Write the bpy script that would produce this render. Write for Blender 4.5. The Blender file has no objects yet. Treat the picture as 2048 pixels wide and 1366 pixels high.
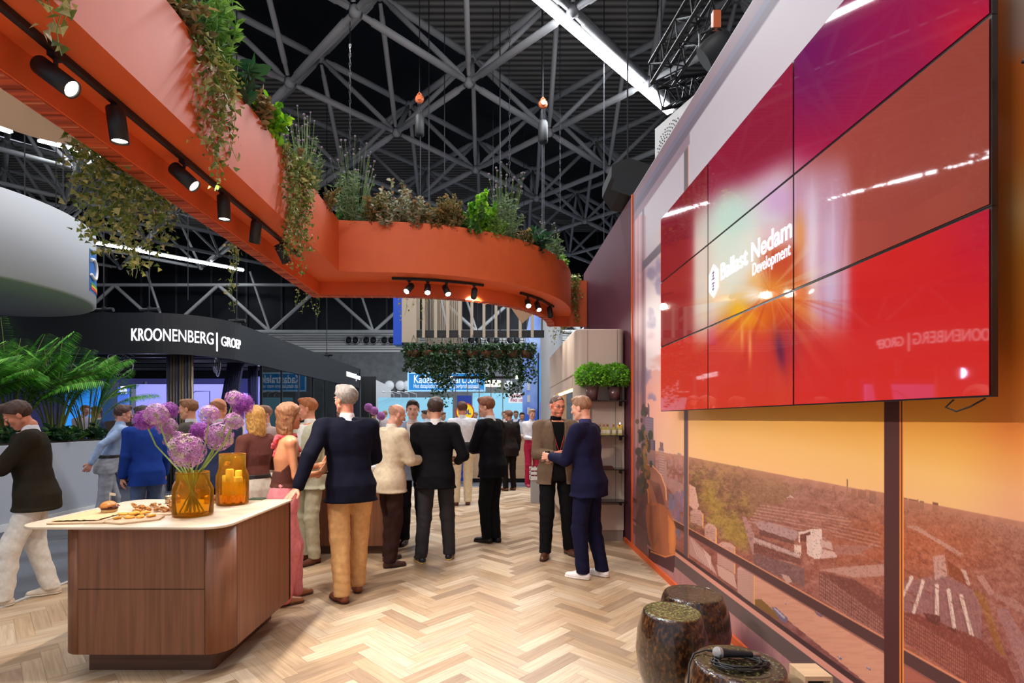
import bpy, math, random
import numpy as np
from mathutils import Vector, Matrix, Euler
from math import sin, cos, pi, radians as R
random.seed(7); rng = np.random.default_rng(7)
SC = bpy.context.scene
COL = SC.collection
# ------------------------------------------------------------------ camera
F = 1026.0; VX, VY, EYE = 989.0, 838.0, 1.56
cd = bpy.data.cameras.new('camera'); cam = bpy.data.objects.new('camera', cd); COL.objects.link(cam)
cam.location = (0, 0, EYE); cam.rotation_euler = (pi/2, 0, 0)
cd.sensor_width = 36; cd.lens = 36*F/2048
cd.shift_x = (1024-VX)/2048; cd.shift_y = (VY-683)/2048
cd.clip_start = .05; cd.clip_end = 200
SC.camera = cam
# ------------------------------------------------------------------ world, exposure
SC.view_settings.view_transform = 'Standard'; SC.view_settings.look = 'None'
SC.view_settings.gamma = 1; SC.view_settings.exposure = 0.0; SC.view_settings.use_curve_mapping = False
w = bpy.data.worlds.new('world'); SC.world = w; w.use_nodes = True
bg = w.node_tree.nodes['Background']; bg.inputs[0].default_value = (.80, .86, 1.0, 1); bg.inputs[1].default_value = .62
SC.cycles.use_denoising = True
SC.cycles.max_bounces = 7; SC.cycles.diffuse_bounces = 3; SC.cycles.glossy_bounces = 3
SC.cycles.transmission_bounces = 7; SC.cycles.transparent_max_bounces = 10
SC.cycles.caustics_reflective = False; SC.cycles.caustics_refractive = False
SC.cycles.sample_clamp_indirect = 6

def at(px, py, Y): return Vector(((px-VX)*Y/F, Y, EYE+(VY-py)*Y/F))
def gr(px, py, z=0.0):
    Y = F*(EYE-z)/(py-VY); return Vector(((px-VX)*Y/F, Y, z))

def area_light(name, loc, size, power, color, rot=(0, 0, 0)):
    l = bpy.data.lights.new(name, 'AREA'); l.shape = 'RECTANGLE'; l.size, l.size_y = size
    l.energy = power; l.color = color
    o = bpy.data.objects.new(name, l); o.location = loc; o.rotation_euler = rot; COL.objects.link(o); return o
# area lights added to brighten the hall; only one sits along a visible strip
area_light('hall_fill_light', (-3.0, -1.0, 9.6), (12, .16), 560, (1, .97, .93), (0, 0, R(45)))
area_light('hall_fill_light', (-6.5, 7.5, 9.6), (12, .16), 560, (1, .98, .96), (0, 0, R(45)))
area_light('hall_fill_light', (2.6, 11.9, 9.85), (9, .16), 1100, (.9, .95, 1), (0, 0, R(45)))
area_light('hall_fill_light', (-14, 14, 9.6), (14, .16), 800, (.85, .92, 1), (0, 0, R(45)))
area_light('hall_fill_light', (0, 24, 9.6), (14, .16), 1400, (.85, .93, 1), (0, 0, R(45)))

# ------------------------------------------------------------------ mesh builder
class MB:
    def __init__(s): s.v = []; s.f = []; s.c = []; s.n = 0; s.cur = (1, 1, 1); s.sm = []; s.smooth = False
    def add(s, vs, fs, col=None):
        b = s.n; s.v.append(np.asarray(vs, float).reshape(-1, 3)); s.n += len(s.v[-1])
        for f in fs: s.f.append(tuple(i+b for i in f)); s.sm.append(s.smooth)
        s.c.extend([col or s.cur]*len(fs)); return s
    def box(s, x0, x1, y0, y1, z0, z1, col=None):
        v = [(x, y, z) for z in (z0, z1) for y in (y0, y1) for x in (x0, x1)]
        return s.add(v, [(0,2,3,1), (4,5,7,6), (0,1,5,4), (2,6,7,3), (0,4,6,2), (1,3,7,5)], col)
    def obox(s, c, ax, half, col=None):   # oriented box: ax = 3x3 rows axes
        c = np.array(c, float); A = np.array(ax, float); v = []
        for z in (-1, 1):
            for y in (-1, 1):
                for x in (-1, 1): v.append(c + A[0]*half[0]*x + A[1]*half[1]*y + A[2]*half[2]*z)
        return s.add(v, [(0,2,3,1), (4,5,7,6), (0,1,5,4), (2,6,7,3), (0,4,6,2), (1,3,7,5)], col)
    def prism(s, pts, z0, z1, col=None, cap=True):
        n = len(pts)
        v = [(x, y, z0) for x, y in pts] + [(x, y, z1) for x, y in pts]
        f = [(i, (i+1) % n, n+(i+1) % n, n+i) for i in range(n)]
        if cap: f += [tuple(range(n-1, -1, -1)), tuple(range(n, 2*n))]
        return s.add(v, f, col)
    def ribbon(s, A, B, z0, z1, col=None):     # solid between two plan polylines A and B of equal length
        n = len(A); v = []
        for p in A: v += [(p[0], p[1], z0), (p[0], p[1], z1)]
        for p in B: v += [(p[0], p[1], z0), (p[0], p[1], z1)]
        f = []; o = 2*n
        for i in range(n-1):
            a, b = 2*i, 2*i+2
            f += [(a, b, b+1, a+1), (o+a, o+a+1, o+b+1, o+b), (a, o+a, o+b, b), (a+1, b+1, o+b+1, o+a+1)]
        f += [(0, 1, o+1, o), (2*n-2, o+2*n-2, o+2*n-1, 2*n-1)]
        return s.add(v, f, col)
    def tube(s, pts, r, n=8, col=None, cap=True):
        P = [Vector(p) for p in pts]; rr = r if hasattr(r, '__len__') else [r]*len(P)
        v = []; up = None
        for i, p in enumerate(P):
            d = (P[min(i+1, len(P)-1)]-P[max(i-1, 0)])
            d = d.normalized() if d.length > 1e-9 else Vector((0, 0, 1))
            if up is None:
                up = d.orthogonal().normalized()
            else:
                up = (up-d*up.dot(d)); up = up.normalized() if up.length > 1e-6 else d.orthogonal().normalized()
            q = d.cross(up)
            for k in range(n):
                a = 2*pi*k/n; v.append(p+(up*cos(a)+q*sin(a))*rr[i])
        f = [(i*n+k, i*n+(k+1) % n, (i+1)*n+(k+1) % n, (i+1)*n+k) for i in range(len(P)-1) for k in range(n)]
        old = s.smooth; s.smooth = True
        s.add(v, f, col); s.smooth = old
        if cap:
            m = (len(P)-1)*n
            s.add(v[:n], [tuple(range(n-1, -1, -1))], col); s.add(v[m:], [tuple(range(n))], col)
        return s
    def lathe(s, prof, n=32, c=(0, 0, 0), col=None, M=None):
        v = []; m = len(prof)
        for r_, z in prof:
            for k in range(n):
                a = 2*pi*k/n; p = Vector((r_*cos(a), r_*sin(a), z))
                if M is not None: p = M @ p
                v.append((c[0]+p.x, c[1]+p.y, c[2]+p.z))
        f = [(i*n+k, i*n+(k+1) % n, (i+1)*n+(k+1) % n, (i+1)*n+k) for i in range(m-1) for k in range(n)]
        old = s.smooth; s.smooth = True; s.add(v, f, col); s.smooth = old
        ring = tuple(prof[0]) == tuple(prof[-1])
        if prof[0][0] > 1e-4 and not ring: s.add(v[:n], [tuple(range(n-1, -1, -1))], col)
        if prof[-1][0] > 1e-4 and not ring: s.add(v[-n:], [tuple(range(n))], col)
        return s
    def ball(s, c, r, n=12, col=None):
        rx, ry, rz = r if hasattr(r, '__len__') else (r, r, r); m = max(4, n//2)
        v = []
        for i in range(m+1):
            t = pi*i/m
            for k in range(n):
                a = 2*pi*k/n; v.append((c[0]+rx*sin(t)*cos(a), c[1]+ry*sin(t)*sin(a), c[2]-rz*cos(t)))
        f = [(i*n+k, i*n+(k+1) % n, (i+1)*n+(k+1) % n, (i+1)*n+k) for i in range(m) for k in range(n)]
        old = s.smooth; s.smooth = True; s.add(v, f, col); s.smooth = old; return s
    def many(s, tv, tf, mats, cols):
        """copies of a small template (tv verts, tf faces) by 3x4 matrices"""
        tv = np.asarray(tv, float); M = np.asarray(mats, float)
        V = np.einsum('mij,vj->mvi', M[:, :, :3], tv)+M[:, None, :, 3]
        b = s.n; k = len(tv); s.v.append(V.reshape(-1, 3)); s.n += len(M)*k
        for i in range(len(M)):
            o = b+i*k
            for f in tf: s.f.append(tuple(j+o for j in f)); s.sm.append(s.smooth)
            s.c.extend([tuple(cols[i])]*len(tf))
        return s
    def build(s, name, mat, parent=None, attr=False, recalc=True, **tags):
        me = bpy.data.meshes.new(name)
        V = np.concatenate(s.v) if s.v else np.zeros((0, 3))
        me.from_pydata(V.tolist(), [], s.f); me.update()
        if any(s.sm): me.polygons.foreach_set('use_smooth', s.sm)
        if attr:
            a = me.color_attributes.new('Col', 'FLOAT_COLOR', 'CORNER')
            tot = np.array([len(f) for f in s.f]); cc = np.repeat(np.c_[np.array(s.c)[:, :3], np.ones(len(s.c))], tot, axis=0)
            a.data.foreach_set('color', cc.astype(np.float32).ravel())
        o = bpy.data.objects.new(name, me); COL.objects.link(o)
        if mat: me.materials.append(mat)
        if parent is not None: o.parent = parent
        tag(o, **tags); return o

def tag(o, label=None, cat=None, group=None, kind=None):
    if label: o['label'] = label
    if cat: o['category'] = cat
    if group: o['group'] = group
    if kind: o['kind'] = kind
    return o
def thing(name, label, cat, loc=(0, 0, 0), rz=0, group=None, rot=None):
    o = bpy.data.objects.new(name, None); COL.objects.link(o); o.empty_display_size = .1
    o.location = loc; o.rotation_euler = rot or (0, 0, rz); return tag(o, label, cat, group)
def dup(root, loc=None, rz=None, label=None, group=None, scale=None):
    r = root.copy(); COL.objects.link(r)
    if loc is not None: r.location = loc
    if rz is not None: r.rotation_euler = (0, 0, rz)
    if scale: r.scale = (scale,)*3
    if label: r['label'] = label
    if group: r['group'] = group
    for ch in list(root.children):
        c = ch.copy(); COL.objects.link(c); c.parent = r
        for g in ch.children:
            d = g.copy(); COL.objects.link(d); d.parent = c
    return r
def bevel(o, wd=.01, seg=2):
    m = o.modifiers.new('bevel', 'BEVEL'); m.width = wd; m.segments = seg; m.limit_method = 'ANGLE'; m.angle_limit = R(40)
    return o
def srgb(r, g=None, b=None):
    if g is None: r, g, b = r
    return tuple((c/255/12.92 if c/255 <= .04045 else ((c/255+.055)/1.055)**2.4) for c in (r, g, b))

# ------------------------------------------------------------------ materials
def newmat(name):
    m = bpy.data.materials.new(name); m.use_nodes = True; nt = m.node_tree
    return m, nt, nt.nodes['Principled BSDF']
def mat(name, rgb, rough=.5, metal=0, em=0, coat=0, noise=0, nscale=8, bump=0, bscale=40, spec=None, stretch=None, alpha=None, sheen=0):
    m, nt, p = newmat(name); c = srgb(*rgb)
    p.inputs['Base Color'].default_value = (*c, 1); p.inputs['Roughness'].default_value = rough
    p.inputs['Metallic'].default_value = metal
    if em: p.inputs['Emission Color'].default_value = (*c, 1); p.inputs['Emission Strength'].default_value = em
    if coat: p.inputs['Coat Weight'].default_value = coat; p.inputs['Coat Roughness'].default_value = .05
    if spec is not None: p.inputs['Specular IOR Level'].default_value = spec
    if alpha is not None: p.inputs['Alpha'].default_value = alpha
    if sheen: p.inputs['Sheen Weight'].default_value = sheen
    if noise or bump:
        tc = nt.nodes.new('ShaderNodeTexCoord'); mp = nt.nodes.new('ShaderNodeMapping')
        nt.links.new(tc.outputs['Object'], mp.inputs[0])
        if stretch: mp.inputs['Scale'].default_value = stretch
        if noise:
            n = nt.nodes.new('ShaderNodeTexNoise'); n.inputs['Scale'].default_value = nscale; n.inputs['Detail'].default_value = 5
            nt.links.new(mp.outputs[0], n.inputs['Vector'])
            r = nt.nodes.new('ShaderNodeValToRGB'); r.color_ramp.elements[0].position = .3; r.color_ramp.elements[1].position = .7
            r.color_ramp.elements[0].color = (*[x*(1-noise) for x in c], 1); r.color_ramp.elements[1].color = (*[min(1, x*(1+noise)) for x in c], 1)
            nt.links.new(n.outputs['Fac'], r.inputs[0]); nt.links.new(r.outputs[0], p.inputs['Base Color'])
        if bump:
            n = nt.nodes.new('ShaderNodeTexNoise'); n.inputs['Scale'].default_value = bscale; n.inputs['Detail'].default_value = 3
            nt.links.new(mp.outputs[0], n.inputs['Vector'])
            b = nt.nodes.new('ShaderNodeBump'); b.inputs['Strength'].default_value = bump; b.inputs['Distance'].default_value = .01
            nt.links.new(n.outputs['Fac'], b.inputs['Height']); nt.links.new(b.outputs[0], p.inputs['Normal'])
    return m
def attrmat(name, rough=.6, em=0, translucent=0, coat=0, spec=None, grain=False, base=True):
    m, nt, p = newmat(name)
    a = nt.nodes.new('ShaderNodeAttribute'); a.attribute_name = 'Col'; out = a.outputs['Color']
    p.inputs['Roughness'].default_value = rough
    if spec is not None: p.inputs['Specular IOR Level'].default_value = spec
    if coat: p.inputs['Coat Weight'].default_value = coat
    if grain:
        uv = nt.nodes.new('ShaderNodeUVMap'); mp = nt.nodes.new('ShaderNodeMapping'); mp.inputs['Scale'].default_value = (3, 60, 1)
        n = nt.nodes.new('ShaderNodeTexNoise'); n.inputs['Scale'].default_value = 1; n.inputs['Detail'].default_value = 5; n.inputs['Distortion'].default_value = .6
        nt.links.new(uv.outputs[0], mp.inputs[0]); nt.links.new(mp.outputs[0], n.inputs['Vector'])
        r = nt.nodes.new('ShaderNodeValToRGB'); r.color_ramp.elements[0].position = .3; r.color_ramp.elements[0].color = (.72, .68, .63, 1)
        r.color_ramp.elements[1].position = .65; r.color_ramp.elements[1].color = (1, 1, 1, 1)
        nt.links.new(n.outputs['Fac'], r.inputs[0])
        mx = nt.nodes.new('ShaderNodeMix'); mx.data_type = 'RGBA'; mx.blend_type = 'MULTIPLY'; mx.inputs[0].default_value = 1
        nt.links.new(out, mx.inputs[6]); nt.links.new(r.outputs[0], mx.inputs[7]); out = mx.outputs[2]
    if base: nt.links.new(out, p.inputs['Base Color'])
    else: p.inputs['Base Color'].default_value = (.01, .01, .01, 1)
    if em:
        nt.links.new(out, p.inputs['Emission Color']); p.inputs['Emission Strength'].default_value = em
    if translucent:
        t = nt.nodes.new('ShaderNodeBsdfTranslucent'); nt.links.new(out, t.inputs[0])
        s = nt.nodes.new('ShaderNodeMixShader'); s.inputs[0].default_value = translucent
        nt.links.new(p.outputs[0], s.inputs[1]); nt.links.new(t.outputs[0], s.inputs[2])
        nt.links.new(s.outputs[0], nt.nodes['Material Output'].inputs[0])
    return m
def glassmat(name, rgb, rough=.02, ior=1.45, thin=True, spec_tint=None):
    m, nt, p = newmat(name); c = srgb(*rgb)
    if thin:   # tinted thin glass: transparent + glossy, fast and clean
        t = nt.nodes.new('ShaderNodeBsdfTransparent'); t.inputs[0].default_value = (*c, 1)
        g = nt.nodes.new('ShaderNodeBsdfGlossy'); g.inputs['Roughness'].default_value = rough
        fr = nt.nodes.new('ShaderNodeFresnel'); fr.inputs[0].default_value = ior
        s = nt.nodes.new('ShaderNodeMixShader'); nt.links.new(fr.outputs[0], s.inputs[0])
        nt.links.new(t.outputs[0], s.inputs[1]); nt.links.new(g.outputs[0], s.inputs[2])
        nt.links.new(s.outputs[0], nt.nodes['Material Output'].inputs[0])
    else:
        p.inputs['Base Color'].default_value = (*c, 1); p.inputs['Transmission Weight'].default_value = 1
        p.inputs['Roughness'].default_value = rough; p.inputs['IOR'].default_value = ior
    return m
def woodmat(name, rgb, rough=.45, axis='z', scale=1.0, contrast=.35, coat=0):
    m, nt, p = newmat(name); c = srgb(*rgb)
    tc = nt.nodes.new('ShaderNodeTexCoord'); mp = nt.nodes.new('ShaderNodeMapping')
    sc = {'x': (1.5, 40, 40), 'y': (40, 1.5, 40), 'z': (40, 40, 1.5)}[axis]
    mp.inputs['Scale'].default_value = tuple(v*scale for v in sc)
    n = nt.nodes.new('ShaderNodeTexNoise'); n.inputs['Scale'].default_value = 1; n.inputs['Detail'].default_value = 6; n.inputs['Distortion'].default_value = .4
    nt.links.new(tc.outputs['Object'], mp.inputs[0]); nt.links.new(mp.outputs[0], n.inputs['Vector'])
    r = nt.nodes.new('ShaderNodeValToRGB'); r.color_ramp.elements[0].position = .3; r.color_ramp.elements[1].position = .72
    r.color_ramp.elements[0].color = (*[x*(1-contrast) for x in c], 1); r.color_ramp.elements[1].color = (*[min(1, x*(1+contrast*.6)) for x in c], 1)
    nt.links.new(n.outputs['Fac'], r.inputs[0]); nt.links.new(r.outputs[0], p.inputs['Base Color'])
    b = nt.nodes.new('ShaderNodeBump'); b.inputs['Strength'].default_value = .15; b.inputs['Distance'].default_value = .003
    nt.links.new(n.outputs['Fac'], b.inputs['Height']); nt.links.new(b.outputs[0], p.inputs['Normal'])
    p.inputs['Roughness'].default_value = rough
    if coat: p.inputs['Coat Weight'].default_value = coat
    return m

M = dict(
    orange=mat('orange_paint', (222, 97, 42), .55, noise=.05, nscale=3),
    orange_edge=woodmat('orange_brick_strip', (190, 78, 38), .6, 'x', 1, .5),
    black=mat('black_metal', (22, 21, 22), .45),
    softblack=mat('black_plastic', (26, 26, 28), .6),
    fascia=mat('charcoal_fascia', (30, 31, 36), .65),
    steel=mat('grey_painted_steel', (168, 168, 168), .5, noise=.12, nscale=.7),
    chrome=mat('brushed_steel', (190, 190, 190), .3, 1),
    cable=mat('dull_steel_cable', (58, 58, 62), .8, spec=.1),
    white=mat('white_paint', (225, 224, 222), .6),
    offwhite=mat('cream_fabric', (240, 215, 190), .8, bump=.1, bscale=200),
    greige=mat('greige_lacquer', (205, 184, 166), .5),
    purple=mat('purple_paint', (88, 32, 52), .7, noise=.06, nscale=2),
    lamp=mat('lamp_glow', (255, 246, 232), .5, em=14),
    strip=mat('strip_glow', (240, 246, 255), .5, em=22),
    letter=mat('white_emissive_letter', (240, 242, 248), .5, em=2),  # emission raised so the letters show in the screens' reflection
    leaf=attrmat('leaf', .5, translucent=.3),
    stemg=mat('green_stem', (120, 150, 70), .6),
    soil=mat('dark_soil', (45, 34, 26), .95, noise=.4, nscale=40),
    attr=attrmat('coloured_matte', .6),
    walnut=woodmat('walnut_veneer', (134, 86, 60), .42, 'z', 1, .30),
    walnutd=woodmat('dark_plinth_veneer', (88, 58, 44), .5, 'x', 1, .30),
    lightwood=woodmat('pale_birch', (222, 188, 150), .5, 'x', 1, .12),
)
# ------------------------------------------------------------------ floor: herringbone planks
def herringbone(x0, x1, y0, y1, L=.50, W=.10):
    vs, fs, cs, uvs = [], [], [], []
    r2 = math.sqrt(.5); pal = [srgb(206, 178, 146), srgb(198, 168, 134), srgb(218, 194, 164), srgb(186, 156, 124), srgb(212, 188, 160), srgb(174, 146, 118)]
    K = int((y1-y0)/(W/r2))+12; J = int((x1-x0)/(2*L*r2))+4
    rr = random.Random(3)
    for j in range(-J, J+1):
        for k in range(-K, K+1):
            ox, oy = k*W+j*L, k*W-j*L
            for (a, b, c, d, fl) in ((0, L, 0, W, 0), (-W, 0, 0, L, 1)):
                q = [(a+ox, c+oy), (b+ox, c+oy), (b+ox, d+oy), (a+ox, d+oy)]
                g = .0006
                q = [(q[0][0]+g, q[0][1]+g), (q[1][0]-g, q[1][1]+g), (q[2][0]-g, q[2][1]-g), (q[3][0]+g, q[3][1]-g)]
                P_ = [((x-y)*r2-1.2, (x+y)*r2+(y0+y1)/2) for x, y in q]
                if max(p[0] for p in P_) < x0 or min(p[0] for p in P_) > x1 or max(p[1] for p in P_) < y0 or min(p[1] for p in P_) > y1: continue
                P_ = clip(P_, x0, x1, y0, y1)
                if len(P_) < 3: continue
                b0 = len(vs); vs += [(x, y, 0) for x, y in P_]; fs.append(tuple(range(b0, b0+len(P_))))
                c_ = pal[rr.randrange(6)]; t = rr.uniform(.9, 1.08); cs.append(tuple(v*t for v in c_))
                u0, v0 = rr.uniform(0, 50), rr.uniform(0, 50)
                for x, y in P_:
                    X = (x+1.2); Yv = y-(y0+y1)/2; xx, yy = (X+Yv)*r2, (Yv-X)*r2
                    uvs.append((u0+(yy if fl else xx), v0+(xx if fl else yy)))
    me = bpy.data.meshes.new('floor'); me.from_pydata(vs, [], fs)
    a = me.color_attributes.new('Col', 'FLOAT_COLOR', 'CORNER'); u = me.uv_layers.new(name='UVMap')
    tot = np.array([len(f) for f in fs])
    a.data.foreach_set('color', np.repeat(np.c_[np.array(cs), np.ones(len(cs))], tot, axis=0).astype(np.float32).ravel())
    u.data.foreach_set('uv', np.array(uvs, np.float32).ravel())
    o = bpy.data.objects.new('floor', me); COL.objects.link(o); me.materials.append(attrmat('oak_herringbone', .42, grain=True)); tag(o, kind='structure')
    return o
def clip(P_, x0, x1, y0, y1):
    for ax, lim, sg in ((0, x0, 1), (0, x1, -1), (1, y0, 1), (1, y1, -1)):
        out = []
        for i in range(len(P_)):
            a, b = P_[i-1], P_[i]; da, db = sg*(a[ax]-lim), sg*(b[ax]-lim)
            if (da >= 0) != (db >= 0):
                t = da/(da-db); out.append((a[0]+(b[0]-a[0])*t, a[1]+(b[1]-a[1])*t))
            if db >= 0: out.append(b)
        P_ = out
        if not P_: break
    return P_
herringbone(-4.06, 1.67, -.6, 11.7)
MB().box(-4.06, 1.67, -.6, 11.7, -.06, -.001).build('floor', mat('dark_subfloor', (90, 70, 52), .9), kind='structure')
MB().box(-40, -4.06, -3, 31, -.06, .0).box(-4.06, 14, 11.7, 31, -.06, 0).box(1.67, 14, -3, 11.7, -.06, 0).build('floor', mat('grey_carpet', (88, 90, 98), .95, noise=.12, nscale=60, bump=.3, bscale=300), kind='structure')
MB().box(-4.09, -4.05, -.6, 11.73, 0, .012).box(-4.09, 1.67, 11.69, 11.73, 0, .012).build('trim_1', mat('pale_floor_edge', (190, 186, 180), .5), kind='structure')
# ------------------------------------------------------------------ hall shell
HB = EYE+8.5; s_ = .2665*8.5*math.sqrt(2); HT = EYE+8.5*1.26; HR = EYE+8.5*1.32
P0 = np.array((-.076*8.5, 1.525*8.5)); A_ = np.array((1, 1))*.2665*8.5; B_ = np.array((-1, 1))*.2665*8.5
wm, nt, p = newmat('corrugated_roof')
tc = nt.nodes.new('ShaderNodeTexCoord'); wv = nt.nodes.new('ShaderNodeTexWave'); wv.bands_direction = 'DIAGONAL'; wv.inputs['Scale'].default_value = 1.0
mp = nt.nodes.new('ShaderNodeMapping'); mp.inputs['Scale'].default_value = (1, 1, 0)
wv.bands_direction = 'Y'; nt.links.new(tc.outputs['Object'], mp.inputs[0]); nt.links.new(mp.outputs[0], wv.inputs['Vector'])
rp = nt.nodes.new('ShaderNodeValToRGB'); rp.color_ramp.elements[0].color = (*srgb(70, 66, 64), 1); rp.color_ramp.elements[1].color = (*srgb(150, 144, 138), 1)
wv.inputs['Scale'].default_value = 1.35
nt.links.new(wv.outputs['Fac'], rp.inputs[0]); nt.links.new(rp.outputs[0], p.inputs['Base Color']); p.inputs['Roughness'].default_value = .8
M['roof'] = wm
M['darkglass'] = mat('night_skylight', (16, 18, 26), .5, spec=.2)
cellw = s_
mbc, mbd = MB(), MB()
dA = np.array((1, 1))/math.sqrt(2); dB = np.array((-1, 1))/math.sqrt(2)
def strip_(mb, b0, b1, z):
    o = P0; q = [o+dA*a+dB*b for a, b in ((-60, b0), (60, b0), (60, b1), (-60, b1))]
    q = clip([tuple(v) for v in q], -38, 16, -4, 31)
    if len(q) > 2: mb.prism(q, z, z+.08)
edges = [-7.4, -5.4, -3.6, .64, 2.3, 4.2, 5.9, 7.8, 9.6, 11.5, 13.3]
dk = False
for a, b in zip(edges[:-1], edges[1:]):
    strip_(mbd if dk else mbc, a*cellw, b*cellw, HR+(.12 if dk else 0)); dk = not dk
    if a == -3.6: dk = True
for k, (mb, m) in enumerate(((mbc, M['roof']), (mbd, M['darkglass']))): mb.build('ceiling', m, kind='structure')
# end wall
YW = 30.6
def zat(py, Y): return EYE+(VY-py)*Y/F
wb = MB().box(-38, 16, YW, YW+.3, 0, zat(704, YW)); wb.build('wall_back', mat('rough_grey_concrete', (112, 114, 116), .9, noise=.18, nscale=3, bump=.3, bscale=20), kind='structure')
MB().box(-38, 16, YW+.2, YW+.3, zat(704, YW), HR+.3).build('wall_back', M['darkglass'], kind='structure')
mb = MB()
for k in range(9):
    z = zat(704, YW)+k*.14; mb.box(-38, 16, YW-.02-.04*(k % 2), YW+.1, z, z+.11)
mb.build('wall_back', mat('white_ribbed_cladding', (205, 203, 200), .6), kind='structure')
for k in range(26):
    X = -38+2.1*k; MB().box(X, X+.12, YW+.08, YW+.2, zat(662, YW), HR).build('wall_back', mat('dark_mullion', (38, 38, 44), .6) if k == 0 else bpy.data.materials['dark_mullion'], kind='structure')
MB().box(-38.2, -38, -4, 31, 0, HR+.3).build('wall_left', mat('dark_side_wall', (40, 42, 50), .8), kind='structure')
MB().box(14, 14.2, -4, 31, 0, HR+.3).build('wall_right', bpy.data.materials['dark_side_wall'], kind='structure')
# round vents on the ribbed cladding
vt = thing('air_vent', 'round dark air vent in a row on the ribbed end wall cladding', 'air vent', (0, 0, 0), group='round vents in the cladding of the end wall')
MB().lathe([(.19, 0), (.24, 0), (.24, .08), (.19, .08), (.19, 0)], 20, M=Matrix.Rotation(pi/2, 3, 'X')).build('rim', M['chrome'], vt)
MB().lathe([(.001, .07), (.19, .07), (.19, .02)], 20, M=Matrix.Rotation(pi/2, 3, 'X')).build('grille', M['softblack'], vt)
vpx = [698, 711, 733, 747, 769, 783, 905, 920, 942, 956, 980, 992, 1020, 1033]
for k, x in enumerate(vpx):
    loc = at(x, 681, YW-.1)
    if k == 0: vt.location = loc
    else: dup(vt, loc)
dc = thing('wall_lamp', 'round white disc lamp in a row on the grey concrete end wall', 'wall lamp', at(779, 771, YW-.05), group='round white discs on the concrete end wall')
MB().lathe([(.001, .10), (.25, .10), (.27, .06), (.28, 0)], 24, M=Matrix.Rotation(pi/2, 3, 'X')).build('disc', mat('frosted_white', (225, 228, 232), .4, em=.25), dc)
MB().lathe([(.28, 0), (.31, 0), (.31, .06), (.28, .06), (.28, 0)], 24, M=Matrix.Rotation(pi/2, 3, 'X')).build('rim', M['steel'], dc)
for x in (801, 815, 1018): dup(dc, at(x, 771, YW-.05))
# ------------------------------------------------------------------ space frame
def space_frame():
    root = thing('space_frame', 'grey tubular steel space frame carrying the hall roof', 'roof truss', (0, 0, HB))
    bot = {}; top = {}
    for i in range(-14, 16):
        for j in range(-14, 16):
            q = P0+A_*i+B_*j
            if -3 < q[1] < 30.4 and -34 < q[0] < 13: bot[i, j] = Vector((q[0], q[1], HB))
            q = q+(A_+B_)/2
            if -3 < q[1] < 30.4 and -34 < q[0] < 13: top[i, j] = Vector((q[0], q[1], HT))
    mem = []
    for (i, j), p in bot.items():
        for d in ((1, 0), (0, 1)):
            q = bot.get((i+d[0], j+d[1]))
            if q: mem.append((p, q, .085))
        for d in ((0, 0), (-1, 0), (0, -1), (-1, -1)):
            q = top.get((i+d[0], j+d[1]))
            if q: mem.append((p, q, .07))
    for (i, j), p in top.items():
        for d in ((1, 0), (0, 1)):
            q = top.get((i+d[0], j+d[1]))
            if q: mem.append((p, q, .095))
    def inview(p):
        if p.y < 1: return False
        x = VX+F*p.x/p.y; y = VY-F*(p.z-EYE)/p.y; return -50 < x < 2100 and -60 < y < 700
    mem.sort(key=lambda m: (not (inview(m[0]) or inview(m[1])), (m[0]+m[1]).length))
    off = Vector((0, 0, HB))
    def member(mb, p, q, r):
        d = (q-p).normalized(); a, b = p+d*.16, q-d*.16
        mb.tube([a-off, a+d*.25-off, a+d*.26-off, b-d*.26-off, b-d*.25-off, b-off], [r*.7, r*.8, r, r, r*.8, r*.7], 8)
    for p, q, r in mem[:98]:
        mb = MB(); member(mb, p, q, r); mb.build('strut', M['steel'], root)
    mb = MB()
    for p, q, r in mem[98:]: member(mb, p, q, r)
    mb.build('strut', M['steel'], root, kind='stuff')
    mb = MB()
    for p in list(bot.values())+list(top.values()): mb.ball(p-off, .13, 10)
    mb.build('node_joint', M['steel'], root, kind='stuff')
space_frame()
# Warren truss in front of the end wall
def end_truss():
    Y = 29.6; root = thing('end_wall_truss', 'long horizontal grey tube truss with zigzag struts in front of the end wall', 'roof truss', (0, Y, zat(662, Y)))
    o = Vector(root.location); zb, zt = zat(664, Y), zat(570, Y)
    X = lambda px: (px-VX)*Y/F
    MB().tube([Vector((-33, Y, zb))-o, Vector((13, Y, zb))-o], .13, 10).build('bottom_chord', M['steel'], root)
    MB().tube([Vector((-33, Y, zt))-o, Vector((13, Y, zt))-o], .10, 10).build('top_chord', M['steel'], root)
    for k in range(-5, 5):
        xb = 540+207*k+0; 
        if X(xb) < -32 or X(xb+104) > 13: continue
        for xt in (xb-104, xb+104):
            MB().tube([Vector((X(xb), Y, zb))-o, Vector((X(xt), Y, zt))-o], .10, 8).build('diagonal_strut', M['steel'], root)
        MB().tube([Vector((X(xb), Y, zb))-o, Vector((X(xb-40), Y, HB))-o], .07, 8).build('upper_strut', M['steel'], root)
end_truss()
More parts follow.
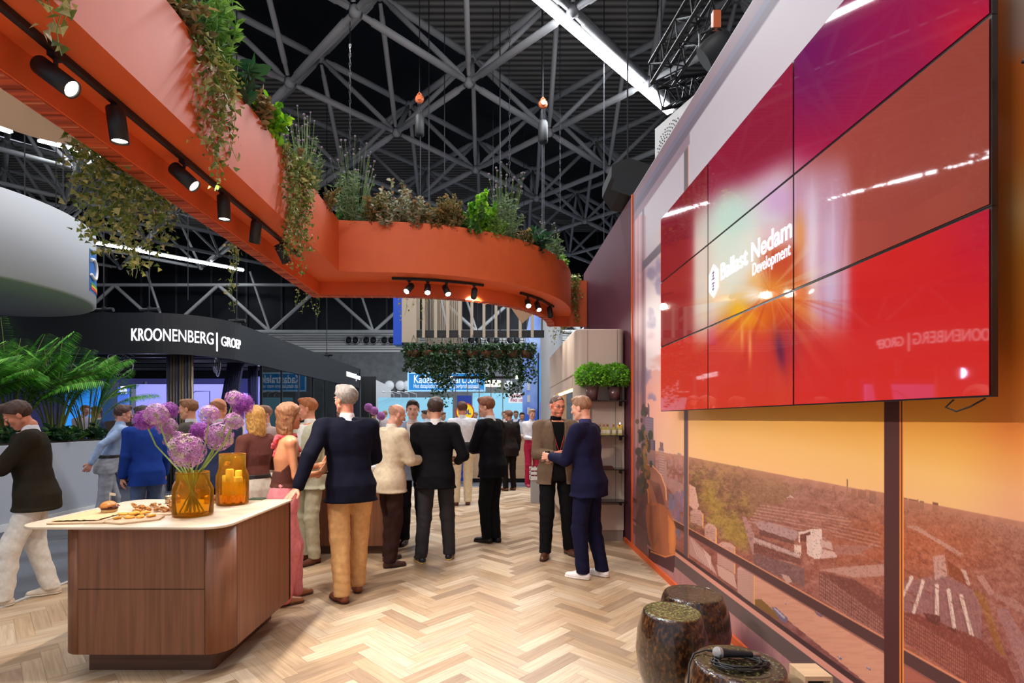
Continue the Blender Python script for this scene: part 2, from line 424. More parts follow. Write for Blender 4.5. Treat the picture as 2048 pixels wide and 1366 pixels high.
# ------------------------------------------------------------------ ceiling light strips
def light_strip(a, b, wd, label):
    a, b = Vector(a), Vector(b); m = (a+b)/2; d = (b-a).normalized(); sd = d.cross(Vector((0, 0, 1))).normalized(); u = sd.cross(d)
    t = thing('strip_light', label, 'ceiling light', m)
    MB().obox((0, 0, 0), (d, sd, u), ((b-a).length/2, wd/2, .03)).build('diffuser', M['strip'], t)
    MB().obox(u*.07, (d, sd, u), ((b-a).length/2, wd/2*.8, .04)).build('housing', M['white'], t)
    for s in (-.42, 0, .42):
        c = d*(b-a).length*s
        MB().tube([c+u*.1, c+u*(HR-m.z)], .012, 6).build('hanger_cable', M['cable'], t)
e1, e2 = at(1340, 225, 14.0), at(1080, 0, 10.25)
light_strip(e1, e2+(e2-e1)*.6, .17, 'brightest long white strip light crossing the ceiling above the video wall')
light_strip(at(90, 467, 23.3), at(487, 541, 28.6), .24, 'long thin strip light low on the left behind the trailing ivy')
light_strip(at(78, 281, 16.4), at(204, 313, 18.1), .16, 'short strip light just below the cream panel and left of the orange beam')
light_strip(at(-60, 240, 14.2), at(22, 264, 15.1), .16, 'short strip light cut by the left edge, left of the cream panel corner')
# ------------------------------------------------------------------ chain hoists and cables
def hoist(px, ytop, py0, py1, Y, label):
    c = at(px, py0, Y); e = at(px, py1, Y)
    t = thing('chain_hoist', label, 'chain hoist', c)
    h = c.z-e.z
    MB().tube([(0, 0, 0), (0, 0, HR-c.z)], .012, 6).build('cable', M['cable'], t)
    mb = MB(); mb.ball((0, 0, -.1), (.11, .07, .11), 12); mb.tube([(-.05, 0, 0), (0, 0, .06), (.05, 0, 0)], .02, 6); mb.tube([(0, -.08, -.1), (0, .08, -.1)], .06, 10)
    mb.build('pulley', mat('orange_pulley', (190, 92, 50), .4) if 'orange_pulley' not in bpy.data.materials else bpy.data.materials['orange_pulley'], t)
    mb = MB()
    for k in range(3): mb.tube([(-.04+.04*k, 0, -.15), (-.02+.03*k, .0, -h*.55)], .008, 5)
    mb.build('chain', M['cable'], t)
    mb = MB(); mb.lathe([(.08, -h), (.115, -h+.03), (.115, -h*.55), (.09, -h*.5), (.02, -h*.48)], 14); mb.build('motor', M['softblack'], t)
    MB().tube([(.02, 0, -h), (.02, 0, -h-2.6)], .012, 5).build('load_chain', M['cable'], t)
hoist(839, 0, 190, 272, 12.2, 'black chain hoist with orange pulley, left one of the two above the curved beam')
hoist(1086, 0, 200, 286, 12.0, 'black chain hoist with copper pulley, right one of the two above the curved beam')
def chain(px, py, Y, label, r=.02):
    b = at(px, py, Y); n = int((HR-b.z)/.10); mb = MB()
    for k in range(n):
        a = (k % 2)*pi/2; z = k*.10+.05; mb.tube([(r*.9*cos(t)*cos(a), r*.9*cos(t)*sin(a), z+.06*sin(t)) for t in np.linspace(0, 2*pi, 9)], .006, 4, cap=False)
    o = mb.build('rigging_chain', M['cable']); o.location = b; tag(o, label, 'chain')
chain(700, 320, 11.0, 'steel rigging chain hanging down behind the corner of the orange beam')
chain(1019, 380, 12.5, 'steel rigging chain between the two black chain hoists')
chain(1120, 420, 13.5, 'thin steel rigging chain just right of the copper-pulley hoist')
for px, py, Y, lb in ((889, 350, 13, 'thin straight suspension cable just right of the left chain hoist'), (1208, 500, 12, 'thin straight suspension cable left of the black loudspeaker'),
                      (376, 600, 12, 'thin cable dropping to the charcoal fascia below the track lights'), (112, 590, 13, 'thin cable above the left end of the charcoal fascia')):
    b = at(px, py, Y); o = MB().tube([(0, 0, 0), (0, 0, HR-b.z)], .011, 5).build('suspension_cable', M['cable']); o.location = b; tag(o, lb, 'cable')
# ------------------------------------------------------------------ lighting truss, moving head, loudspeaker (top right)
def lattice(name_root, a, b, wd, root, up=Vector((0, 0, 1))):
    a, b = Vector(a), Vector(b); d = (b-a).normalized(); sd = d.cross(up).normalized(); u = sd.cross(d)
    cs = [(sd*sx+u*su)*wd/2 for sx, su in ((-1, -1), (1, -1), (1, 1), (-1, 1))]
    for c in cs: MB().tube([a+c, b+c], .024, 8).build('chord_tube', M['black'], root)
    n = max(2, int((b-a).length/(wd*.9))); mb = MB()
    for k in range(n):
        p, q = a.lerp(b, k/n), a.lerp(b, (k+1)/n)
        for i in range(4):
            c1, c2 = cs[i], cs[(i+1) % 4]
            mb.tube([p+c1, q+c2] if k % 2 else [p+c2, q+c1], .010, 5, cap=False)
            mb.tube([p+c1, p+c2], .010, 5, cap=False)
    mb.build('lattice_brace', M['black'], root)
c1, c2 = at(1322, 150, 6.8), at(1440, -40, 5.6)
t = thing('lighting_truss', 'black lattice lighting truss above the top of the printed wall', 'lighting truss', c1)
lattice('t', Vector((0, 0, 0)), c2-c1, .30, t)
lattice('t', Vector((.1, .0, -.25)), at(1440, 170, 7.6)-c1, .26, t)
MB().tube([(0, 0, .1), (0, 0, HR-c1.z)], .015, 6).build('hanging_chain', M['cable'], t)
c = at(1432, 100, 5.4)
t = thing('stage_spotlight', 'round black stage spotlight clamped under the lighting truss', 'spotlight', c)
Mx = Matrix.Rotation(R(55), 3, 'Y') @ Matrix.Rotation(R(20), 3, 'X')
MB().lathe([(.02, .16), (.09, .15), (.14, .08), (.15, 0), (.155, -.08), (.14, -.14)], 24, M=Mx).build('lamp_housing', M['softblack'], t)
MB().lathe([(.001, -.12), (.13, -.13)], 24, M=Mx).build('lens', mat('dark_lens', (40, 42, 50), .15), t)
MB().tube([(-.17, 0, 0), (-.17, 0, .16), (0, 0, .24), (.17, 0, .16), (.17, 0, 0)], .016, 8).build('yoke', M['black'], t)
MB().box(-.04, .04, -.03, .03, .22, .40).build('clamp', mat('orange_clamp', (200, 96, 50), .5), t)
c = at(1252, 385, 6.7)
t = thing('loudspeaker', 'black loudspeaker hung above the purple end of the printed wall', 'loudspeaker', c)
mb = MB(); mb.prism([(-.26, -.02), (-.30, .14), (-.12, .32), (.20, .32), (.30, .10), (.24, -.12), (-.1, -.16)], -.22, .22)
o = mb.build('cabinet', M['softblack'], t); o.rotation_euler = (R(78), R(18), 0)
o = MB().box(-.2, .18, -.005, .005, -.12, .12).build('grille', M['black'], t); o.location = (-.02, -.24, -.02); o.rotation_euler = (0, R(18), 0)
MB().tube([(.08, 0, .1), (.16, 0, .25), (.0, 0, .32), (-.05, 0, .2)], .02, 6).build('bracket', M['steel'], t)
MB().tube([(.02, 0, .3), (.02, 0, 3)], .01, 5).build('safety_cable', M['cable'], t)
# neighbour stand's white wall with a dotted emblem, beyond the printed wall
a0 = at(1310, 258, 7.0); b0 = at(1480, 110, 5.58); zt = a0.z
t = thing('white_sign_wall', 'plain white sign wall with a dotted emblem rising behind the printed wall', 'sign', (a0.x, 7.0, 0), math.atan2(b0.y-a0.y, b0.x-a0.x))
MB().box(0, 3.4, 0, .3, 0, zt).build('panel', M['white'], t)
zc = zat(288, 6.75); mb = MB()
for k in range(150):
    a = k*2.39996; r = .012+.016*math.sqrt(k)*1.25
    if r < .11 or a % 6.283 < .9: continue
    mb.ball((.36+r*cos(a)*1.2, -.004, zc+r*sin(a)), (.011, .003, .009), 6)
mb.build('dotted_emblem', M['black'], t, kind='stuff')
MB().box(.50, .60, -.006, 0, zc-.02, zc+.05).build('emblem_mark', M['black'], t)

# ------------------------------------------------------------------ orange planter beam
Z0, ZS, Z1 = 3.23, 3.41, 4.05
cx, cy = -1.45, 9.25
outer = [(-1.95, .6), (-1.95, 6.42)]; inner = [(-2.36, .6), (-2.36, 6.92)]; inner2 = [(-2.50, .6), (-2.50, 7.06)]
th = [(-pi/2)+(pi/2)*k/30 for k in range(31)]
NO = 31
outc = [(cx+2.80*cos(t), cy+2.80*sin(t)+.02) for t in th]
inc = [(cx+(2.30+.28*max(0, k/30-.2))*cos(t), cy+(2.30+.28*max(0, k/30-.2))*sin(t)) for k, t in enumerate(th)]
inc2 = [(cx+(2.17+.28*max(0, k/30-.2))*cos(t), cy+(2.17+.28*max(0, k/30-.2))*sin(t)) for k, t in enumerate(th)]
O = outer+outc; I1 = inner+inc; I2 = inner2+inc2
def offs(path, d):
    out = []
    for i, p in enumerate(path):
        a, b = np.array(path[max(i-1, 0)]), np.array(path[min(i+1, len(path)-1)]); t = (b-a)/max(1e-9, np.linalg.norm(b-a)); out.append((p[0]-t[1]*d, p[1]+t[0]*d))
    return out
Oin = offs(O, .04)
beam = thing('planter_beam', 'curving orange planter beam hung overhead and filled with plants', 'planter beam', (-1.95, 6.4, Z0))
def B_off(o): o.location = tuple(-v for v in beam.location); return o
B_off(MB().ribbon(O, Oin, ZS, Z1).build('front_fascia', M['orange'], beam))
B_off(MB().ribbon(Oin, I1, ZS, ZS+.03).build('soffit', M['orange'], beam))
B_off(MB().ribbon(I1, I2, Z0+.005, Z1).build('rear_skirt', M['orange'], beam))
mb = MB(); 
for k in range(2): pass
n_st = 0
def along(path, step):
    out = []; acc = 0
    for a, b in zip(path[:-1], path[1:]):
        L = math.dist(a, b); n = max(1, int(L/step))
        for i in range(n): out.append((a[0]+(b[0]-a[0])*i/n, a[1]+(b[1]-a[1])*i/n))
    return out
B_off(MB().ribbon([(x, y) for x, y in offs(I1, .012)], [(x, y) for x, y in offs(I2, -.012)], Z0, Z0+.008).build('brick_textured_edge', M['orange_edge'], beam))
mb = MB()
a1 = along(I1, .11)
for k, p in enumerate(a1[:-1]):     # thin wooden slips across the underside
    q = a1[k+1]; t = np.array((q[0]-p[0], q[1]-p[1])); t /= max(1e-9, np.linalg.norm(t)); nrm = np.array((-t[1], t[0]))
    c = np.array(p)+nrm*.07
    mb.obox((c[0], c[1], Z0-.003), ((t[0], t[1], 0), (nrm[0], nrm[1], 0), (0, 0, 1)), (.004, .055, .003), srgb(216, 130, 80) if k % 2 else srgb(150, 60, 30))
B_off(mb.build('edge_slips', M['attr'], beam, attr=True))
B_off(MB().ribbon(Oin, I1, Z1-.16, Z1-.10).build('planting_soil', M['soil'], beam))
B_off(MB().box(1.27, 1.66, 9.22, 9.3, Z0, Z1).box(1.0, 1.30, 9.24, 9.28, Z0, Z1).build('end_panel', M['orange'], beam))
# ------------------------------------------------------------------ track lights
def track(name_lb, pts, grp=None):
    o = MB()
    for a, b in zip(pts[:-1], pts[1:]):
        d = Vector(b)-Vector(a); L = d.length; d.normalize(); sd = d.cross(Vector((0, 0, 1))).normalized()
        o.obox((Vector(a)+Vector(b))/2, (d, sd, (0, 0, 1)), (L/2+.01, .018, .016))
    return tag(o.build('lighting_track', M['black']), name_lb, 'lighting track')
ZT = ZS-.017
track('long black lighting track under the straight arm of the orange beam', [(-2.19, 1.2, ZT), (-2.19, 5.75, ZT)])
def spot(loc, aim, label, lit=True, group='black spotlights on the overhead tracks', L=.20, r=.048, power=26, hot=False, cone=62):
    loc = Vector(loc); aim = Vector(aim); d = (aim-loc-Vector((0, 0, -.12))).normalized()
    t = thing('track_spotlight', label, 'spotlight', loc, group=group)
    q = d.to_track_quat('-Z', 'Y'); Mx = q.to_matrix()
    MB().box(-.02, .02, -.03, .03, -.02, .0).tube([(0, 0, 0), (0, 0, -.09)], .010, 8).build('mounting_stem', M['black'], t)
    c = Vector((0, 0, -.11))
    MB().lathe([(.01, L*.5), (r*.92, L*.5), (r, L*.46), (r, -L*.5), (r*.88, -L*.5), (r*.85, -L*.42)], 24, c=c, M=Mx).build('lamp_body', M['black'], t)
    MB().lathe([(.001, -L*.44), (r*.84, -L*.44)], 24, c=c, M=Mx).build('lens', M['lamp'] if lit else bpy.data.materials['dark_lens'], t)
    if lit:
        l = bpy.data.lights.new('spot', 'SPOT'); l.energy = power; l.spot_size = R(cone); l.spot_blend = .55; l.color = (1, .93, .85); l.shadow_soft_size = .04
        o = bpy.data.objects.new('spot', l); COL.objects.link(o); o.parent = t; o.location = c+d*(L*.5+.01); o.rotation_euler = q.to_euler()
    return t
def tl(px, py, X=-2.19): # position along the straight track from the column of the photo
    Y = F*X/(px-VX); return (X, Y, ZT-.016)
LS = [((-2.19, 2.56), (1.5, 3.1, .5), 'black cylinder spotlight nearest the camera, at the upper left end of the track', 1), ((-2.19, 2.98), (-2.0, 3.2, .9), 'second black spotlight along the straight track, shining straight down', 1),
      ((-2.19, 3.62), (1.2, 4.1, .2), 'third black spotlight along the straight track, tilted forward with bright lens', 1), ((-2.19, 4.15), (-2.1, 4.2, .9), 'fourth black spotlight along the straight track, upright and lit', 1),
      ((-2.19, 4.70), (-2.6, 5.1, 1.2), 'fifth black spotlight along the straight track, its lens hidden', 0), ((-2.19, 5.30), (-1.3, 6.1, 1), 'last black spotlight at the far end of the straight track', 0)]
for (x, y), aim, lb, lit in LS: spot((x, y, ZT-.016), aim, lb, bool(lit), power=((190 if aim[0] > 1 else 120) if lit else 0), L=.19, cone=100)
def arcp(px, z, Y0=6.9):
    # point on the soffit midline arc whose column is px
    best = None
    for k in range(400):
        t = -pi/2+(pi/2)*k/399; r = 2.56; x, y = cx+r*cos(t), cy+r*sin(t); u = VX+F*x/y
        if best is None or abs(u-px) < best[0]: best = (abs(u-px), x, y)
    return (best[1], best[2], z)
T1 = [arcp(px, ZT) for px in (786, 830, 875, 920, 966)]; T2 = [arcp(px, ZT) for px in (1042, 1062, 1082, 1106)]
track('black lighting track with four spotlights under the curved arm of the beam', T1)
track('short black lighting track with three spotlights near the wall end of the beam', T2)
for px, aim, lit, lb in ((818, (-2.2, 4.4, 1.0), 1, 'spotlight at the left end of the curved-arm track, aimed left'), (855, (-.6, 4.5, .8), 1, 'brightest spotlight, second on the curved-arm track, facing the camera'),
                         (893, (.6, 4.6, .4), 1, 'third spotlight on the curved-arm track, aimed right'), (948, (-.6, 9.4, 2.2), 1, 'fourth spotlight on the curved-arm track, turned away')):
    spot(Vector(arcp(px, ZT-.016)), aim, lb, True, power=62, L=.17, r=.042, cone=90)
for px, aim, lit, lb in ((1056, (0.8, 4.6, .8), 1, 'left one of three spotlights on the short track by the wall'), (1076, (1.3, 5.6, .6), 1, 'middle one of three spotlights on the short track by the wall'),
                         (1100, (1.2, 7.6, 0), 0, 'right, unlit one of three spotlights on the short track by the wall')):
    spot(Vector(arcp(px, ZT-.016)), aim, lb, bool(lit), power=56, L=.17, r=.042, cone=90)
# cream suspended panels
def cream(pts, z, label):
    mb = MB(); mb.prism(pts, z, z+.05); o = mb.build('suspended_panel', M['offwhite']); bevel(o, .02); return tag(o, label, 'ceiling panel')
def rcorner(c, a, b, r=.12, n=6):
    c, a, b = Vector(c), Vector(a), Vector(b); da, db = (a-c).normalized(), (b-c).normalized(); out = []
    for k in range(n+1):
        t = k/n; out.append(tuple(c+da*r*(1-t)**2+db*r*t**2))
    return out
cream(rcorner((-3.25, 3.60), (-3.6, 2.0), (-2.4, 3.75), .3)+[(-2.56, 3.73), (-2.56, 1.4), (-3.4, 1.4)], 3.50, 'cream suspended panel with rounded corner left of the orange beam')
c = at(1044, 648, 10.4)
cream(rcorner((c.x, 10.4), (c.x-.31, 8.7), (c.x+.2, 9.1), .12)+[(c.x+.2, 9.1), (c.x-.31, 8.7)], c.z, 'small cream triangular panel corner peeping below the curved beam')
# round overhead sign, left edge
c = (-9.1, 8.3); zb, zt = 3.62, 4.95
t = thing('round_overhead_sign', 'large round white overhead sign cut by the left edge', 'sign', (c[0], c[1], zb))
MB().lathe([(2.05, 0), (2.1, .03), (2.1, zt-zb-.03), (2.05, zt-zb)], 96).build('drum', mat('grey_white_fabric', (172, 176, 182), .7), t)
mb = MB()
def arcpatch(mb, r, a0, a1, z0, z1, col, n=6):
    v = []; 
    for k in range(n+1):
        a = a0+(a1-a0)*k/n; v += [(r*cos(a), r*sin(a), z0), (r*cos(a), r*sin(a), z1)]
    mb.add(v, [(2*k, 2*k+2, 2*k+3, 2*k+1) for k in range(n)], col)
arcpatch(mb, 2.105, R(20), R(60), .20, .95, srgb(40, 110, 190))
for k, cc in enumerate((srgb(220, 60, 60), srgb(240, 190, 50), srgb(70, 160, 90))): arcpatch(mb, 2.112, R(22), R(40), .24+.045*k, .28+.045*k, cc)
mb.build('blue_logo_patch', M['attr'], t, attr=True)
a = R(25); mb = MB(); mb.tube([(2.12*cos(a-.10*cos(q)), 2.12*sin(a-.10*cos(q)), .62+.17*sin(q)) for q in np.linspace(R(45), R(315), 14)], .03, 6)
mb.build('logo_letter', M['white'], t)
# ------------------------------------------------------------------ printed wall (picture of a skyline seen through tall windows)
XW = 1.668; ZTOP = 4.27
def noise2(x, y, seed=0, oct=4):
    r = np.random.default_rng(seed); out = np.zeros_like(x, float); amp = 1; tot = 0
    for o in range(oct):
        g = r.random((64, 64)); xx, yy = x*2**o, y*2**o
        xi, yi = np.floor(xx).astype(int), np.floor(yy).astype(int); fx, fy = xx-xi, yy-yi
        fx, fy = fx*fx*(3-2*fx), fy*fy*(3-2*fy)
        a, b = g[xi % 64, yi % 64], g[(xi+1) % 64, yi % 64]; c, d = g[xi % 64, (yi+1) % 64], g[(xi+1) % 64, (yi+1) % 64]
        out += amp*((a*(1-fx)+b*fx)*(1-fy)+(c*(1-fx)+d*fx)*fy); tot += amp; amp *= .5
    return out/tot
def sm(a, b, x): t = np.clip((x-a)/(b-a), 0, 1); return t*t*(3-2*t)
class Paint:
    """a picture kept as one colour per point of the print; px, py are the photo's pixel of each point"""
    def __init__(s, px, py): s.px, s.py = px, py; s.C = np.zeros(px.shape+(3,))
    def fill(s, mask, rgb, a=1.0):
        c = np.array(rgb, float) if np.ndim(rgb) < 2 else rgb
        m = (np.asarray(mask, float)*a)[..., None]; s.C = s.C*(1-m)+c*m
    def poly(s, pts, rgb, a=1.0):
        m = np.zeros(s.px.shape, bool); n = len(pts)
        for i in range(n):
            (x1, y1), (x2, y2) = pts[i-1], pts[i]
            if y1 == y2: continue
            c = ((y1 > s.py) != (y2 > s.py)) & (s.px < (x2-x1)*(s.py-y1)/(y2-y1)+x1); m ^= c
        s.fill(m, rgb, a); return m
    def line(s, pts, w, rgb, a=1.0):
        for (x1, y1), (x2, y2) in zip(pts[:-1], pts[1:]):
            dx, dy = x2-x1, y2-y1; L = math.hypot(dx, dy); t = np.clip(((s.px-x1)*dx+(s.py-y1)*dy)/L**2, 0, 1)
            d = np.hypot(s.px-x1-t*dx, s.py-y1-t*dy); s.fill(np.clip(w/2-d+.5, 0, 1), rgb, a)
def K8(x, y): return (1250+x*.3896, 840+y*.3896)
def interp(xs, ys, x): return np.interp(x, xs, ys)
def grid_mesh(name, Ys, Zs, X, C, mat_, parent=None, front=-1):
    ny, nz = len(Ys), len(Zs); yy, zz = np.meshgrid(Ys, Zs, indexing='ij')
    V = np.c_[np.full(ny*nz, X), yy.ravel(), zz.ravel()]
    i, j = np.meshgrid(np.arange(ny-1), np.arange(nz-1), indexing='ij'); a = (i*nz+j).ravel()
    Fc = np.c_[a, a+nz, a+nz+1, a+1]
    me = bpy.data.meshes.new(name); me.vertices.add(len(V)); me.vertices.foreach_set('co', V.ravel().astype(np.float32))
    me.loops.add(Fc.size); me.loops.foreach_set('vertex_index', Fc.ravel().astype(np.int32))
    me.polygons.add(len(Fc)); me.polygons.foreach_set('loop_start', np.arange(0, Fc.size, 4, dtype=np.int32))
    me.update(calc_edges=True)
    at_ = me.color_attributes.new('Col', 'FLOAT_COLOR', 'POINT')
    at_.data.foreach_set('color', np.c_[C.reshape(-1, 3), np.ones(ny*nz)].astype(np.float32).ravel())
    me.materials.append(mat_); o = bpy.data.objects.new(name, me); COL.objects.link(o)
    if parent is not None: o.parent = parent
    return o
def lin(c): c = np.asarray(c, float)/255; return np.where(c <= .04045, c/12.92, ((c+.055)/1.055)**2.4)

YE = F*XW/(1266-VX)      # far end of the print
us = np.concatenate([np.linspace(1060, 820, 170), np.arange(818.8, F*XW/YE, -1.15), [F*XW/YE]]); Ys = F*XW/us
Ys = np.concatenate([[1.25], Ys[Ys > 1.26]])
Zs = np.concatenate([np.arange(0, 1.70, .0045), np.arange(1.70, ZTOP+.001, .02)])
yy, zz = np.meshgrid(Ys, Zs, indexing='ij')
px = VX+F*XW/yy; py = VY-F*(zz-EYE)/yy
p = Paint(px, py)
hz = interp([1250, 1330, 1378, 1480, 1768, 1807, 2048], [890, 905, 914, 935, 986, 998, 1043], px)
n1 = noise2(px/90, py/60, 1); n2 = noise2(px/16, py/9, 2); n3 = noise2(px/260, py/120, 5)
# sky
sky_r = np.zeros(px.shape+(3,)); t = sm(1290, 1430, px)
d = (hz-py)
near = np.stack([interp([0, 60, 120, 190], [244, 252, 252, 244], d), interp([0, 60, 120, 190, 400], [188, 196, 184, 156, 130], d), interp([0, 60, 120, 190, 400], [128, 118, 86, 52, 40], d)], -1)
near[..., 0] -= 10*sm(1900, 2048, px)*sm(850, 950, py); near[..., 1] -= 22*sm(1900, 2048, px)
far = np.stack([interp([0, 100, 250, 420], [236, 236, 190, 206], d), interp([0, 100, 250, 420], [186, 166, 158, 196], d), interp([0, 100, 250, 420], [160, 150, 176, 206], d)], -1)
p.C = far*(1-t[..., None])+near*t[..., None]
up = (py < 780); cl = sm(.42, .62, n3)
farm = (1-sm(1325, 1400, px))
p.fill(sm(.48, .60, n1)*farm*(py < 740), (228, 214, 214), .85)
p.fill(sm(.55, .68, noise2(px/40, py/50, 9))*farm*(py < 800)*(py > 470), (142, 128, 160), .8)
p.fill(sm(1985, 2040, px)*sm(930, 800, py), np.stack([interp([0, 90, 130, 300, 420, 520, 700, 900], [196, 200, 236, 232, 240, 226, 222, 240], py), interp([0, 90, 130, 300, 420, 520, 700, 900], [160, 150, 120, 120, 176, 130, 110, 150], py), interp([0, 90, 130, 300, 420, 520, 700, 900], [140, 130, 50, 36, 110, 40, 30, 70], py)], -1))
# upper window area above the screens
p.fill((py < 840-1.2*(px-989)+10) & (px < 1700) & (py < 500), (206, 196, 206))
# land
land = py > hz
dd = np.clip(py-hz, 0, 400)
base = np.stack([interp([0, 20, 80, 200, 400], [176, 146, 146, 150, 130], dd), interp([0, 20, 80, 200, 400], [124, 102, 92, 88, 78], dd), interp([0, 20, 80, 200, 400], [110, 94, 80, 78, 80], dd)], -1)
base += ((n2-.5)*60)[..., None]+((noise2(px/5, py/3, 7)-.5)*34)[..., None]
p.fill(land, base)
hazem = np.exp(-((px-1830)/190)**2-((py-1085)/80)**2)*land; p.fill(hazem, (196, 92, 46), .6)
# woods
p.poly([K8(330, 190), K8(700, 260), K8(900, 350), K8(820, 420), K8(640, 500), K8(640, 680), K8(560, 640), K8(380, 480), K8(330, 330)], (132, 106, 62), .45)
wm_ = (px > 1378) & (px < 1500) & land & (py < 1080) & (n2 > .5); p.fill(wm_, (168, 142, 64), .45)
p.fill((px > 1378) & (px < 1500) & land & (py < 1080) & (noise2(px/7, py/7, 11) > .56), (86, 68, 44), .5)
for x, y in ((470, 480), (540, 560), (600, 600), (430, 380)):
    X_, Y_ = K8(x, y); p.fill(np.exp(-((px-X_)/15)**4-((py-Y_)/28)**4), (170, 144, 52), .55)
# distant towers
for x, y, w_, h_, c in ((1140, 360, 6, 60, (130, 84, 66)), (1072, 370, 14, 34, (140, 88, 72)), (1175, 400, 26, 50, (132, 82, 66)), (1215, 400, 44, 44, (128, 80, 66)), (1272, 425, 36, 60, (120, 78, 66)),
                        (1440, 440, 24, 40, (150, 90, 72)), (1480, 450, 50, 46, (140, 84, 66)), (1518, 455, 36, 40, (132, 80, 62)), (1592, 460, 30, 40, (138, 82, 62)), (586, 250, 10, 14, (150, 106, 92))):
    a, b = K8(x-w_/2, y-h_), K8(x+w_/2, y+6); p.poly([(a[0], a[1]), (b[0], a[1]+2), (b[0], b[1]), (a[0], b[1])], c)
p.poly([K8(830, 400), K8(850, 385), K8(866, 400)], (214, 190, 180))
# rows of terraced houses: long light roofs
rr = random.Random(5)
for k in range(17):
    y0 = 430+k*7; x0 = 700-k*5; p.line([K8(x0, y0), K8(x0+420+rr.uniform(-60, 60), y0+66+k*1.5)], 2.2, (206, 160, 146) if k % 2 else (150, 100, 90), .75)
for k in range(9):
    y0 = 520+k*10; p.line([K8(1030+k*5, y0), K8(1310, y0+60)], 2.0, (196, 140, 124) if k % 2 else (120, 70, 60), .7)
for k in range(60):
    x, y = rr.uniform(620, 1320), rr.uniform(430, 1040); s = rr.uniform(10, 40); a, b = K8(x, y), K8(x+s, y+s*.3)
    p.line([a, b], rr.uniform(1.5, 4), (200, 150, 140) if rr.random() < .5 else (110, 64, 56), .6)
# light complex of offices
for pts, c in ((((600, 495), (620, 495), (665, 590), (660, 700), (640, 640)), (176, 130, 126)),
    (((660, 520), (720, 520), (890, 570), (885, 600), (870, 620), (690, 560)), (176, 140, 140)), (((690, 560), (870, 620), (870, 640), (690, 590)), (112, 68, 62)),
    (((660, 600), (900, 690), (900, 712), (660, 630)), (196, 160, 156)), (((660, 630), (900, 712), (900, 740), (660, 680)), (120, 66, 60)), (((660, 680), (920, 760), (920, 860), (830, 820), (660, 740)), (120, 84, 84)),
    (((870, 640), (905, 645), (905, 700), (870, 690)), (232, 200, 184)), (((888, 570), (960, 560), (1000, 600), (1000, 640), (890, 620)), (110, 60, 50)),
    (((890, 575), (950, 562), (955, 572), (900, 588), (900, 630), (890, 625)), (230, 200, 190)), (((930, 595), (965, 585), (970, 710), (935, 690)), (224, 196, 186)),
    (((950, 560), (1012, 560), (1012, 690), (1000, 712), (970, 712), (955, 600)), (232, 206, 196)), (((1000, 615), (1060, 630), (1068, 668), (1005, 650)), (204, 168, 160)),
    (((1005, 660), (1088, 680), (1088, 705), (1005, 712)), (216, 178, 168)), (((1075, 640), (1260, 645), (1265, 655), (1180, 695), (1080, 690)), (170, 110, 98)),
    (((995, 770), (1120, 755), (1330, 740), (1330, 800), (1180, 810)), (190, 140, 128)), (((995, 780), (1180, 820), (1330, 920), (1330, 1100), (1160, 1010), (1000, 900)), (116, 62, 56)),
    (((800, 790), (840, 800), (860, 830), (830, 840)), (200, 160, 150))):
    p.poly([K8(*q) for q in pts], c)
for k in range(34):
    for j in range(7):
        x = 1005+k*9.5; y = 795+k*7+j*19
        if y < 790+(x-995)*.62+130 and x < 1325: a = K8(x, y); p.fill((abs(px-a[0]) < 1.2) & (abs(py-a[1]) < 2.4), (190, 134, 122), .7)
for k in range(26):
    for j in range(3):
        a = K8(668+k*9.5, 600+k*3.6+j*27); p.fill((abs(px-a[0]) < 1.0) & (abs(py-a[1]) < 2.0), (96, 66, 66), .6)
# right pane: sheds with long roof lights, long block, roads
def S(pts, c, a=1.0): p.poly([K8(*q) for q in pts], c, a)
S([(1430, 540), (1500, 545), (1740, 690), (1720, 700), (1520, 580)], (206, 168, 160), .7)
S([(1430, 830), (1640, 790), (1800, 880), (1830, 960), (1830, 1150), (1430, 980)], (150, 100, 100))
for x0, y0, x1, y1 in ((1470, 810, 1425, 900), (1530, 825, 1480, 985), (1600, 850, 1600, 1010), (1660, 875, 1690, 1065), (1725, 905, 1780, 1110)):
    p.line([K8(x0, y0), K8(x1, y1)], 8.5, (232, 206, 192)); p.line([K8(x0-12, y0+4), K8(x1-12, y1+4)], 3, (120, 70, 70), .7)
for k in range(22): p.line([K8(1440+k*17, 850+k*4), K8(1440+k*19, 970+k*8)], 1.2, (112, 70, 74), .5)
S([(1430, 985), (1530, 1000), (1830, 1130), (1960, 1240), (2010, 1350), (1760, 1350), (1430, 1130)], (124, 58, 50))
for k in range(48):
    for j in range(7):
        x = 1440+k*11; y = 1008+k*7.0+j*20
        a = K8(x, y)
        p.fill((abs(px-a[0]) < 1.3) & (abs(py-a[1]) < 2.6) & (py > 1228), (196, 130, 112), .55)
S([(1530, 990), (1620, 1005), (1615, 1060), (1560, 1040)], (92, 44, 38)); S([(1655, 1065), (1700, 1070), (1700, 1100)], (92, 44, 38))
S([(1580, 700), (1640, 690), (1655, 800), (1590, 820)], (210, 168, 160), .8); S([(1655, 720), (1720, 770), (1770, 860), (1665, 800)], (136, 66, 40))
S([(1725, 765), (1750, 770), (1775, 850), (1755, 845)], (208, 170, 160)); S([(1800, 800), (1840, 800), (1900, 890), (1870, 900)], (190, 140, 130), .8)
S([(1780, 860), (1850, 900), (1960, 1230), (1900, 1170), (1830, 960)], (146, 92, 40), .8)
S([(1900, 960), (1960, 970), (2048, 1110), (2048, 1330), (1960, 1100)], (160, 110, 110)); S([(1870, 890), (1990, 910), (2048, 960), (2048, 1000)], (176, 130, 122), .7)
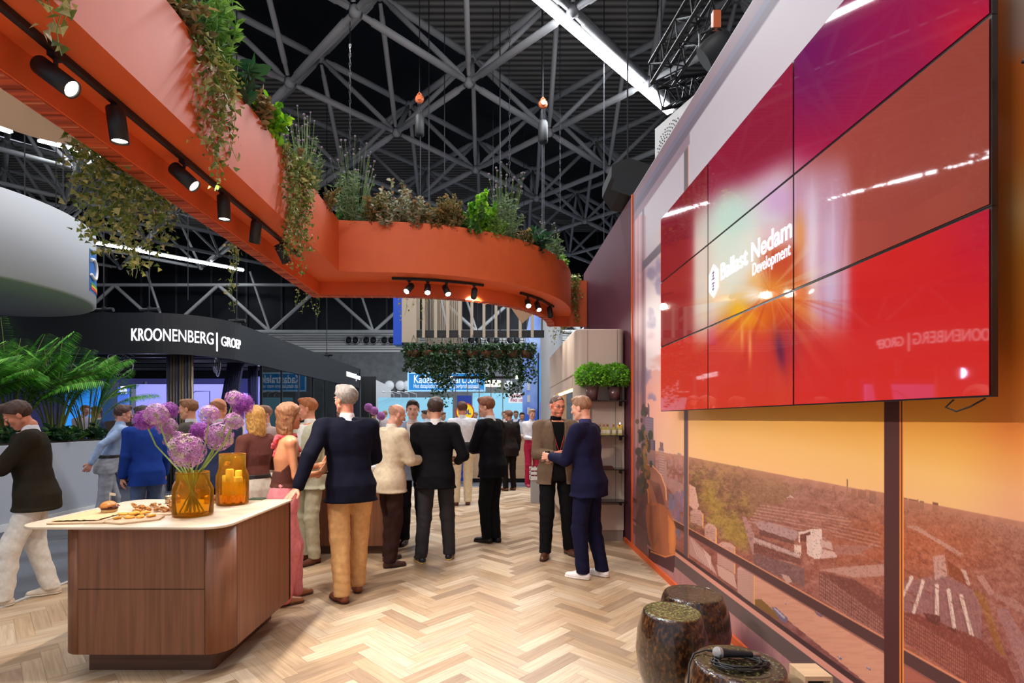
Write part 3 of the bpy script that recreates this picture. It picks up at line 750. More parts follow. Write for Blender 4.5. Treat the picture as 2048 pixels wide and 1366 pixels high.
for k in range(70):
    x, y = rr.uniform(1430, 2048), rr.uniform(560, 1000); s = rr.uniform(10, 50); a, b = K8(x, y), K8(x+s, y+s*.6)
    if y > 520+(x-1430)*.15+30: p.line([a, b], rr.uniform(1.5, 4), (190, 130, 110) if rr.random() < .4 else (122, 54, 34), .5)
S([(1420, 1130), (1760, 1350), (1420, 1350)], (176, 100, 84)); S([(1424, 1160), (1500, 1180), (1600, 1300), (1560, 1330), (1424, 1240)], (150, 84, 60), .7)
# river
riv = [K8(*q) for q in ((640, 760), (850, 850), (1000, 960), (1330, 1140), (1330, 1360), (1250, 1360), (1050, 1200), (840, 1030), (665, 925))]
m = p.poly(riv, (222, 158, 132)); p.fill(m & (noise2(px/30, py/3, 21) > .55), (208, 142, 118), .5)
S([(330, 330), (360, 345), (380, 440), (365, 470), (330, 440)], (226, 178, 160)); S([(215, 290), (300, 330), (305, 460), (215, 340)], (190, 150, 150), .55)
for x, y, w_, h_ in ((825, 943, 9, 8), (995, 995, 40, 22), (1103, 1222, 22, 12), (1250, 1275, 26, 14)):
    a = K8(x, y); p.fill(np.hypot((px-a[0])/(w_*.2), (py-a[1]-(px-a[0])*.6)/(h_*.2)) < 1, (104, 96, 130)); p.fill(np.hypot((px-a[0]+1)/(w_*.12), (py-a[1]+1-(px-a[0])*.6)/(h_*.1)) < 1, (190, 176, 196))
S([(750, 960), (775, 962), (838, 1020), (825, 1045), (800, 1030)], (110, 100, 130)); S([(760, 965), (775, 968), (826, 1016), (815, 1020)], (196, 182, 200))
S([(665, 920), (700, 920), (770, 985), (790, 1030), (668, 950)], (128, 92, 40))
# river-side round buildings
for x, y, w_, h_ in ((368, 470, 34, 80), (440, 545, 30, 110), (520, 640, 46, 150), (622, 760, 44, 190)):
    S([(x-w_, y), (x-w_*.4, y-16), (x+w_*.6, y-6), (x+w_, y+14), (x+w_, y+h_), (x-w_, y+h_*.66)], (206, 160, 148))
    for k in range(int(h_/9)): p.line([K8(x-w_, y+14+k*9), K8(x+w_*.5, y+18+k*9), K8(x+w_, y+24+k*9)], 1.2, (150, 104, 100), .7)
    p.line([K8(x+w_-2, y+14), K8(x+w_-2, y+h_)], 2, (252, 180, 90))
S([(330, 590), (400, 660), (470, 790), (330, 690)], (190, 146, 140)); S([(400, 660), (440, 700), (440, 770)], (220, 182, 172))
S([(470, 740), (560, 790), (575, 870), (480, 800)], (206, 164, 152))
for k in range(8): p.line([K8(340+k*14, 610+k*16), K8(372+k*14, 700+k*14)], 1.4, (236, 200, 190), .7)
# towers and far city at the left
bx = lambda x0, y0, x1, y1, c, a=1.0: p.poly([(x0, y0), (x1, y0+(x1-x0)*.2), (x1, y1), (x0, y1)], c, a)
for k in range(70):
    x = rr.uniform(1300, 1368); y = rr.uniform(905, 960); bx(x, y, x+rr.uniform(2, 6), y+rr.uniform(4, 14), (168+rr.uniform(-30, 30), 128, 134), .7)
for k in range(30):
    x = rr.uniform(1334, 1368); y = rr.uniform(970, 1050); bx(x, y, x+rr.uniform(4, 9), y+rr.uniform(10, 40), (122+rr.uniform(-26, 40), 110, 140), .8)
bx(1289, 832, 1307, 1000, (132, 108, 124)); bx(1296, 808, 1299, 834, (120, 96, 112)); bx(1307, 880, 1311, 1000, (110, 90, 108))
for k in range(24): p.line([(1289, 838+k*5), (1307, 841+k*5)], 1, (170, 146, 156), .6)
bx(1317, 896, 1328, 1020, (150, 116, 120)); bx(1320, 884, 1326, 900, (140, 106, 110)); bx(1328, 922, 1334, 1030, (176, 132, 124))
for k in range(22): p.line([(1319, 902+k*5), (1327, 904+k*5)], 1.6, (216, 190, 190), .8)
p.fill(land*np.exp(-dd/26)*(px > 1292), (206, 146, 116), .6); p.fill(land*(px > 1292)*(zz > .3), (196, 116, 92), .12)
fine = noise2(px/3.2, py/2.2, 41); p.fill(land*(px > 1378)*(fine > .64)*(dd > 12)*(zz > .62), (216, 156, 136), .22); p.fill(land*(px > 1378)*(fine < .36)*(dd > 12)*(zz > .62), (84, 48, 42), .25)
# room part of the picture: curtain, sill, floor
curt = px < 1292; cc = np.stack([150+26*np.sin(px*.9), 110+20*np.sin(px*.9), 118+18*np.sin(px*.9)], -1)
cc[..., 0] += 60*sm(760, 560, py); cc[..., 1] += 40*sm(760, 560, py); cc[..., 2] += 40*sm(760, 560, py)
p.fill(curt*(py > 430), cc, .78)
def below(y1266, y2048=None, x0=1266, x1=2048): return py > y1266+(px-x0)*(y2048-y1266)/(x1-x0)
# sill layers: lines through the wall's vanishing point at given heights
def zb(a, b): return (zz > a) & (zz < b)
p.fill(zb(0, .2), (184, 132, 132)); p.fill(zb(0, .2)*(noise2(px/4, py/40, 31) > .55), (172, 116, 122), .5)
p.fill(np.exp(-((yy-3.35)/.16)**4-((zz-.02)/.13)**4)*(zz < .2), (118, 62, 80), .8)
p.fill(np.exp(-((yy-3.25)/.22)**4-((zz-.0)/.17)**4)*(zz < .2), (150, 96, 130), .4)
p.fill(zb(.19, .30), (104, 84, 84)); p.fill(zb(.30, .335), (222, 152, 136)); p.fill(zb(.335, .365), (78, 50, 52))
bar = zb(.565, .62)
p.fill(bar, (92, 58, 56)); p.fill(zb(.557, .565), (150, 90, 80), .8); p.fill(zb(.62, .626), (230, 150, 110), .8)
# mullions (vertical)
p.fill(((px > 1768) & (px < 1799) & (zz > .36)), (84, 44, 44)); p.fill(((px > 1799) & (px < 1801.5) & (zz > .36)), (255, 150, 50)); p.fill(((px > 1801.5) & (px < 1805) & (zz > .36)), (120, 60, 50)); p.fill(((px > 1805) & (px < 1807.5) & (zz > .36)), (255, 160, 70))
p.fill(((px > 1368.5) & (px < 1375.5) & (zz > .36)), (104, 84, 90)); p.fill(((px > 1375.5) & (px < 1377.5) & (zz > .36)), (246, 150, 70))
p.fill((px < 1289) & (px > 1284), (90, 70, 84), .6); p.fill(((px > 1284) & (px < 1325) & (zz > 3.24) & (zz < 3.34)), (92, 74, 88), .9)
# cornice of the picture
p.fill(zz > 4.02, (104, 84, 104)); p.fill((zz > 4.10) & (zz < 4.16), (112, 104, 132)); p.fill(zb(3.92, 4.02)*(px < 1380), (150, 120, 136)); p.fill((zz > 4.16), (140, 110, 124))
# armchairs and the big plant of the picture
ch = [(1281, 935), (1290, 928), (1305, 932), (1322, 950), (1331, 975), (1333, 1000), (1333, 1040), (1312, 1030), (1297, 1022), (1280, 1000)]
p.poly(ch, (160, 98, 80)); p.poly([(1286, 945), (1296, 945), (1303, 990), (1298, 1022), (1290, 1010)], (196, 112, 66)); p.poly([(1300, 960), (1320, 968), (1330, 1010), (1316, 1010)], (120, 70, 64))
p.line([(1281, 935), (1290, 928), (1305, 932), (1322, 950), (1331, 975), (1333, 1000)], 2, (244, 170, 120))
p.poly([(1272, 960), (1284, 942), (1297, 990), (1300, 1030), (1294, 1080), (1298, 1145), (1284, 1130), (1270, 1110)], (112, 76, 72), .9)
p.line([(1283, 942), (1296, 985), (1298, 1030)], 1.6, (236, 150, 100))
p.poly([(1293, 1010), (1300, 1003), (1322, 1008), (1340, 1022), (1350, 1050), (1352, 1085), (1350, 1110), (1330, 1116), (1306, 1106), (1297, 1080), (1292, 1040)], (176, 100, 66))
p.poly([(1336, 1030), (1350, 1050), (1352, 1085), (1349, 1108), (1338, 1106)], (210, 122, 70)); p.poly([(1300, 1012), (1312, 1010), (1318, 1080), (1306, 1100), (1298, 1060)], (150, 84, 62))
p.fill(np.exp(-((px-1312)/9)**2-((py-1050)/40)**2), (206, 128, 84), .5); p.fill(np.exp(-((px-1345)/5)**2-((py-1070)/34)**2), (248, 156, 84), .6); p.fill(np.exp(-((px-1310)/12)**2-((py-960)/20)**2), (206, 146, 120), .5); p.poly([(1296, 1096), (1330, 1114), (1350, 1110), (1350, 1130), (1347, 1146), (1310, 1126), (1298, 1130)], (84, 44, 52))
p.line([(1302, 1103), (1330, 1114), (1349, 1109)], 2, (250, 150, 80))
for k in range(40):
    x, y = rr.gauss(1284, 7), rr.uniform(815, 990); p.fill(np.hypot((px-x)/rr.uniform(2.5, 5.5), (py-y)/rr.uniform(5, 12)) < 1, (78+rr.uniform(-16, 20), 68+rr.uniform(-10, 16), 62), .85)
for k in range(12):
    x, y = rr.gauss(1291, 4), rr.uniform(850, 960); p.fill(np.hypot((px-x)/2.6, (py-y)/8) < 1, (170, 118, 62), .7)
p.fill(px < 1270.5, (150, 92, 96), .5)
Cl = lin(np.clip(p.C, 0, 255))
wallr = grid_mesh('wall_right', Ys, Zs, XW, Cl, attrmat('printed_skyline', .5, spec=.35)); tag(wallr, kind='structure')
MB().box(XW+.003, XW+.20, 1.25, YE, 0, ZTOP).build('wall_right', M['white'], kind='structure')
MB().box(XW, XW+.20, YE+.045, 9.6, 0, ZTOP).build('wall_right', M['purple'], kind='structure')
MB().box(XW-.012, XW+.2, YE, YE+.045, 0, ZTOP).build('trim_2', M['orange'], kind='structure')
MB().box(XW-.02, XW+.002, 1.25, 6.55, .0, .055).build('baseboard_right', M['orange'], kind='structure')
MB().box(1.60, 1.70, 9.6, 9.75, 0, Z0).build('wall_right', M['purple'], kind='structure')

# ------------------------------------------------------------------ video wall, 3 x 3 screens
XS = 1.484; CB = [1.533, 2.546, 3.566, 4.585]; RB = [1.6255+.573*k for k in range(4)]
vw_g = 'screens of the video wall'
names = {0: 'bottom', 1: 'middle', 2: 'top'}; cn = {0: 'near', 1: 'centre', 2: 'far'}
desc = {(0, 0): 'large red screen at the bottom near corner of the video wall, mirroring the white lettering', (0, 1): 'red screen with violet patches below the glowing name, bottom row centre', (0, 2): 'narrow-looking red screen at the bottom far corner of the video wall',
        (1, 0): 'dusky red screen in the middle row, nearest the camera, with a pale vertical glow', (1, 1): 'glowing centre screen of the video wall showing the white company name', (1, 2): 'screen at the far end of the middle row, half dark red and half white glow',
        (2, 0): 'magenta screen at the top near corner of the video wall, cut by the frame', (2, 1): 'magenta screen with white glow at its foot, top row centre', (2, 2): 'small-looking dark red screen at the top far corner of the video wall'}
scr_mat = attrmat('screen_picture', .03, em=.88, spec=.55, base=False)
frame_mat = mat('screen_bezel', (14, 13, 14), .3)
def screen_paint(px, py, row, colm):
    q = Paint(px, py)
    top = np.array([(150, 6, 76), (150, 16, 60), (104, 8, 40)][colm], float); tl_ = np.array([(176, 14, 56), (150, 16, 50), (136, 14, 34)][colm], float)
    mid = np.array([(168, 66, 58), (170, 50, 46), (146, 22, 30)][colm], float); bot = np.array([(212, 26, 30), (210, 40, 32), (206, 38, 30)][colm], float)  # middle-row reds carry the muddy cast of reflections in their colour
    if row == 2: t = sm(0, 1, (py-60)/350)[..., None]; q.C = top*(1-t)+tl_*t
    elif row == 1: t = sm(1600, 1980, px)[..., None]; q.C = mid*(1-t*.2)+np.array((30, 14, 4))*t*.5
    else: t = sm(560, 800, py)[..., None]; q.C = (bot*(1-t)+(bot+(8, 14, 2))*t)
    if row == 2 and colm == 0: q.fill(sm(1760, 1600, px)*sm(330, 100, py), (104, 10, 96), .7); q.fill(np.exp(-((px-1960)/110)**2-((py-70)/90)**2), (206, 18, 44), .8)
    if row == 0 and colm == 0: q.fill(sm(1800, 1980, px)*sm(640, 420, py), (186, 10, 56), .8)
    if row == 1: q.fill(noise2((px+py*1.3)/260, py/900, 4), (206, 110, 84), .22)
    st = noise2(px/14, py/220, 3)
    g = np.exp(-((px-1492)/100)**6-((py-495+(px-1490)*.55)/128)**6); q.fill(g, (236, 236, 222), 1)
    q.fill(np.exp(-((px-1402)/15)**4-((py-545)/125)**4), (226, 214, 200), .9)
    q.fill(np.exp(-((px-1640)/58)**6-((py-488)/165)**6), (206, 158, 180), .95); q.fill(np.exp(-((px-1624)/13)**2-((py-510)/130)**4), (240, 232, 240), .8)
    q.fill(np.exp(-((px-1660)/16)**2-((py-540)/110)**4), (214, 196, 224), .7); q.fill(np.exp(-((px-1640)/60)**6-((py-500)/150)**6)*sm(.5, .7, st), (228, 190, 214), .5)
    q.fill(np.exp(-((px-1465)/46)**2-((py-425)/46)**2), (196, 226, 214), .8); q.fill(np.exp(-((px-1556)/46)**2-((py-400)/46)**2), (214, 160, 214), .8)
    q.fill(np.exp(-((px-1450)/30)**2-((py-470)/70)**2), (206, 232, 214), .6); q.fill(np.exp(-((px-1430)/20)**2-((py-590)/50)**2), (250, 226, 190), .7)
    q.fill(np.exp(-((px-1560)/44)**4-((py-470)/26)**4), (226, 178, 190), .6)
    # burst of orange below the name
    q.fill(np.exp(-((px-1560)/42)**4-((py-530)/42)**4)*(px < 1606), (196, 60, 26), .92)
    for x, y, a, b, c, k in ((1545, 585, 44, 34, (240, 132, 26), .95), (1600, 600, 22, 60, (236, 116, 36), .85), (1600, 470, 12, 50, (236, 150, 60), .7), (1506, 640, 60, 24, (246, 150, 20), .95), (1478, 625, 22, 30, (255, 190, 30), .95), (1550, 640, 36, 30, (226, 96, 20), .85), (1512, 560, 16, 22, (250, 190, 110), .7),
                              (1586, 660, 40, 40, (214, 60, 34), .7), (1474, 672, 30, 30, (236, 110, 40), .7), (1506, 590, 20, 14, (255, 244, 226), .9), (1574, 585, 7, 9, (255, 236, 200), .9)):
        q.fill(np.exp(-((px-x)/a)**2-((py-y)/b)**2), c, k)
    ang = np.arctan2(py-580, px-1540); r = np.hypot(px-1540, py-580); ry = noise2(ang*9+30, r/500, 8)
    q.fill(np.exp(-((r-40)/110)**2)*sm(.52, .66, ry)*(py > 585), (255, 190, 90), .25); q.fill(np.exp(-((r-90)/90)**2)*sm(.50, .72, noise2(ang*8+60, r/500, 12))*(py > 600), (196, 36, 30), .4)
    q.fill(np.exp(-((r-60)/70)**2)*sm(.58, .7, ry)*(py < 585), (246, 226, 190), .25)
    q.fill(np.exp(-((px-1560-(py-700)*.15)/9)**2-((py-700)/34)**2), (66, 10, 64), .85); q.fill(np.exp(-((px-1575)/30)**2-((py-690)/50)**2), (150, 20, 60), .5)  # dark violet patch painted into the bottom-row picture
    q.fill(np.exp(-((px-1500)/3.5)**2-((py-690)/34)**2), (250, 150, 80), .9); q.fill(np.exp(-((px-1484)/3)**2-((py-670)/26)**2), (250, 170, 90), .7)
    return lin(np.clip(q.C, 0, 255))
for r in range(3):
    for c in range(3):
        y0, y1, z0, z1 = CB[c], CB[c+1], RB[r], RB[r+1]
        t = thing('video_screen', desc[r, c], 'screen', (XS+.05, (y0+y1)/2, z0), group=vw_g)
        o = MB().box(XS+.004, XS+.022, y0+.001, y1-.001, z0+.001, z1-.001).build('bezel', frame_mat, t); o.location = -Vector(t.location)
        g = .0065; Yg = np.linspace(y0+g, y1-g, 130); Zg = np.linspace(z0+g, z1-g, 90)
        ya, za = np.meshgrid(Yg, Zg, indexing='ij')
        o = grid_mesh('display', Yg, Zg, XS, screen_paint(VX+F*XS/ya, VY-F*(za-EYE)/ya, r, c), scr_mat, t); o.location = -Vector(t.location)
        o = MB().box(XS+.022, XW-.001, (y0+y1)/2-.12, (y0+y1)/2+.12, (z0+z1)/2-.1, (z0+z1)/2+.1).build('wall_mount', M['black'], t); o.location = -Vector(t.location)
# writing on the centre screen
txt_mat = mat('screen_lettering', (235, 232, 250), .4, em=1.0)
def text(name, body, size, mat_, loc, rot, bold=0, extrude=.001, align='LEFT', sx=1, parent=None, space=1, label=None, cat=None):
    c = bpy.data.curves.new(name, 'FONT'); c.body = body; c.size = size; c.extrude = extrude; c.offset = bold; c.align_x = align; c.space_character = space
    tmp = bpy.data.objects.new(name+'_t', c); COL.objects.link(tmp)
    dg = bpy.context.evaluated_depsgraph_get(); me = bpy.data.meshes.new_from_object(tmp.evaluated_get(dg))
    bpy.data.objects.remove(tmp); bpy.data.curves.remove(c)
    o = bpy.data.objects.new(name, me); COL.objects.link(o); me.materials.clear(); me.materials.append(mat_)
    me.transform(Matrix.Diagonal((sx, 1, 1, 1)))
    o.location = loc; o.rotation_euler = rot
    if parent is not None: o.parent = parent; o.location = Vector(loc)-Vector(parent.location)
    if label: o['label'] = label; o['category'] = cat
    return o
centre = [o for o in bpy.data.objects if o.get('label') == desc[1, 1]][0]
RX = (R(90), 0, R(-90))          # faces -X, reads towards -Y
# far edge of the centre column is Y=3.566; text runs towards the camera
zz_ = lambda px_, py_: EYE+(VY-py_)*(XS*F/(px_-VX))/F
yb = lambda px_: XS*F/(px_-VX)
def scr_text(body, pxa, pya, pxb, size_, bold):
    ya, yb_ = yb(pxa), yb(pxb); z = zz_(pxa, pya)
    o = text('lettering', body, size_, txt_mat, (XS-.003, ya, z), RX, bold, .0008, parent=centre)
    L = o.dimensions.x if o.dimensions.x else 1
    xs_ = [v.co.x for v in o.data.vertices]; L = max(xs_)-min(xs_)
    o.data.transform(Matrix.Diagonal(((ya-yb_)/L, 1, 1, 1))); return o
scr_text('Ballast Nedam', 1441, 561, 1583, .150, .0028)
scr_text('Development', 1505, 552, 1581, .098, .0008)
hx = []; yc, zc = yb(1428), zz_(1428, 562)
mb = MB(); hexp = [(.085*sin(pi/3*k), .115*cos(pi/3*k)) for k in range(6)]
mb.add([(XS-.004, yc+a, zc+b) for a, b in hexp], [tuple(range(6))])
o = mb.build('hexagon_emblem', txt_mat, centre); o.location = -Vector(centre.location)
mb = MB()
for s in (1, -1):
    for w_, z in ((.035, .055), (.02, .035), (.045, .015)): mb.box(XS-.006, XS-.005, yc-w_*.6, yc+w_*.6, zc+s*z-.006, zc+s*z+.006)
    mb.box(XS-.006, XS-.005, yc-.006, yc+.006, zc+s*.005, zc+s*.07)
o = mb.build('emblem_figure', mat('emblem_grey', (150, 140, 160), .5, em=.25), centre); o.location = -Vector(centre.location)
cab = MB().tube([(1.535, 1.49, 2.60), (1.56, 1.44, 2.57), (1.57, 1.41, 2.45), (1.565, 1.42, 2.30), (1.54, 1.48, 2.22)], .007, 8).build('power_cable', M['black']); tag(cab, 'black cable looping out at the near edge of the video wall', 'cable')
cab = MB().tube([(1.54, 1.72, 1.625), (1.53, 1.74, 1.60), (1.53, 1.70, 1.585), (1.54, 1.66, 1.60), (1.55, 1.62, 1.625)], .003, 6).build('thin_wire', M['black']); tag(cab, 'thin wire loop hanging from the near bottom corner of the video wall', 'cable')

# ------------------------------------------------------------------ shelf cabinet at the far end of the wall
cab = thing('shelf_cabinet', 'tall greige cabinet with rounded corners and dark shelves beside the purple wall', 'cabinet', (1.35, 6.5, 0))
def CB_(o): o.location = -Vector(cab.location); return o
def rrect(x0, x1, y0, y1, r, n=8, corners=(1, 1, 1, 1)):
    out = []
    for (cx_, cy_, a0, on) in ((x0+r, y0+r, pi, corners[0]), (x1-r, y0+r, 1.5*pi, corners[1]), (x1-r, y1-r, 0, corners[2]), (x0+r, y1-r, .5*pi, corners[3])):
        if on:
            for k in range(n+1): a = a0+(pi/2)*k/n; out.append((cx_+r*cos(a), cy_+r*sin(a)))
        else: out.append((cx_+(r if cx_ > (x0+x1)/2 else -r), cy_+(r if cy_ > (y0+y1)/2 else -r)))
    return out
CX0, CX1, CY0, CY1 = 1.02, 1.655, 6.50, 9.5
bevel(CB_(MB().prism(rrect(CX0, CX1, CY0, CY1, .10, corners=(1, 1, 0, 0)), 2.13, 2.70).build('upper_cabinet', M['greige'], cab)), .012)
CB_(MB().prism(rrect(CX0+.004, CX1-.004, CY0+.05, CY1, .10, corners=(1, 0, 0, 0)), .14, .47).build('lower_cabinet', M['greige'], cab))
CB_(MB().box(CX0+.06, CX1-.01, CY0+.06, CY1, 0, .14).build('plinth', mat('greige_plinth', (150, 132, 120), .6), cab))
CB_(MB().box(CX0+.10, CX1-.02, CY0+.08, CY0+.12, .47, 2.13).build('back_panel', M['greige'], cab))
CB_(MB().box(CX1-.03, CX1, CY0+.04, CY0+1.0, .47, 2.13).build('side_panel', M['greige'], cab))
# long left side with a lit niche
CB_(MB().prism(rrect(CX0+.004, CX0+.20, CY0+.05, CY0+.30, .09, corners=(1, 0, 0, 1)), .47, 2.13).box(CX0+.01, CX0+.2, 8.7, CY1, .47, 2.13).box(CX0+.01, CX0+.2, CY0+.3, 8.7, .47, 1.05).box(CX0+.01, CX0+.2, CY0+.3, 8.7, 1.98, 2.13).build('side_cladding', M['greige'], cab))
CB_(MB().box(CX0+.45, CX0+.47, CY0+.3, 8.7, 1.05, 1.98).build('niche_back', mat('niche_cream', (244, 222, 190), .6), cab))
CB_(MB().box(CX0+.06, CX0+.10, CY0+.34, 8.66, 1.955, 1.975).build('niche_light', mat('niche_glow', (255, 226, 180), .5, em=6), cab))
for k, x in enumerate((CX0+.16, CX1-.10)): CB_(MB().box(x-.002, x+.002, CY0-.0015, CY0+.02, 2.15, 2.69).build('panel_joint', M['softblack'], cab))
CB_(MB().box(CX1-.105, CX1-.101, CY0+.078, CY0+.09, .20, 2.13).build('panel_joint', M['softblack'], cab))
smoke = mat('smoked_shelf', (34, 26, 26), .18)
zsh = [zat(801, 6.45), zat(870, 6.45), zat(937, 6.45), zat(1001, 6.45)]
for z in zsh:
    s = CB_(MB().box(CX0+.02, CX1-.01, CY0-.16, CY0+.08, z-.012, z).build('shelf', smoke, cab))
    MB().box(CX1-.06, CX1-.04, CY0-.14, CY0+.08, z-.022, z-.0125).prism([(CX1-.06, CY0+.0), (CX1-.04, CY0), (CX1-.04, CY0+.08), (CX1-.06, CY0+.08)], z-.07, z-.022).build('bracket', M['black'], s)
# white round column behind the cabinet
MB().lathe([(.30, 0), (.30, 6.0)], 32).build('column', mat('pale_grey_column', (182, 184, 188), .6), kind='structure').location = (1.55, 14.0, 0)
# ------------------------------------------------------------------ charcoal booth on the left
bo = thing('exhibition_booth', 'charcoal exhibition booth with white lettering on its deep fascia and glass side', 'exhibition booth', (-8, 12, 0))
def BO(o): o.location = -Vector(bo.location); return o
XB, YB, ZB0, ZB1 = -5.86, 10.5, 2.90, 3.74
rc = 1.25
pth = [(-26, YB)]+[(XB-rc+rc*sin(a), YB+rc-rc*cos(a)) for a in np.linspace(0, pi/2, 14)]+[(XB, 22.4)]
pin = offs(pth, .12)
BO(MB().ribbon(pth, pin, ZB0, ZB1).build('fascia', M['fascia'], bo))
BO(MB().prism([(x, y) for x, y in pin]+[(-26, 22.4)], ZB1-.12, ZB1-.06).build('booth_roof', M['softblack'], bo))
BO(MB().box(-26, XB, 22.3, 22.4, 0, ZB1).build('end_wall', M['fascia'], bo))
inner_wall = mat('violet_lit_wall', (112, 112, 168), .7)
BO(MB().box(-26, XB-1.5, 17.0, 17.1, 0, ZB0).build('rear_wall', inner_wall, bo))
for k in range(5): BO(MB().box(-22, XB-.3, 11.6+k*1.1, 11.66+k*1.1, ZB0+.18, ZB0+.26).build('ceiling_rail', M['black'], bo))
mgl = glassmat('booth_glass', (205, 215, 235))
for k in range(7):
    y0 = 13.0+k*1.22
    if y0 > 21: break
    f = BO(MB().box(XB-.06, XB-.04, y0+.02, y0+1.18, .02, ZB0).build('glass_panel', mgl, bo))
    MB().box(XB-.08, XB-.02, y0-.02, y0+.02, 0, ZB0).build('panel_frame', M['black'], f)
# violet screens and a blue line inside
scrn = mat('violet_video', (150, 150, 235), .5, em=1.0); blue = mat('blue_neon', (70, 130, 255), .5, em=4)
BO(MB().box(-10.2, -7.6, 14.6, 14.66, 1.2, 2.55).build('lit_screen', scrn, bo))
BO(MB().box(-8.2, -6.1, 16.8, 16.86, .9, 2.4).build('lit_screen', scrn, bo))
mb = MB(); 
for (x0, z0), (x1, z1) in (((-6.6, 1.5), (-6.6, 2.45)), ((-8.2, 1.9), (-6.6, 1.9))): mb.box(min(x0, x1)-.02, max(x0, x1)+.02, 16.2, 16.24, min(z0, z1)-.02, max(z0, z1)+.02)
mb = MB()
ln = [(-9.6, 1.3), (-9.6, 1.75), (-9.1, 2.1), (-8.6, 1.75), (-8.6, 1.3)], [(-9.1, 1.9), (-8.5, 2.35), (-8.1, 2.35), (-8.1, 1.3)]
for L_ in ln: mb.tube([(x, 14.585, z) for x, z in L_], .012, 5)
BO(mb.build('house_outline_drawing', mat('slate_line', (110, 120, 150), .6), bo))
# unseen point lights added to brighten the booth interior
for (x, y, pw, c) in ((-8.6, 12.8, 50, (.62, .62, 1)), (-7.6, 18.5, 90, (.5, .6, 1)), (-14, 13.5, 60, (.7, .7, 1)), (-6.9, 14.8, 60, (.6, .65, 1))):
    l = bpy.data.lights.new('booth_fill_light', 'POINT'); l.energy = pw; l.color = c; l.shadow_soft_size = .15
    o = bpy.data.objects.new('booth_fill_light', l); COL.objects.link(o); o.location = (x, y, 2.7)
# company lettering bent round the corner of the fascia
def bent_text(body, size, s0, z, path, out, name='fascia_lettering', sx=1, mat_=None, parent=None, bold=0, ext=.012):
    o = text(name, body, size, mat_ or M['letter'], (0, 0, 0), (0, 0, 0), bold, ext, sx=sx)
    P_ = np.array(path); seg = np.linalg.norm(np.diff(P_, axis=0), axis=1); cum = np.r_[0, np.cumsum(seg)]
    for v in o.data.vertices:
        s = s0+v.co.x; i = min(max(np.searchsorted(cum, s)-1, 0), len(seg)-1); t = (s-cum[i])/seg[i]
        p_ = P_[i]+(P_[i+1]-P_[i])*t; d = (P_[i+1]-P_[i])/seg[i]; n_ = np.array((d[1], -d[0]))
        q = p_+n_*(out+v.co.z); v.co = (q[0], q[1], z+v.co.y)
    if parent is not None: o.parent = parent; o.location = -Vector(parent.location)
    return o
s0 = 26-7.44
def tw(body, size):
    o = text('m', body, size, M['letter'], (0, 0, 0), (0, 0, 0)); xs = [v.co.x for v in o.data.vertices]; bpy.data.objects.remove(o); return max(xs)
w1 = tw('KROONENBERG', .36)
tot = 2.32; k1 = tot*.675/w1
bent_text('KROONENBERG', .36, s0, 3.165, pth, .004, sx=k1, parent=bo)
s1 = s0+tot*.675+.06
bent_text('|', .44, s1-.02, 3.13, pth, .004, sx=.7, parent=bo)
w2 = tw('GROEP', .30); bent_text('GROEP', .30, s1+.11, 3.165, pth, .004, sx=tot*.27/w2, parent=bo)
L0 = 20.1+ (rc*pi/2+26-(-XB)-rc) - YB - rc
w1 = tw('KROONENBERG', .27); bent_text('KROONENBERG', .27, L0+.2, 3.26, pth, .004, sx=1.35/w1, parent=bo, bold=.002)
bent_text('|', .33, L0+1.58, 3.24, pth, .004, sx=.7, parent=bo); w2 = tw('GROEP', .22); bent_text('GROEP', .22, L0+1.66, 3.26, pth, .004, sx=.62/w2, parent=bo)
# rigging clamps on top of the fascia
cl = thing('rigging_clamp', 'black rigging clamp and chain on top of the charcoal fascia', 'rigging clamp', (-9.8, 10.7, ZB1), group='rigging clamps along the top of the charcoal fascia')
MB().tube([(-.18, 0, .08), (.2, 0, .10)], .045, 8).tube([(0, 0, 0), (0, 0, .16)], .04, 8).box(-.08, .08, -.05, .05, 0, .05).build('clamp', M['softblack'], cl)
MB().tube([(0, 0, .15), (0, 0, HR-ZB1)], .012, 5).build('lifting_chain', M['cable'], cl)
for x, y in ((-9.0, 10.7), (-8.15, 10.7), (-7.2, 10.7), (-5.98, 11.9), (-5.95, 18.2)): dup(cl, (x, y, ZB1))
# wall fans
def fan(loc, rz, r, label):
    t = thing('wall_fan', label, 'fan', loc, rz)
    mb = MB(); Mx = Matrix.Rotation(pi/2, 3, 'X')
    for q in (1, .72, .44): mb.tube([(r*q*cos(a), -.10*(1-q), r*q*sin(a)) for a in np.linspace(0, 2*pi, 33)], .006 if q < 1 else .012, 5, cap=False)
    for k in range(28):
        a = 2*pi*k/28; mb.tube([(r*.12*cos(a), -.10, r*.12*sin(a)), (r*.6*cos(a+.15), -.08, r*.6*sin(a+.15)), (r*cos(a+.2), 0, r*sin(a+.2))], .003, 4, cap=False)
    mb.build('guard', M['chrome'], t)
    MB().lathe([(.001, -.05), (.06, -.04), (.06, .10), (.001, .12)], 16, M=Mx).build('motor', M['softblack'], t)
    mb = MB()
    for k in range(3):
        a = 2*pi*k/3; v = []
        for rr_, hw, tw_ in ((.05, .03, 0), (r*.5, .09, .02), (r*.85, .10, .03)):
            for s in (-1, 1): v.append((rr_*cos(a)-s*hw*sin(a), -.03+s*tw_, rr_*sin(a)+s*hw*cos(a)))
        mb.add(v, [(0, 1, 3, 2), (2, 3, 5, 4)])
    mb.build('blades', M['softblack'], t)
    MB().tube([(-r, 0, 0), (-r*1.02, .05, r*.9), (0, .08, r*1.25), (r*1.02, .05, r*.9), (r, 0, 0)], .012, 6).box(-.04, .04, .04, .12, r*1.2, r*1.2+.10).build('bracket', M['chrome'], t)
    return t
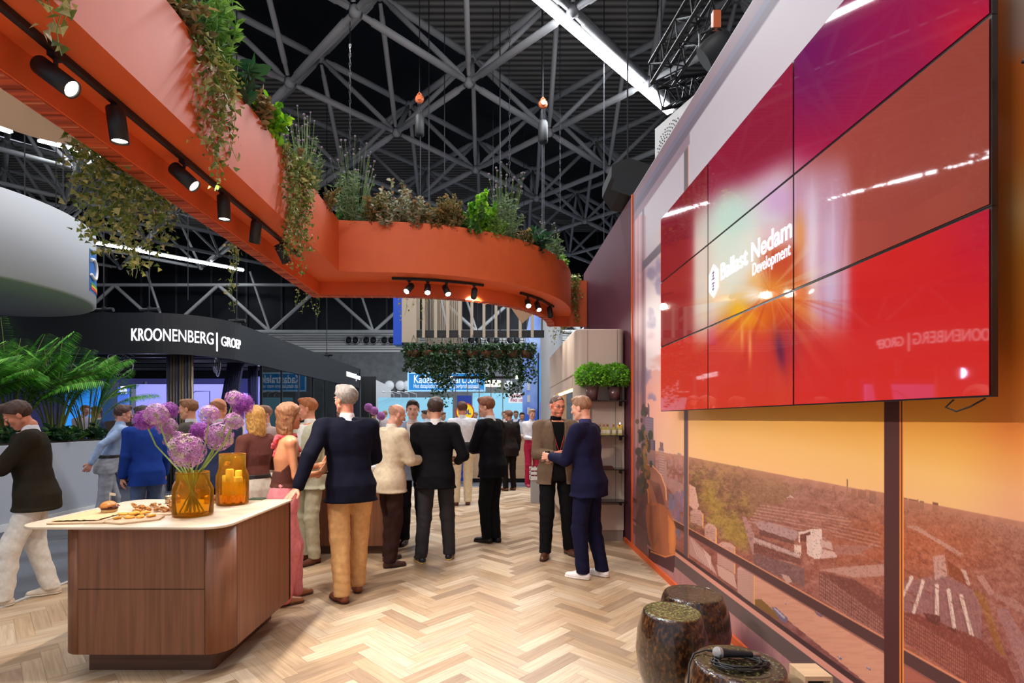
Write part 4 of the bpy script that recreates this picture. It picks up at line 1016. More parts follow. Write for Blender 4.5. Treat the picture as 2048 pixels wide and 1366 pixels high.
c = at(240, 732, 11.3); fan(c, R(10), .26, 'large round wire-guard fan under the charcoal fascia, left of the striped drape')
c = at(285, 786, 16.4); fan(c, R(-30), .22, 'small grey fan on the pale wall far behind the palms')
c = at(436, 730, 12.2); fan(c, R(-50), .27, 'dark fan behind the sheer curtain, right of the striped drape')
# striped metallic drape and sheer curtain
def drape(name, label, x0, x1, Y, z0, z1, amp, n, mat_, lean=0, cat='curtain'):
    pts = []; 
    N = n*8
    for k in range(N+1):
        t = k/N; pts.append((x0+(x1-x0)*t, Y+amp*sin(2*pi*n*t)))
    mb = MB(); v = []
    for x, y in pts: v += [(x+lean, y, z0), (x, y, z1)]
    mb.smooth = True; mb.add(v, [(2*k, 2*k+2, 2*k+3, 2*k+1) for k in range(N)])
    o = mb.build(name, mat_); s = o.modifiers.new('s', 'SOLIDIFY'); s.thickness = .004; return tag(o, label, cat)
m, nt, p_ = newmat('striped_drape'); tc = nt.nodes.new('ShaderNodeTexCoord'); wv = nt.nodes.new('ShaderNodeTexNoise'); mp = nt.nodes.new('ShaderNodeMapping'); mp.inputs['Scale'].default_value = (26, 0, 0)
wv.inputs['Scale'].default_value = 1; nt.links.new(tc.outputs['Object'], mp.inputs[0]); nt.links.new(mp.outputs[0], wv.inputs['Vector'])
rp = nt.nodes.new('ShaderNodeValToRGB'); e = rp.color_ramp.elements; e[0].position = .3; e[0].color = (*srgb(60, 56, 60), 1); e[1].position = .7; e[1].color = (*srgb(190, 170, 130), 1)
n_ = e.new(.45); n_.color = (*srgb(104, 112, 140), 1); n_ = e.new(.55); n_.color = (*srgb(150, 130, 96), 1)
nt.links.new(wv.outputs['Fac'], rp.inputs[0]); nt.links.new(rp.outputs[0], p_.inputs['Base Color']); p_.inputs['Roughness'].default_value = .35; p_.inputs['Metallic'].default_value = .4
drape('striped_drape', 'floor-length striped metallic drape under the charcoal fascia', -7.0, -6.42, 10.95, .02, 2.9, .05, 9, m)
sheer = glassmat('navy_sheer', (120, 126, 176), .5)
ms, nt, p_ = newmat('navy_sheer_cloth'); p_.inputs['Base Color'].default_value = (*srgb(44, 46, 88), 1); p_.inputs['Alpha'].default_value = .62; p_.inputs['Roughness'].default_value = .8
drape('sheer_curtain', 'sheer navy curtain gathered towards the glass side of the booth', -6.35, -5.95, 12.2, .02, 2.9, .07, 8, ms, lean=-.5)
drape('sheer_curtain', 'second sheer navy curtain behind the glass panels of the booth', -6.2, -5.95, 12.9, .02, 2.9, .05, 6, ms)
drape('sheer_curtain', 'pale curtain added inside the booth to brighten the first glass panels', -7.4, -6.0, 15.6, .02, 2.85, .06, 14, mat('pale_violet_cloth', (150, 150, 200), .8))  # pale cloth added to lighten the view through the booth glass
# monitors' glare panels of far stands seen under the fascia, to the left
def sign(label, px0, py0, px1, py1, Y, mat_, th=.06, name='sign_panel', floor=False, lines=(), tm=None, frame=None, cat='sign'):
    a, b = at(px0, py0, Y), at(px1, py1, Y); z0 = 0 if floor else b.z
    t = thing(name, label, cat, ((a.x+b.x)/2, Y, z0)); wd = (b.x-a.x)/2
    MB().box(-wd, wd, 0, th, 0, a.z-z0).build('board', mat_, t)
    if not floor and wd > .2:
        for sx in (-.8, .8): MB().tube([(sx*wd, th/2, a.z-z0), (sx*wd, th/2, HR-z0)], .012, 5).build('hanger_cable', M['cable'], t)
    if frame:
        h = a.z-z0; f = .06
        MB().box(-wd, wd, -.02, 0, 0, f).box(-wd, wd, -.02, 0, h-f, h).box(-wd, -wd+f, -.02, 0, 0, h).box(wd-f, wd, -.02, 0, 0, h).build('border', frame, t)
    for body, size, lx, lz, wpx, bold in lines:
        o = text('lettering', body, size, tm or M['white'], (0, 0, 0), (R(90), 0, 0), bold, .004); xs = [v.co.x for v in o.data.vertices]
        o.data.transform(Matrix.Diagonal((wpx*Y/F/(max(xs)-min(xs)), 1, 1, 1))); o.parent = t; q = at(lx, lz, Y); o.location = (q.x-t.location.x, -.012, q.z-z0)
    return t
skyb = mat('kadaster_blue', (30, 128, 196), .5, em=.35)
sign('blue overhead sign with white two-line lettering on the far wall', 815, 745, 971, 783, 22, skyb, lines=(('Kadastralekaart.com', .50, 827, 766, 132, .004), ('Het dataplatform voor vastgoedprofessionals', .26, 827, 776, 132, 0)), tm=mat('sign_white', (240, 245, 250), .5, em=.45), frame=mat('sign_border', (170, 215, 240), .5, em=.4))
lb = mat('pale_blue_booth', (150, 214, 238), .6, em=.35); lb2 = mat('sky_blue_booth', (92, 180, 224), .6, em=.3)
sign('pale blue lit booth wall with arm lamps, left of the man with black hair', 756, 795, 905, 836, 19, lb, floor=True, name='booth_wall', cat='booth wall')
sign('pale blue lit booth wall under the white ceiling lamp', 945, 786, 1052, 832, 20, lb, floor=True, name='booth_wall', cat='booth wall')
sign('black booth end wall standing right of the charcoal fascia', 722, 753, 752, 1000, 23.5, M['softblack'], floor=True, name='booth_wall', cat='booth wall')
c0 = at(752, 760, 23.2); c1_ = at(781, 774, 23.2)
o = MB().add([(0, 0, 0), (c1_.x-c0.x, 0, 0), (c1_.x-c0.x, 0, c1_.z), (0, 0, c0.z), (0, .1, 0), (c1_.x-c0.x, .1, 0), (c1_.x-c0.x, .1, c1_.z), (0, .1, c0.z)], [(0, 1, 2, 3), (4, 7, 6, 5), (3, 2, 6, 7), (0, 3, 7, 4), (1, 5, 6, 2)]).build('booth_wall', M['white'])
o.location = (c0.x, 23.2, 0); tag(o, 'white slant-topped booth wall beside the black booth end wall', 'booth wall')
rd = mat('poster_red_text', (190, 60, 90), .5)
sign('white poster with red lettering near the tall blue banner', 1017, 786, 1051, 806, 18.5, mat('poster_white', (236, 232, 236), .5, em=.3), lines=(('VERWARMING', .13, 1020, 794, 28, .002), ('PAS 10+', .13, 1021, 803, 27, .002)), tm=rd)
# wall lamps on arms above the pale booths
al = thing('arm_lamp', 'small arm lamp reaching out above the pale blue booth wall', 'lamp', at(788, 795, 18.9), group='arm lamps above the pale blue booth walls')
MB().tube([(0, 0, 0), (0, 0, .12), (-.25, -.3, .20)], .012, 6).build('arm', M['white'], al); MB().tube([(-.38, -.3, .20), (-.26, -.3, .18)], .025, 8).build('lamp_head', M['white'], al)
for px in (802, 818, 833): dup(al, at(px, 795, 18.9))
for px in (953, 968): dup(al, at(px, 787, 19.9))
# roll-up banner, yellow disc
t = sign('deep blue pull-up banner with a yellow disc behind the man in the white shirt', 914, 791, 943, 960, 12.4, mat('royal_blue', (16, 56, 160), .5, em=.12), name='pull_up_banner', cat='banner', floor=True)
b = at(930, 824, 12.4); o = MB().lathe([(.001, 0), (.20, 0), (.20, .01)], 32, M=Matrix.Rotation(pi/2, 3, 'X')).build('yellow_disc', mat('banner_yellow', (250, 220, 30), .5, em=.2), t); o.location = (b.x-t.location.x, -.004, b.z)
o = MB().lathe([(.20, 0), (.225, 0), (.225, .012), (.20, .012), (.20, 0)], 32, M=Matrix.Rotation(pi/2, 3, 'X')).build('red_ring', mat('banner_red', (214, 40, 44), .5), t); o.location = (b.x-t.location.x, -.004, b.z)
o = text('lettering', 'LIDL', .15, mat('banner_blue_text', (20, 60, 170), .5), (0, 0, 0), (R(90), 0, 0), .006, .003); o.parent = t; o.location = (b.x-t.location.x-.16, -.022, b.z-.05)
MB().box(-.2, .2, -.03, .12, 0, .06).build('banner_base', M['chrome'], t)
# tall blue printed wall, right of centre
a, b = at(1046, 672, 15), at(1096, 640, 15)
t = thing('blue_banner_wall', 'tall lit blue printed wall left of the pale column', 'banner wall', ((a.x+b.x)/2, 15, 0))
wdt = (b.x-a.x)/2; Y_ = np.linspace(-wdt, wdt, 40)
m, nt, p_ = newmat('blue_print'); tc = nt.nodes.new('ShaderNodeTexCoord'); nz = nt.nodes.new('ShaderNodeTexNoise'); nz.inputs['Scale'].default_value = .9; rp = nt.nodes.new('ShaderNodeValToRGB')
e = rp.color_ramp.elements; e[0].position = .35; e[0].color = (*srgb(50, 92, 190), 1); e[1].position = .7; e[1].color = (*srgb(170, 196, 236), 1)
nt.links.new(tc.outputs['Object'], nz.inputs[0]); nt.links.new(nz.outputs['Fac'], rp.inputs[0]); nt.links.new(rp.outputs[0], p_.inputs['Base Color']); nt.links.new(rp.outputs[0], p_.inputs['Emission Color']); p_.inputs['Emission Strength'].default_value = .35
MB().prism([(-wdt, 0), (wdt, 0), (wdt, .3), (-wdt, .3)], 0, a.z-.4).add([(-wdt, 0, a.z-.4), (wdt, 0, a.z-.4), (wdt, 0, b.z+1.2), (-wdt+.35, 0, b.z+.9), (-wdt, .3, a.z-.4), (wdt, .3, a.z-.4), (wdt, .3, b.z+1.2), (-wdt+.35, .3, b.z+.9)], [(0, 1, 2, 3), (4, 7, 6, 5), (0, 3, 7, 4), (2, 6, 7, 3), (1, 5, 6, 2)]).build('printed_wall', m, t)
MB().box(.10, .30, -.03, 0, .4, a.z-.7).build('lit_poster', mat('bright_blue_poster', (70, 150, 235), .5, em=.7), t)
MB().box(.06, .10, -.04, 0, .4, a.z-.5).build('dark_edge', M['softblack'], t)
MB().add([(.12, -.035, 1.3), (.28, -.035, 1.3), (.28, -.035, 2.1), (.20, -.035, 2.4), (.12, -.035, 2.0)], [(0, 1, 2, 3, 4)]).build('pictured_mountain', mat('lilac_print', (150, 120, 190), .5, em=.2), t)
for k in range(3): MB().box(-wdt+.12, -wdt+.2, -.02, 0, 1.7+k*.35, 1.9+k*.35).build('white_icon', M['white'], t)
# bar counter of pale wood in the distance, with crate
t = thing('bar_counter', 'pale wooden bar counter in the distance behind the dark suited men', 'counter', (.25, 12.6, 0))
MB().box(-1.0, 1.0, 0, .6, .10, 1.12).build('front', M['lightwood'], t); MB().box(-1.05, 1.05, -.05, .65, 1.12, 1.16).build('top', M['lightwood'], t); MB().box(-.95, .95, .05, .55, 0, .10).build('plinth', M['softblack'], t)
t = thing('bottle_crate', 'small white crate on a stand near the man in the brown blazer', 'crate', (.83, 9.6, .0))
mb = MB()
for z in (.45, .53, .61): mb.box(-.17, .17, -.12, -.11, z, z+.05).box(-.17, .17, .11, .12, z, z+.05).box(-.17, -.16, -.12, .12, z, z+.05).box(.16, .17, -.12, .12, z, z+.05)
mb.box(-.17, .17, -.12, .12, .43, .45).build('slatted_crate', M['white'], t); MB().box(-.15, .15, -.1, .1, 0, .43).build('stand', M['steel'], t)
for k in range(4): MB().lathe([(.03, .45), (.03, .6), (.012, .65), (.012, .7)], 12, c=(-.11+.07*k, 0, 0)).build('bottle', mat('red_bottle', (130, 40, 40), .2) if k == 0 else bpy.data.materials['red_bottle'], t)
# pergola of slats hung from the roof, with blue-sided end box
Yp = 12.8
t = thing('hanging_pergola', 'hanging pergola of pale vertical slats on a black beam behind the curved orange beam', 'pergola', (0, Yp, zat(675, Yp)))
zb_ = t.location.z; X_ = lambda px: (px-VX)*Yp/F
slat = mat('pale_slat', (176, 160, 140), .6)
MB().box(X_(830), X_(1088), -.05, .05, 0, zat(661, Yp)-zb_).build('beam', M['black'], t)
for px in range(848, 1086, 24): MB().box(X_(px)-.035, X_(px)+.035, -.10, -.05, -.02, 2.2).build('slat', slat, t)
mb = MB().box(X_(805), X_(834), -.1, .5, zat(686, Yp)-zb_, 2.4).build('side_box', slat, t)
MB().box(X_(788), X_(805), -.1, .3, zat(690, Yp)-zb_, 2.4).build('blue_side', mat('cobalt_panel', (14, 70, 190), .5), t)
mb = MB()
for k in range(22): mb.box(X_(843)+k*.045, X_(843)+k*.045+.03, .55, .60, -.5, 2.4)
mb.build('slatted_screen', slat, t)
MB().tube([(X_(862), .3, 2.0), (X_(895), .3, .1)], .03, 6).build('brace', M['steel'], t)
for px in (858, 1000, 1084): MB().tube([(X_(px), 0, .1), (X_(px), 0, HR-zb_)], .015, 5).build('hanger_cable', M['cable'], t)
# white round ceiling lamp and low black bar with lamps
t = thing('pendant_lamp', 'double white disc pendant lamp left of the tall blue wall', 'pendant lamp', at(986, 773, 14))
for z in (0, .10): MB().lathe([(.001, z), (.20, z), (.22, z+.03), (.20, z+.06), (.001, z+.06)], 28).build('shade', mat('warm_disc', (255, 240, 220), .5, em=3) if z == 0 else bpy.data.materials['warm_disc'], t)
MB().tube([(0, 0, .15), (0, 0, HR-t.location.z)], .008, 5).build('cord', M['black'], t)
t = thing('low_lamp_bar', 'horizontal black bar with two small bright lamps below the hanging plants', 'lamp bar', at(970, 755, 13.0))
MB().box(-.9, .95, -.03, .03, -.03, .03).build('bar', M['black'], t)
for x, y in ((-.86, 0), (.80, 0)): MB().ball((x, -.08, 0), .045, 12).build('bulb', M['lamp'], t)
for k in range(5): MB().tube([(-.75+.3*k, 0, 0), (-.75+.3*k, 0, 1.0)], .012, 5).build('hanging_rod', slat, t)
for k in range(5): MB().tube([(-.75+.3*k, 0, 0), (-.75+.3*k, 0, -1.4)], .012, 5).build('hanging_rod', slat, t)
# far left stands seen below the fascia
sign('blue lit sign strip with white lettering behind the palms', 235, 775, 256, 832, 13.6, mat('violet_blue_sign', (70, 110, 220), .5, em=.8), name='sign_panel', lines=(('WINST', .09, 242, 777, 11, .002), ('OBET EN', .09, 238, 782, 16, .002), ('MANAG', .09, 241, 787, 13, .002)), tm=M['letter'])
sign('pale ribbed wall panel far behind the palms, right of the blue sign strip', 262, 778, 322, 850, 16.5, mat('pale_ribbed_panel', (190, 190, 205), .6, em=.1), floor=True, name='wall_panel', cat='wall panel')
sign('bright blue lit screen seen through the palms', 130, 772, 198, 850, 13.9, mat('cyan_screen', (40, 140, 235), .5, em=1.0), name='lit_panel', cat='screen', floor=True)
sign('brownish grey panel between the lit screens far behind the palms', 205, 765, 235, 850, 14.4, mat('taupe_panel', (150, 135, 130), .7), name='wall_panel', cat='wall panel', floor=True)
sp = thing('ceiling_spotlight', 'small glaring spotlight between the palm fronds', 'spotlight', at(75, 757, 11.2)); MB().ball((0, 0, 0), .06, 12).build('lens', M['lamp'], sp); MB().lathe([(.05, 0), (.07, .16), (.02, .2)], 14).tube([(0, 0, .18), (0, 0, 2.92-sp.location.z)], .012, 5).build('lamp_body', M['black'], sp)
sp = thing('ceiling_spotlight', 'glaring white hall spotlight near the strip light at the left', 'spotlight', at(165, 454, 20)); MB().ball((0, 0, 0), .13, 12).build('lens', M['lamp'], sp); MB().lathe([(.1, 0), (.14, .26), (.04, .3)], 14).tube([(0, 0, .25), (0, 0, HR-sp.location.z)], .02, 5).build('lamp_body', M['black'], sp)
# planter wall with palms on the left
pt = thing('planter_box', 'long waist-high pale grey planter along the aisle at the left', 'planter', (-7.3, 6.7, 0))
bevel(MB().box(-.5, .5, -1.6, 2.45, .10, 1.19).build('planter_body', mat('pale_grey_laminate', (176, 178, 186), .55), pt), .01)
MB().box(-.47, .52, -1.6, 2.45, 0, .10).build('plinth', M['white'], pt); MB().box(-.45, .45, -1.55, 2.4, 1.195, 1.21).build('soil', M['soil'], pt)
# ------------------------------------------------------------------ island counter
IX0, IX1, IY0, IY1 = -2.64, -1.615, 3.09, 4.06
isl = thing('kitchen_island', 'dark walnut island counter with pale stone top on the wooden floor', 'counter', (-2.1, 3.6, 0))
def IS(o): o.location = -Vector(isl.location); return o
zb0, zt0 = .14, .905
body = rrect(IX0, IX1, IY0, IY1, .13, 12, (1, 1, 0, 1))
IS(MB().prism(rrect(IX0+.006, IX1-.006, IY0+.006, IY1-.004, .125, 12, (1, 1, 0, 1)), zb0+.002, zt0).build('carcass', M['softblack'], isl))
gp = .0025
xl, xr = IX0+.13, IX1-.13
zs_m = .535
IS(MB().box(xl+gp, xr-gp, IY0-.0, IY0+.02, zs_m+gp, zt0-.004).build('drawer_front', M['walnut'], isl))
IS(MB().box(xl+gp, xr-gp, IY0-.0, IY0+.02, zb0, zs_m-gp).build('drawer_front', M['walnut'], isl))
def corner(name, cx_, cy_, a0, a1):
    A1 = [(cx_+.13*cos(a), cy_+.13*sin(a)) for a in np.linspace(a0, a1, 16)]; A2 = [(cx_+.112*cos(a), cy_+.112*sin(a)) for a in np.linspace(a0, a1, 16)]
    mb = MB(); mb.smooth = False; o = IS(mb.ribbon(A1, A2, zb0, zt0-.004).build(name, M['walnut'], isl))
    o.data.polygons.foreach_set('use_smooth', [abs(p_.normal.z) < .5 for p_ in o.data.polygons])
corner('rounded_corner', xr, IY0+.13, -pi/2, 0); corner('rounded_corner', xl, IY0+.13, -pi, -pi/2); corner('rounded_corner', xl, IY1-.13, pi/2, pi)
IS(MB().box(IX1-.02, IX1, IY0+.13+gp, IY1-.03-gp, zb0, zt0-.004).build('side_panel', M['walnut'], isl))
IS(MB().box(IX1-.02, IX1, IY1-.03+gp, IY1, zb0, zt0-.004).build('end_strip', M['walnut'], isl))
IS(MB().box(IX0, IX0+.02, IY0+.13+gp, IY1-.13, zb0, zt0-.004).build('side_panel', M['walnut'], isl))
IS(MB().box(IX0+.13, IX1, IY1-.02, IY1, zb0, zt0-.004).build('back_panel', M['walnut'], isl))
IS(MB().prism(rrect(IX0+.12, IX1-.13, IY0+.10, IY1-.05, .03, 4, (0, 1, 0, 0)), 0, zb0).build('plinth', M['walnutd'], isl))
stone = mat('cream_travertine', (226, 206, 180), .35, noise=.10, nscale=3, stretch=(1, 4, 1))
tp = IS(MB().prism(rrect(-2.86, IX1+.012, 3.03, IY1+.02, .14, 14, (1, 1, 0, 1)), zt0, zt0+.018).build('stone_top', stone, isl)); bevel(tp, .006)
ZC = zt0+.018
def on(px, py): return gr(px, py, ZC)
# vases
def tinted(name, rgb, k, ior):
    m = glassmat(name, rgb, .02, ior); nt = m.node_tree; t = nt.nodes.new('ShaderNodeBsdfTranslucent'); t.inputs[0].default_value = (*srgb(255, 200, 80), 1); s = nt.nodes.new('ShaderNodeMixShader'); s.inputs[0].default_value = k
    o = nt.nodes['Material Output']; a = o.inputs[0].links[0].from_socket; nt.links.new(a, s.inputs[1]); nt.links.new(t.outputs[0], s.inputs[2]); nt.links.new(s.outputs[0], o.inputs[0]); return m
amber = tinted('amber_glass', (255, 240, 196), .12, 1.22); amber2 = tinted('amber_water', (255, 243, 170), .12, 1.06)
def vase(name, label, cat, loc, r, h, hs, rn, water):
    t = thing(name, label, cat, loc)
    pr = [(.0, .0), (r*.96, .0), (r, .02), (r, hs), (r*.9, hs+.03), (rn, hs+.055), (rn, h)]; th_ = .004
    inn = [(max(a-th_, 0), max(b, .012)) for a, b in pr][::-1]
    MB().lathe(pr+[(rn-th_, h)]+inn[1:], 48).build('glass_body', amber, t)
    MB().lathe([(.0, .014), (r-th_*1.6, .014), (r-th_*1.6, water), (0, water)], 40).build('water', amber2, t)
    MB().tube([((rn-.002)*cos(a), (rn-.002)*sin(a), h) for a in np.linspace(0, 2*pi, 40)], .003, 5, cap=False).build('rim', mat('amber_rim', (196, 120, 30), .1) if 'amber_rim' not in bpy.data.materials else bpy.data.materials['amber_rim'], t)
    return t
v1 = on(386, 1030); v2 = on(465, 1008)
vase('flower_vase', 'wide-bellied amber glass vase holding tall purple alliums', 'vase', v1, .122, .285, .17, .098, .13)
vase('glass_jar', 'taller amber glass jar with candles and orange slices in water', 'jar', v2, .112, .375, .215, .092, .17)
# things inside the jar
cand = mat('cream_candle', (250, 226, 120), .5, em=.12)
for k, (dx, dy, h, r) in enumerate(((-.05, .0, .215, .026), (-.005, -.03, .265, .028), (.03, .03, .25, .024), (.05, -.012, .205, .030), (-.03, .045, .20, .026))):
    o = MB().lathe([(.0, .03), (r, .03), (r, h-.005), (r-.005, h), (0, h-.004)], 18).build('pillar_candle', cand); o.location = (v2.x+dx, v2.y+dy, ZC+.0)
    tag(o, ['left front cream candle inside the amber jar', 'tallest cream candle, middle front of the amber jar', 'cream candle behind the tallest one in the amber jar', 'wide cream candle at the right inside the amber jar', 'cream candle at the back left inside the amber jar'][k], 'candle')
fr = mat('orange_rind', (240, 150, 30), .4, em=.1); fl = mat('orange_flesh', (255, 196, 60), .4, em=.12)
rr = random.Random(9)
sl = None
for k in range(9):
    a = -2.7+k*.33; x, y, z = v2.x+.082*cos(a), v2.y+.082*sin(a), ZC+.040+.010*(k % 2)
    if sl is None:
        sl = thing('orange_slice', 'round orange slice pressed against the glass at the foot of the jar', 'orange slice', (x, y, z), group='orange slices in the amber jar')
        MB().lathe([(.024, -.002), (.028, -.002), (.028, .002), (.024, .002), (.024, -.002)], 20).build('rind', fr, sl); MB().lathe([(0, -.0015), (.024, -.0015), (.024, .0015), (0, .0015)], 20).build('flesh', fl, sl); o = sl
    else: o = dup(sl, (x, y, z))
    o.rotation_euler = (R(80+rr.uniform(-15, 15)), 0, a+pi/2+rr.uniform(-.3, .3))
# alliums
flo = attrmat('allium_floret', .6, translucent=.15); COREM = [mat('allium_green_core', (120, 130, 70), .8), mat('allium_purple_core', (96, 40, 104), .9)]
HEADS = [(289, 841, 21, 1), (313, 829, 23, 0), (338, 821, 18, 1), (333, 853, 19, 0), (349, 880, 20, 0), (374, 901, 35, 0), (400, 862, 20, 1), (419, 829, 20, 0), (438, 874, 28, 0), (468, 842, 19, 0), (468, 797, 17, 0), (484, 809, 23, 1), (398, 868, 8, 0)][:12]
allab = ['small deep purple allium, furthest left of the bouquet', 'pale lilac allium next to the furthest left one', 'deep pink-purple allium at the top left of the bouquet', 'small pale allium below the top left ones', 'pale allium half hidden behind the largest bloom', 'largest lilac allium bloom, low at the front of the bouquet',
         'round deep purple allium in the middle of the bouquet', 'pale allium high in the middle of the bouquet', 'large airy pale allium right of the middle', 'pale allium at the right below the top pair', 'pinkish allium behind the highest bloom', 'deep purple allium bloom at the top right']
for k, (px, py, pr, deep) in enumerate(HEADS):
    rr = random.Random(50+k); Yh = v1.y+rr.uniform(-.10, .12)-(.08 if k == 5 else 0)
    h = at(px, py, Yh); rad = pr*Yh/F
    t = thing('allium_flower', allab[k], 'flower', h, group='alliums in the amber vase')
    n = 130 if pr > 18 else 100
    # floret: six thin petals on a stalk
    tv, tf = [], []
    for q in range(6):
        a = q*pi/3; b0 = len(tv); c_, s__ = cos(a), sin(a)
        tv += [(0, 0, 0), (.45*c_-.16*s__, .45*s__+.16*c_, .25), (1.0*c_, 1.0*s__, .12), (.45*c_+.16*s__, .45*s__-.16*c_, .25)]; tf.append((b0, b0+1, b0+2, b0+3))
    b0 = len(tv); st = .035; tv += [(-st, -st, 0), (st, -st, 0), (st, st, 0), (-st, st, 0), (0, 0, -3.2)]; tf += [(b0, b0+1, b0+4), (b0+1, b0+2, b0+4), (b0+2, b0+3, b0+4), (b0+3, b0, b0+4)]
    ms_, cs_ = [], []
    for q in range(n*(2 if deep else 1)):
        z = 1-2*(q+.5)/(n*(2 if deep else 1)); a = q*2.39996; r_ = math.sqrt(1-z*z); d = Vector((r_*cos(a), r_*sin(a), z))
        qq = d.to_track_quat('Z', 'Y').to_matrix() @ Matrix.Rotation(rr.uniform(0, 6), 3, 'Z'); s = rad*(.17 if deep else .24)*rr.uniform(.8, 1.2); p_ = d*rad*rr.uniform(.74, 1.0)
        ms_.append([[qq[i][0]*s, qq[i][1]*s, qq[i][2]*s, p_[i]] for i in range(3)])
        c_ = srgb(166, 78, 178) if deep else rr.choice([srgb(206, 140, 200), srgb(222, 170, 216), srgb(190, 120, 180), srgb(190, 176, 150)]); f = rr.uniform(.65, 1.15); cs_.append(tuple(min(1, v*f) for v in c_))
    MB().many(tv, tf, ms_, cs_).build('flower_head', flo, t, attr=True)
    MB().ball((0, 0, 0), rad*(.62 if deep else .22), 16).build('seed_core', COREM[deep], t)
    base = v1+Vector((-(px-386)/110*.08, rr.uniform(-.04, .04), .02)); neck = v1+Vector(((px-386)/110*.06, rr.uniform(-.05, .05), .285))
    pts = [base-h, (base.lerp(neck, .5))-h, neck-h, (neck.lerp(h, .55)+Vector(((h.x-neck.x)*.12, 0, -.01)))-h, Vector((0, 0, 0))]
    P2 = []
    for q in range(len(pts)-1):
        for s in range(4): P2.append(pts[q].lerp(pts[q+1], s/4))
    P2.append(pts[-1]); MB().tube(P2, .0048, 8).build('stem', mat('allium_stem', (150, 176, 84), .5) if k == 0 else bpy.data.materials['allium_stem'], t)
# cups, tablet, boards, food
cup = mat('bronze_metal', (196, 160, 120), .25, .8)
for px, lb in ((346, 'low metal bowl behind the amber vase, left of it'), (423, 'metal bowl between the vase and the jar')):
    c = on(px, 1006); t = MB().lathe([(0, .0), (.05, .0), (.052, .055), (.050, .055), (.048, .004), (0, .004)], 28).build('metal_bowl', cup); t.location = c; tag(t, lb, 'bowl')
c = on(515, 999); o = bevel(MB().box(-.055, .055, -.04, .04, 0, .011).build('coaster', mat('dark_green_glass', (70, 96, 78), .2)), .004); o.location = c; tag(o, 'dark green flat coaster near the hand on the counter', 'coaster')
kraft = mat('kraft_paper', (226, 186, 138), .8, bump=.2, bscale=30); bw = M['lightwood']
def board(pts, label, z=.0, th_=.012):
    q = [on(*p_) for p_ in pts]; c = sum(q, Vector())/len(q); t = MB().prism([(a.x-c.x, a.y-c.y) for a in q], 0, th_).build('serving_board', bw); bevel(t, .003); t.location = (c.x, c.y, ZC+z); return tag(t, label, 'serving board'), c
board([(240, 1050), (318, 1041), (330, 1034), (250, 1030), (205, 1047)], 'flat wooden board carrying the golden slices at the front of the counter')
board([(258, 1036), (352, 1030), (352, 1012), (268, 1014)], 'wooden board under the pile of crisp snacks beside the vase')
board([(92, 1050), (206, 1048), (256, 1030), (180, 1026)], 'wooden board lined with paper under the burger')
q = [on(*a) for a in ((100, 1048), (195, 1046), (247, 1031), (182, 1026))]; c = sum(q, Vector())/4
mb = MB(); N = 14; V = []
for i in range(N+1):
    for j in range(N+1):
        a, b = i/N, j/N; p_ = q[0].lerp(q[1], a).lerp(q[3].lerp(q[2], a), b)-c; V.append((p_.x, p_.y, .004+.007*abs(sin(i*1.7+j*2.3)+sin(j*1.1-i*2.1))*.5))
mb.add(V, [(i*(N+1)+j, (i+1)*(N+1)+j, (i+1)*(N+1)+j+1, i*(N+1)+j+1) for i in range(N) for j in range(N)]); o = mb.build('baking_paper', kraft); o.location = (c.x, c.y, ZC+.013); tag(o, 'crumpled brown paper under the burger', 'paper')
# burger
b = on(219, 1030)
t = thing('burger', 'small burger with a little paper flag on a board at the left of the counter', 'burger', (b.x, b.y, ZC+.02))
bun = mat('toasted_bun', (214, 140, 62), .35, noise=.12, nscale=30); 
MB().lathe([(0, 0), (.040, .0), (.046, .008), (.045, .02), (0, .02)], 28).build('bottom_bun', mat('pale_bun', (236, 196, 130), .6), t)
MB().lathe([(0, .02), (.047, .021), (.049, .028), (.044, .034), (0, .034)], 24).build('patty', mat('brown_patty', (96, 52, 30), .6, bump=.6, bscale=90), t)
mb = MB(); 
for k in range(26):
    a = 2*pi*k/26; r_ = .047+.006*(k % 2); mb.ball((r_*cos(a), r_*sin(a), .036+.003*(k % 3)), (.007, .007, .003), 6)
mb.build('onion_filling', mat('onion_purple', (150, 80, 50), .6), t, kind='stuff')
o = MB().lathe([(0, .074), (.02, .073), (.036, .064), (.047, .050), (.049, .044), (.044, .039), (0, .039)], 30).build('top_bun', bun, t); o.rotation_euler = (R(8), R(-8), 0)
MB().tube([(0, 0, .06), (.0, 0, .13)], .0015, 6).build('pick', M['lightwood'], t); MB().add([(0, 0, .110), (.045, -.005, .107), (.045, -.005, .125), (0, 0, .130)], [(0, 1, 2, 3)]).build('paper_flag', mat('paper_flag', (240, 222, 196), .7), t)
# golden slices and crisp snacks: each piece an object
gold = mat('golden_crisp', (240, 170, 50), .5, noise=.15, nscale=60, bump=.4, bscale=100); gold2 = mat('fried_brown', (206, 142, 76), .6, noise=.25, nscale=50, bump=.8, bscale=120)
rr = random.Random(4); pr = None
for k in range(10):
    p_ = on(236+k*7.2+rr.uniform(-2, 2), 1042-(k % 3)*4.0-k*.5)
    loc = (p_.x, p_.y, ZC+.013+(.010 if k % 3 == 1 else 0))
    if pr is None:
        pr = MB().lathe([(0, 0), (.020, 0), (.026, .005), (.024, .012), (.012, .015), (0, .013)], 16).build('golden_slice', gold); tag(pr, 'round golden fried slice on the front board', 'snack', 'golden slices on the front board'); pr.location = loc; o = pr
    else: o = pr.copy(); COL.objects.link(o); o.location = loc
    o.rotation_euler = (rr.uniform(-.2, .2), rr.uniform(-.2, .2), rr.uniform(0, 6)); o.scale = (rr.uniform(.9, 1.3), rr.uniform(.8, 1.0), 1)
pr = None
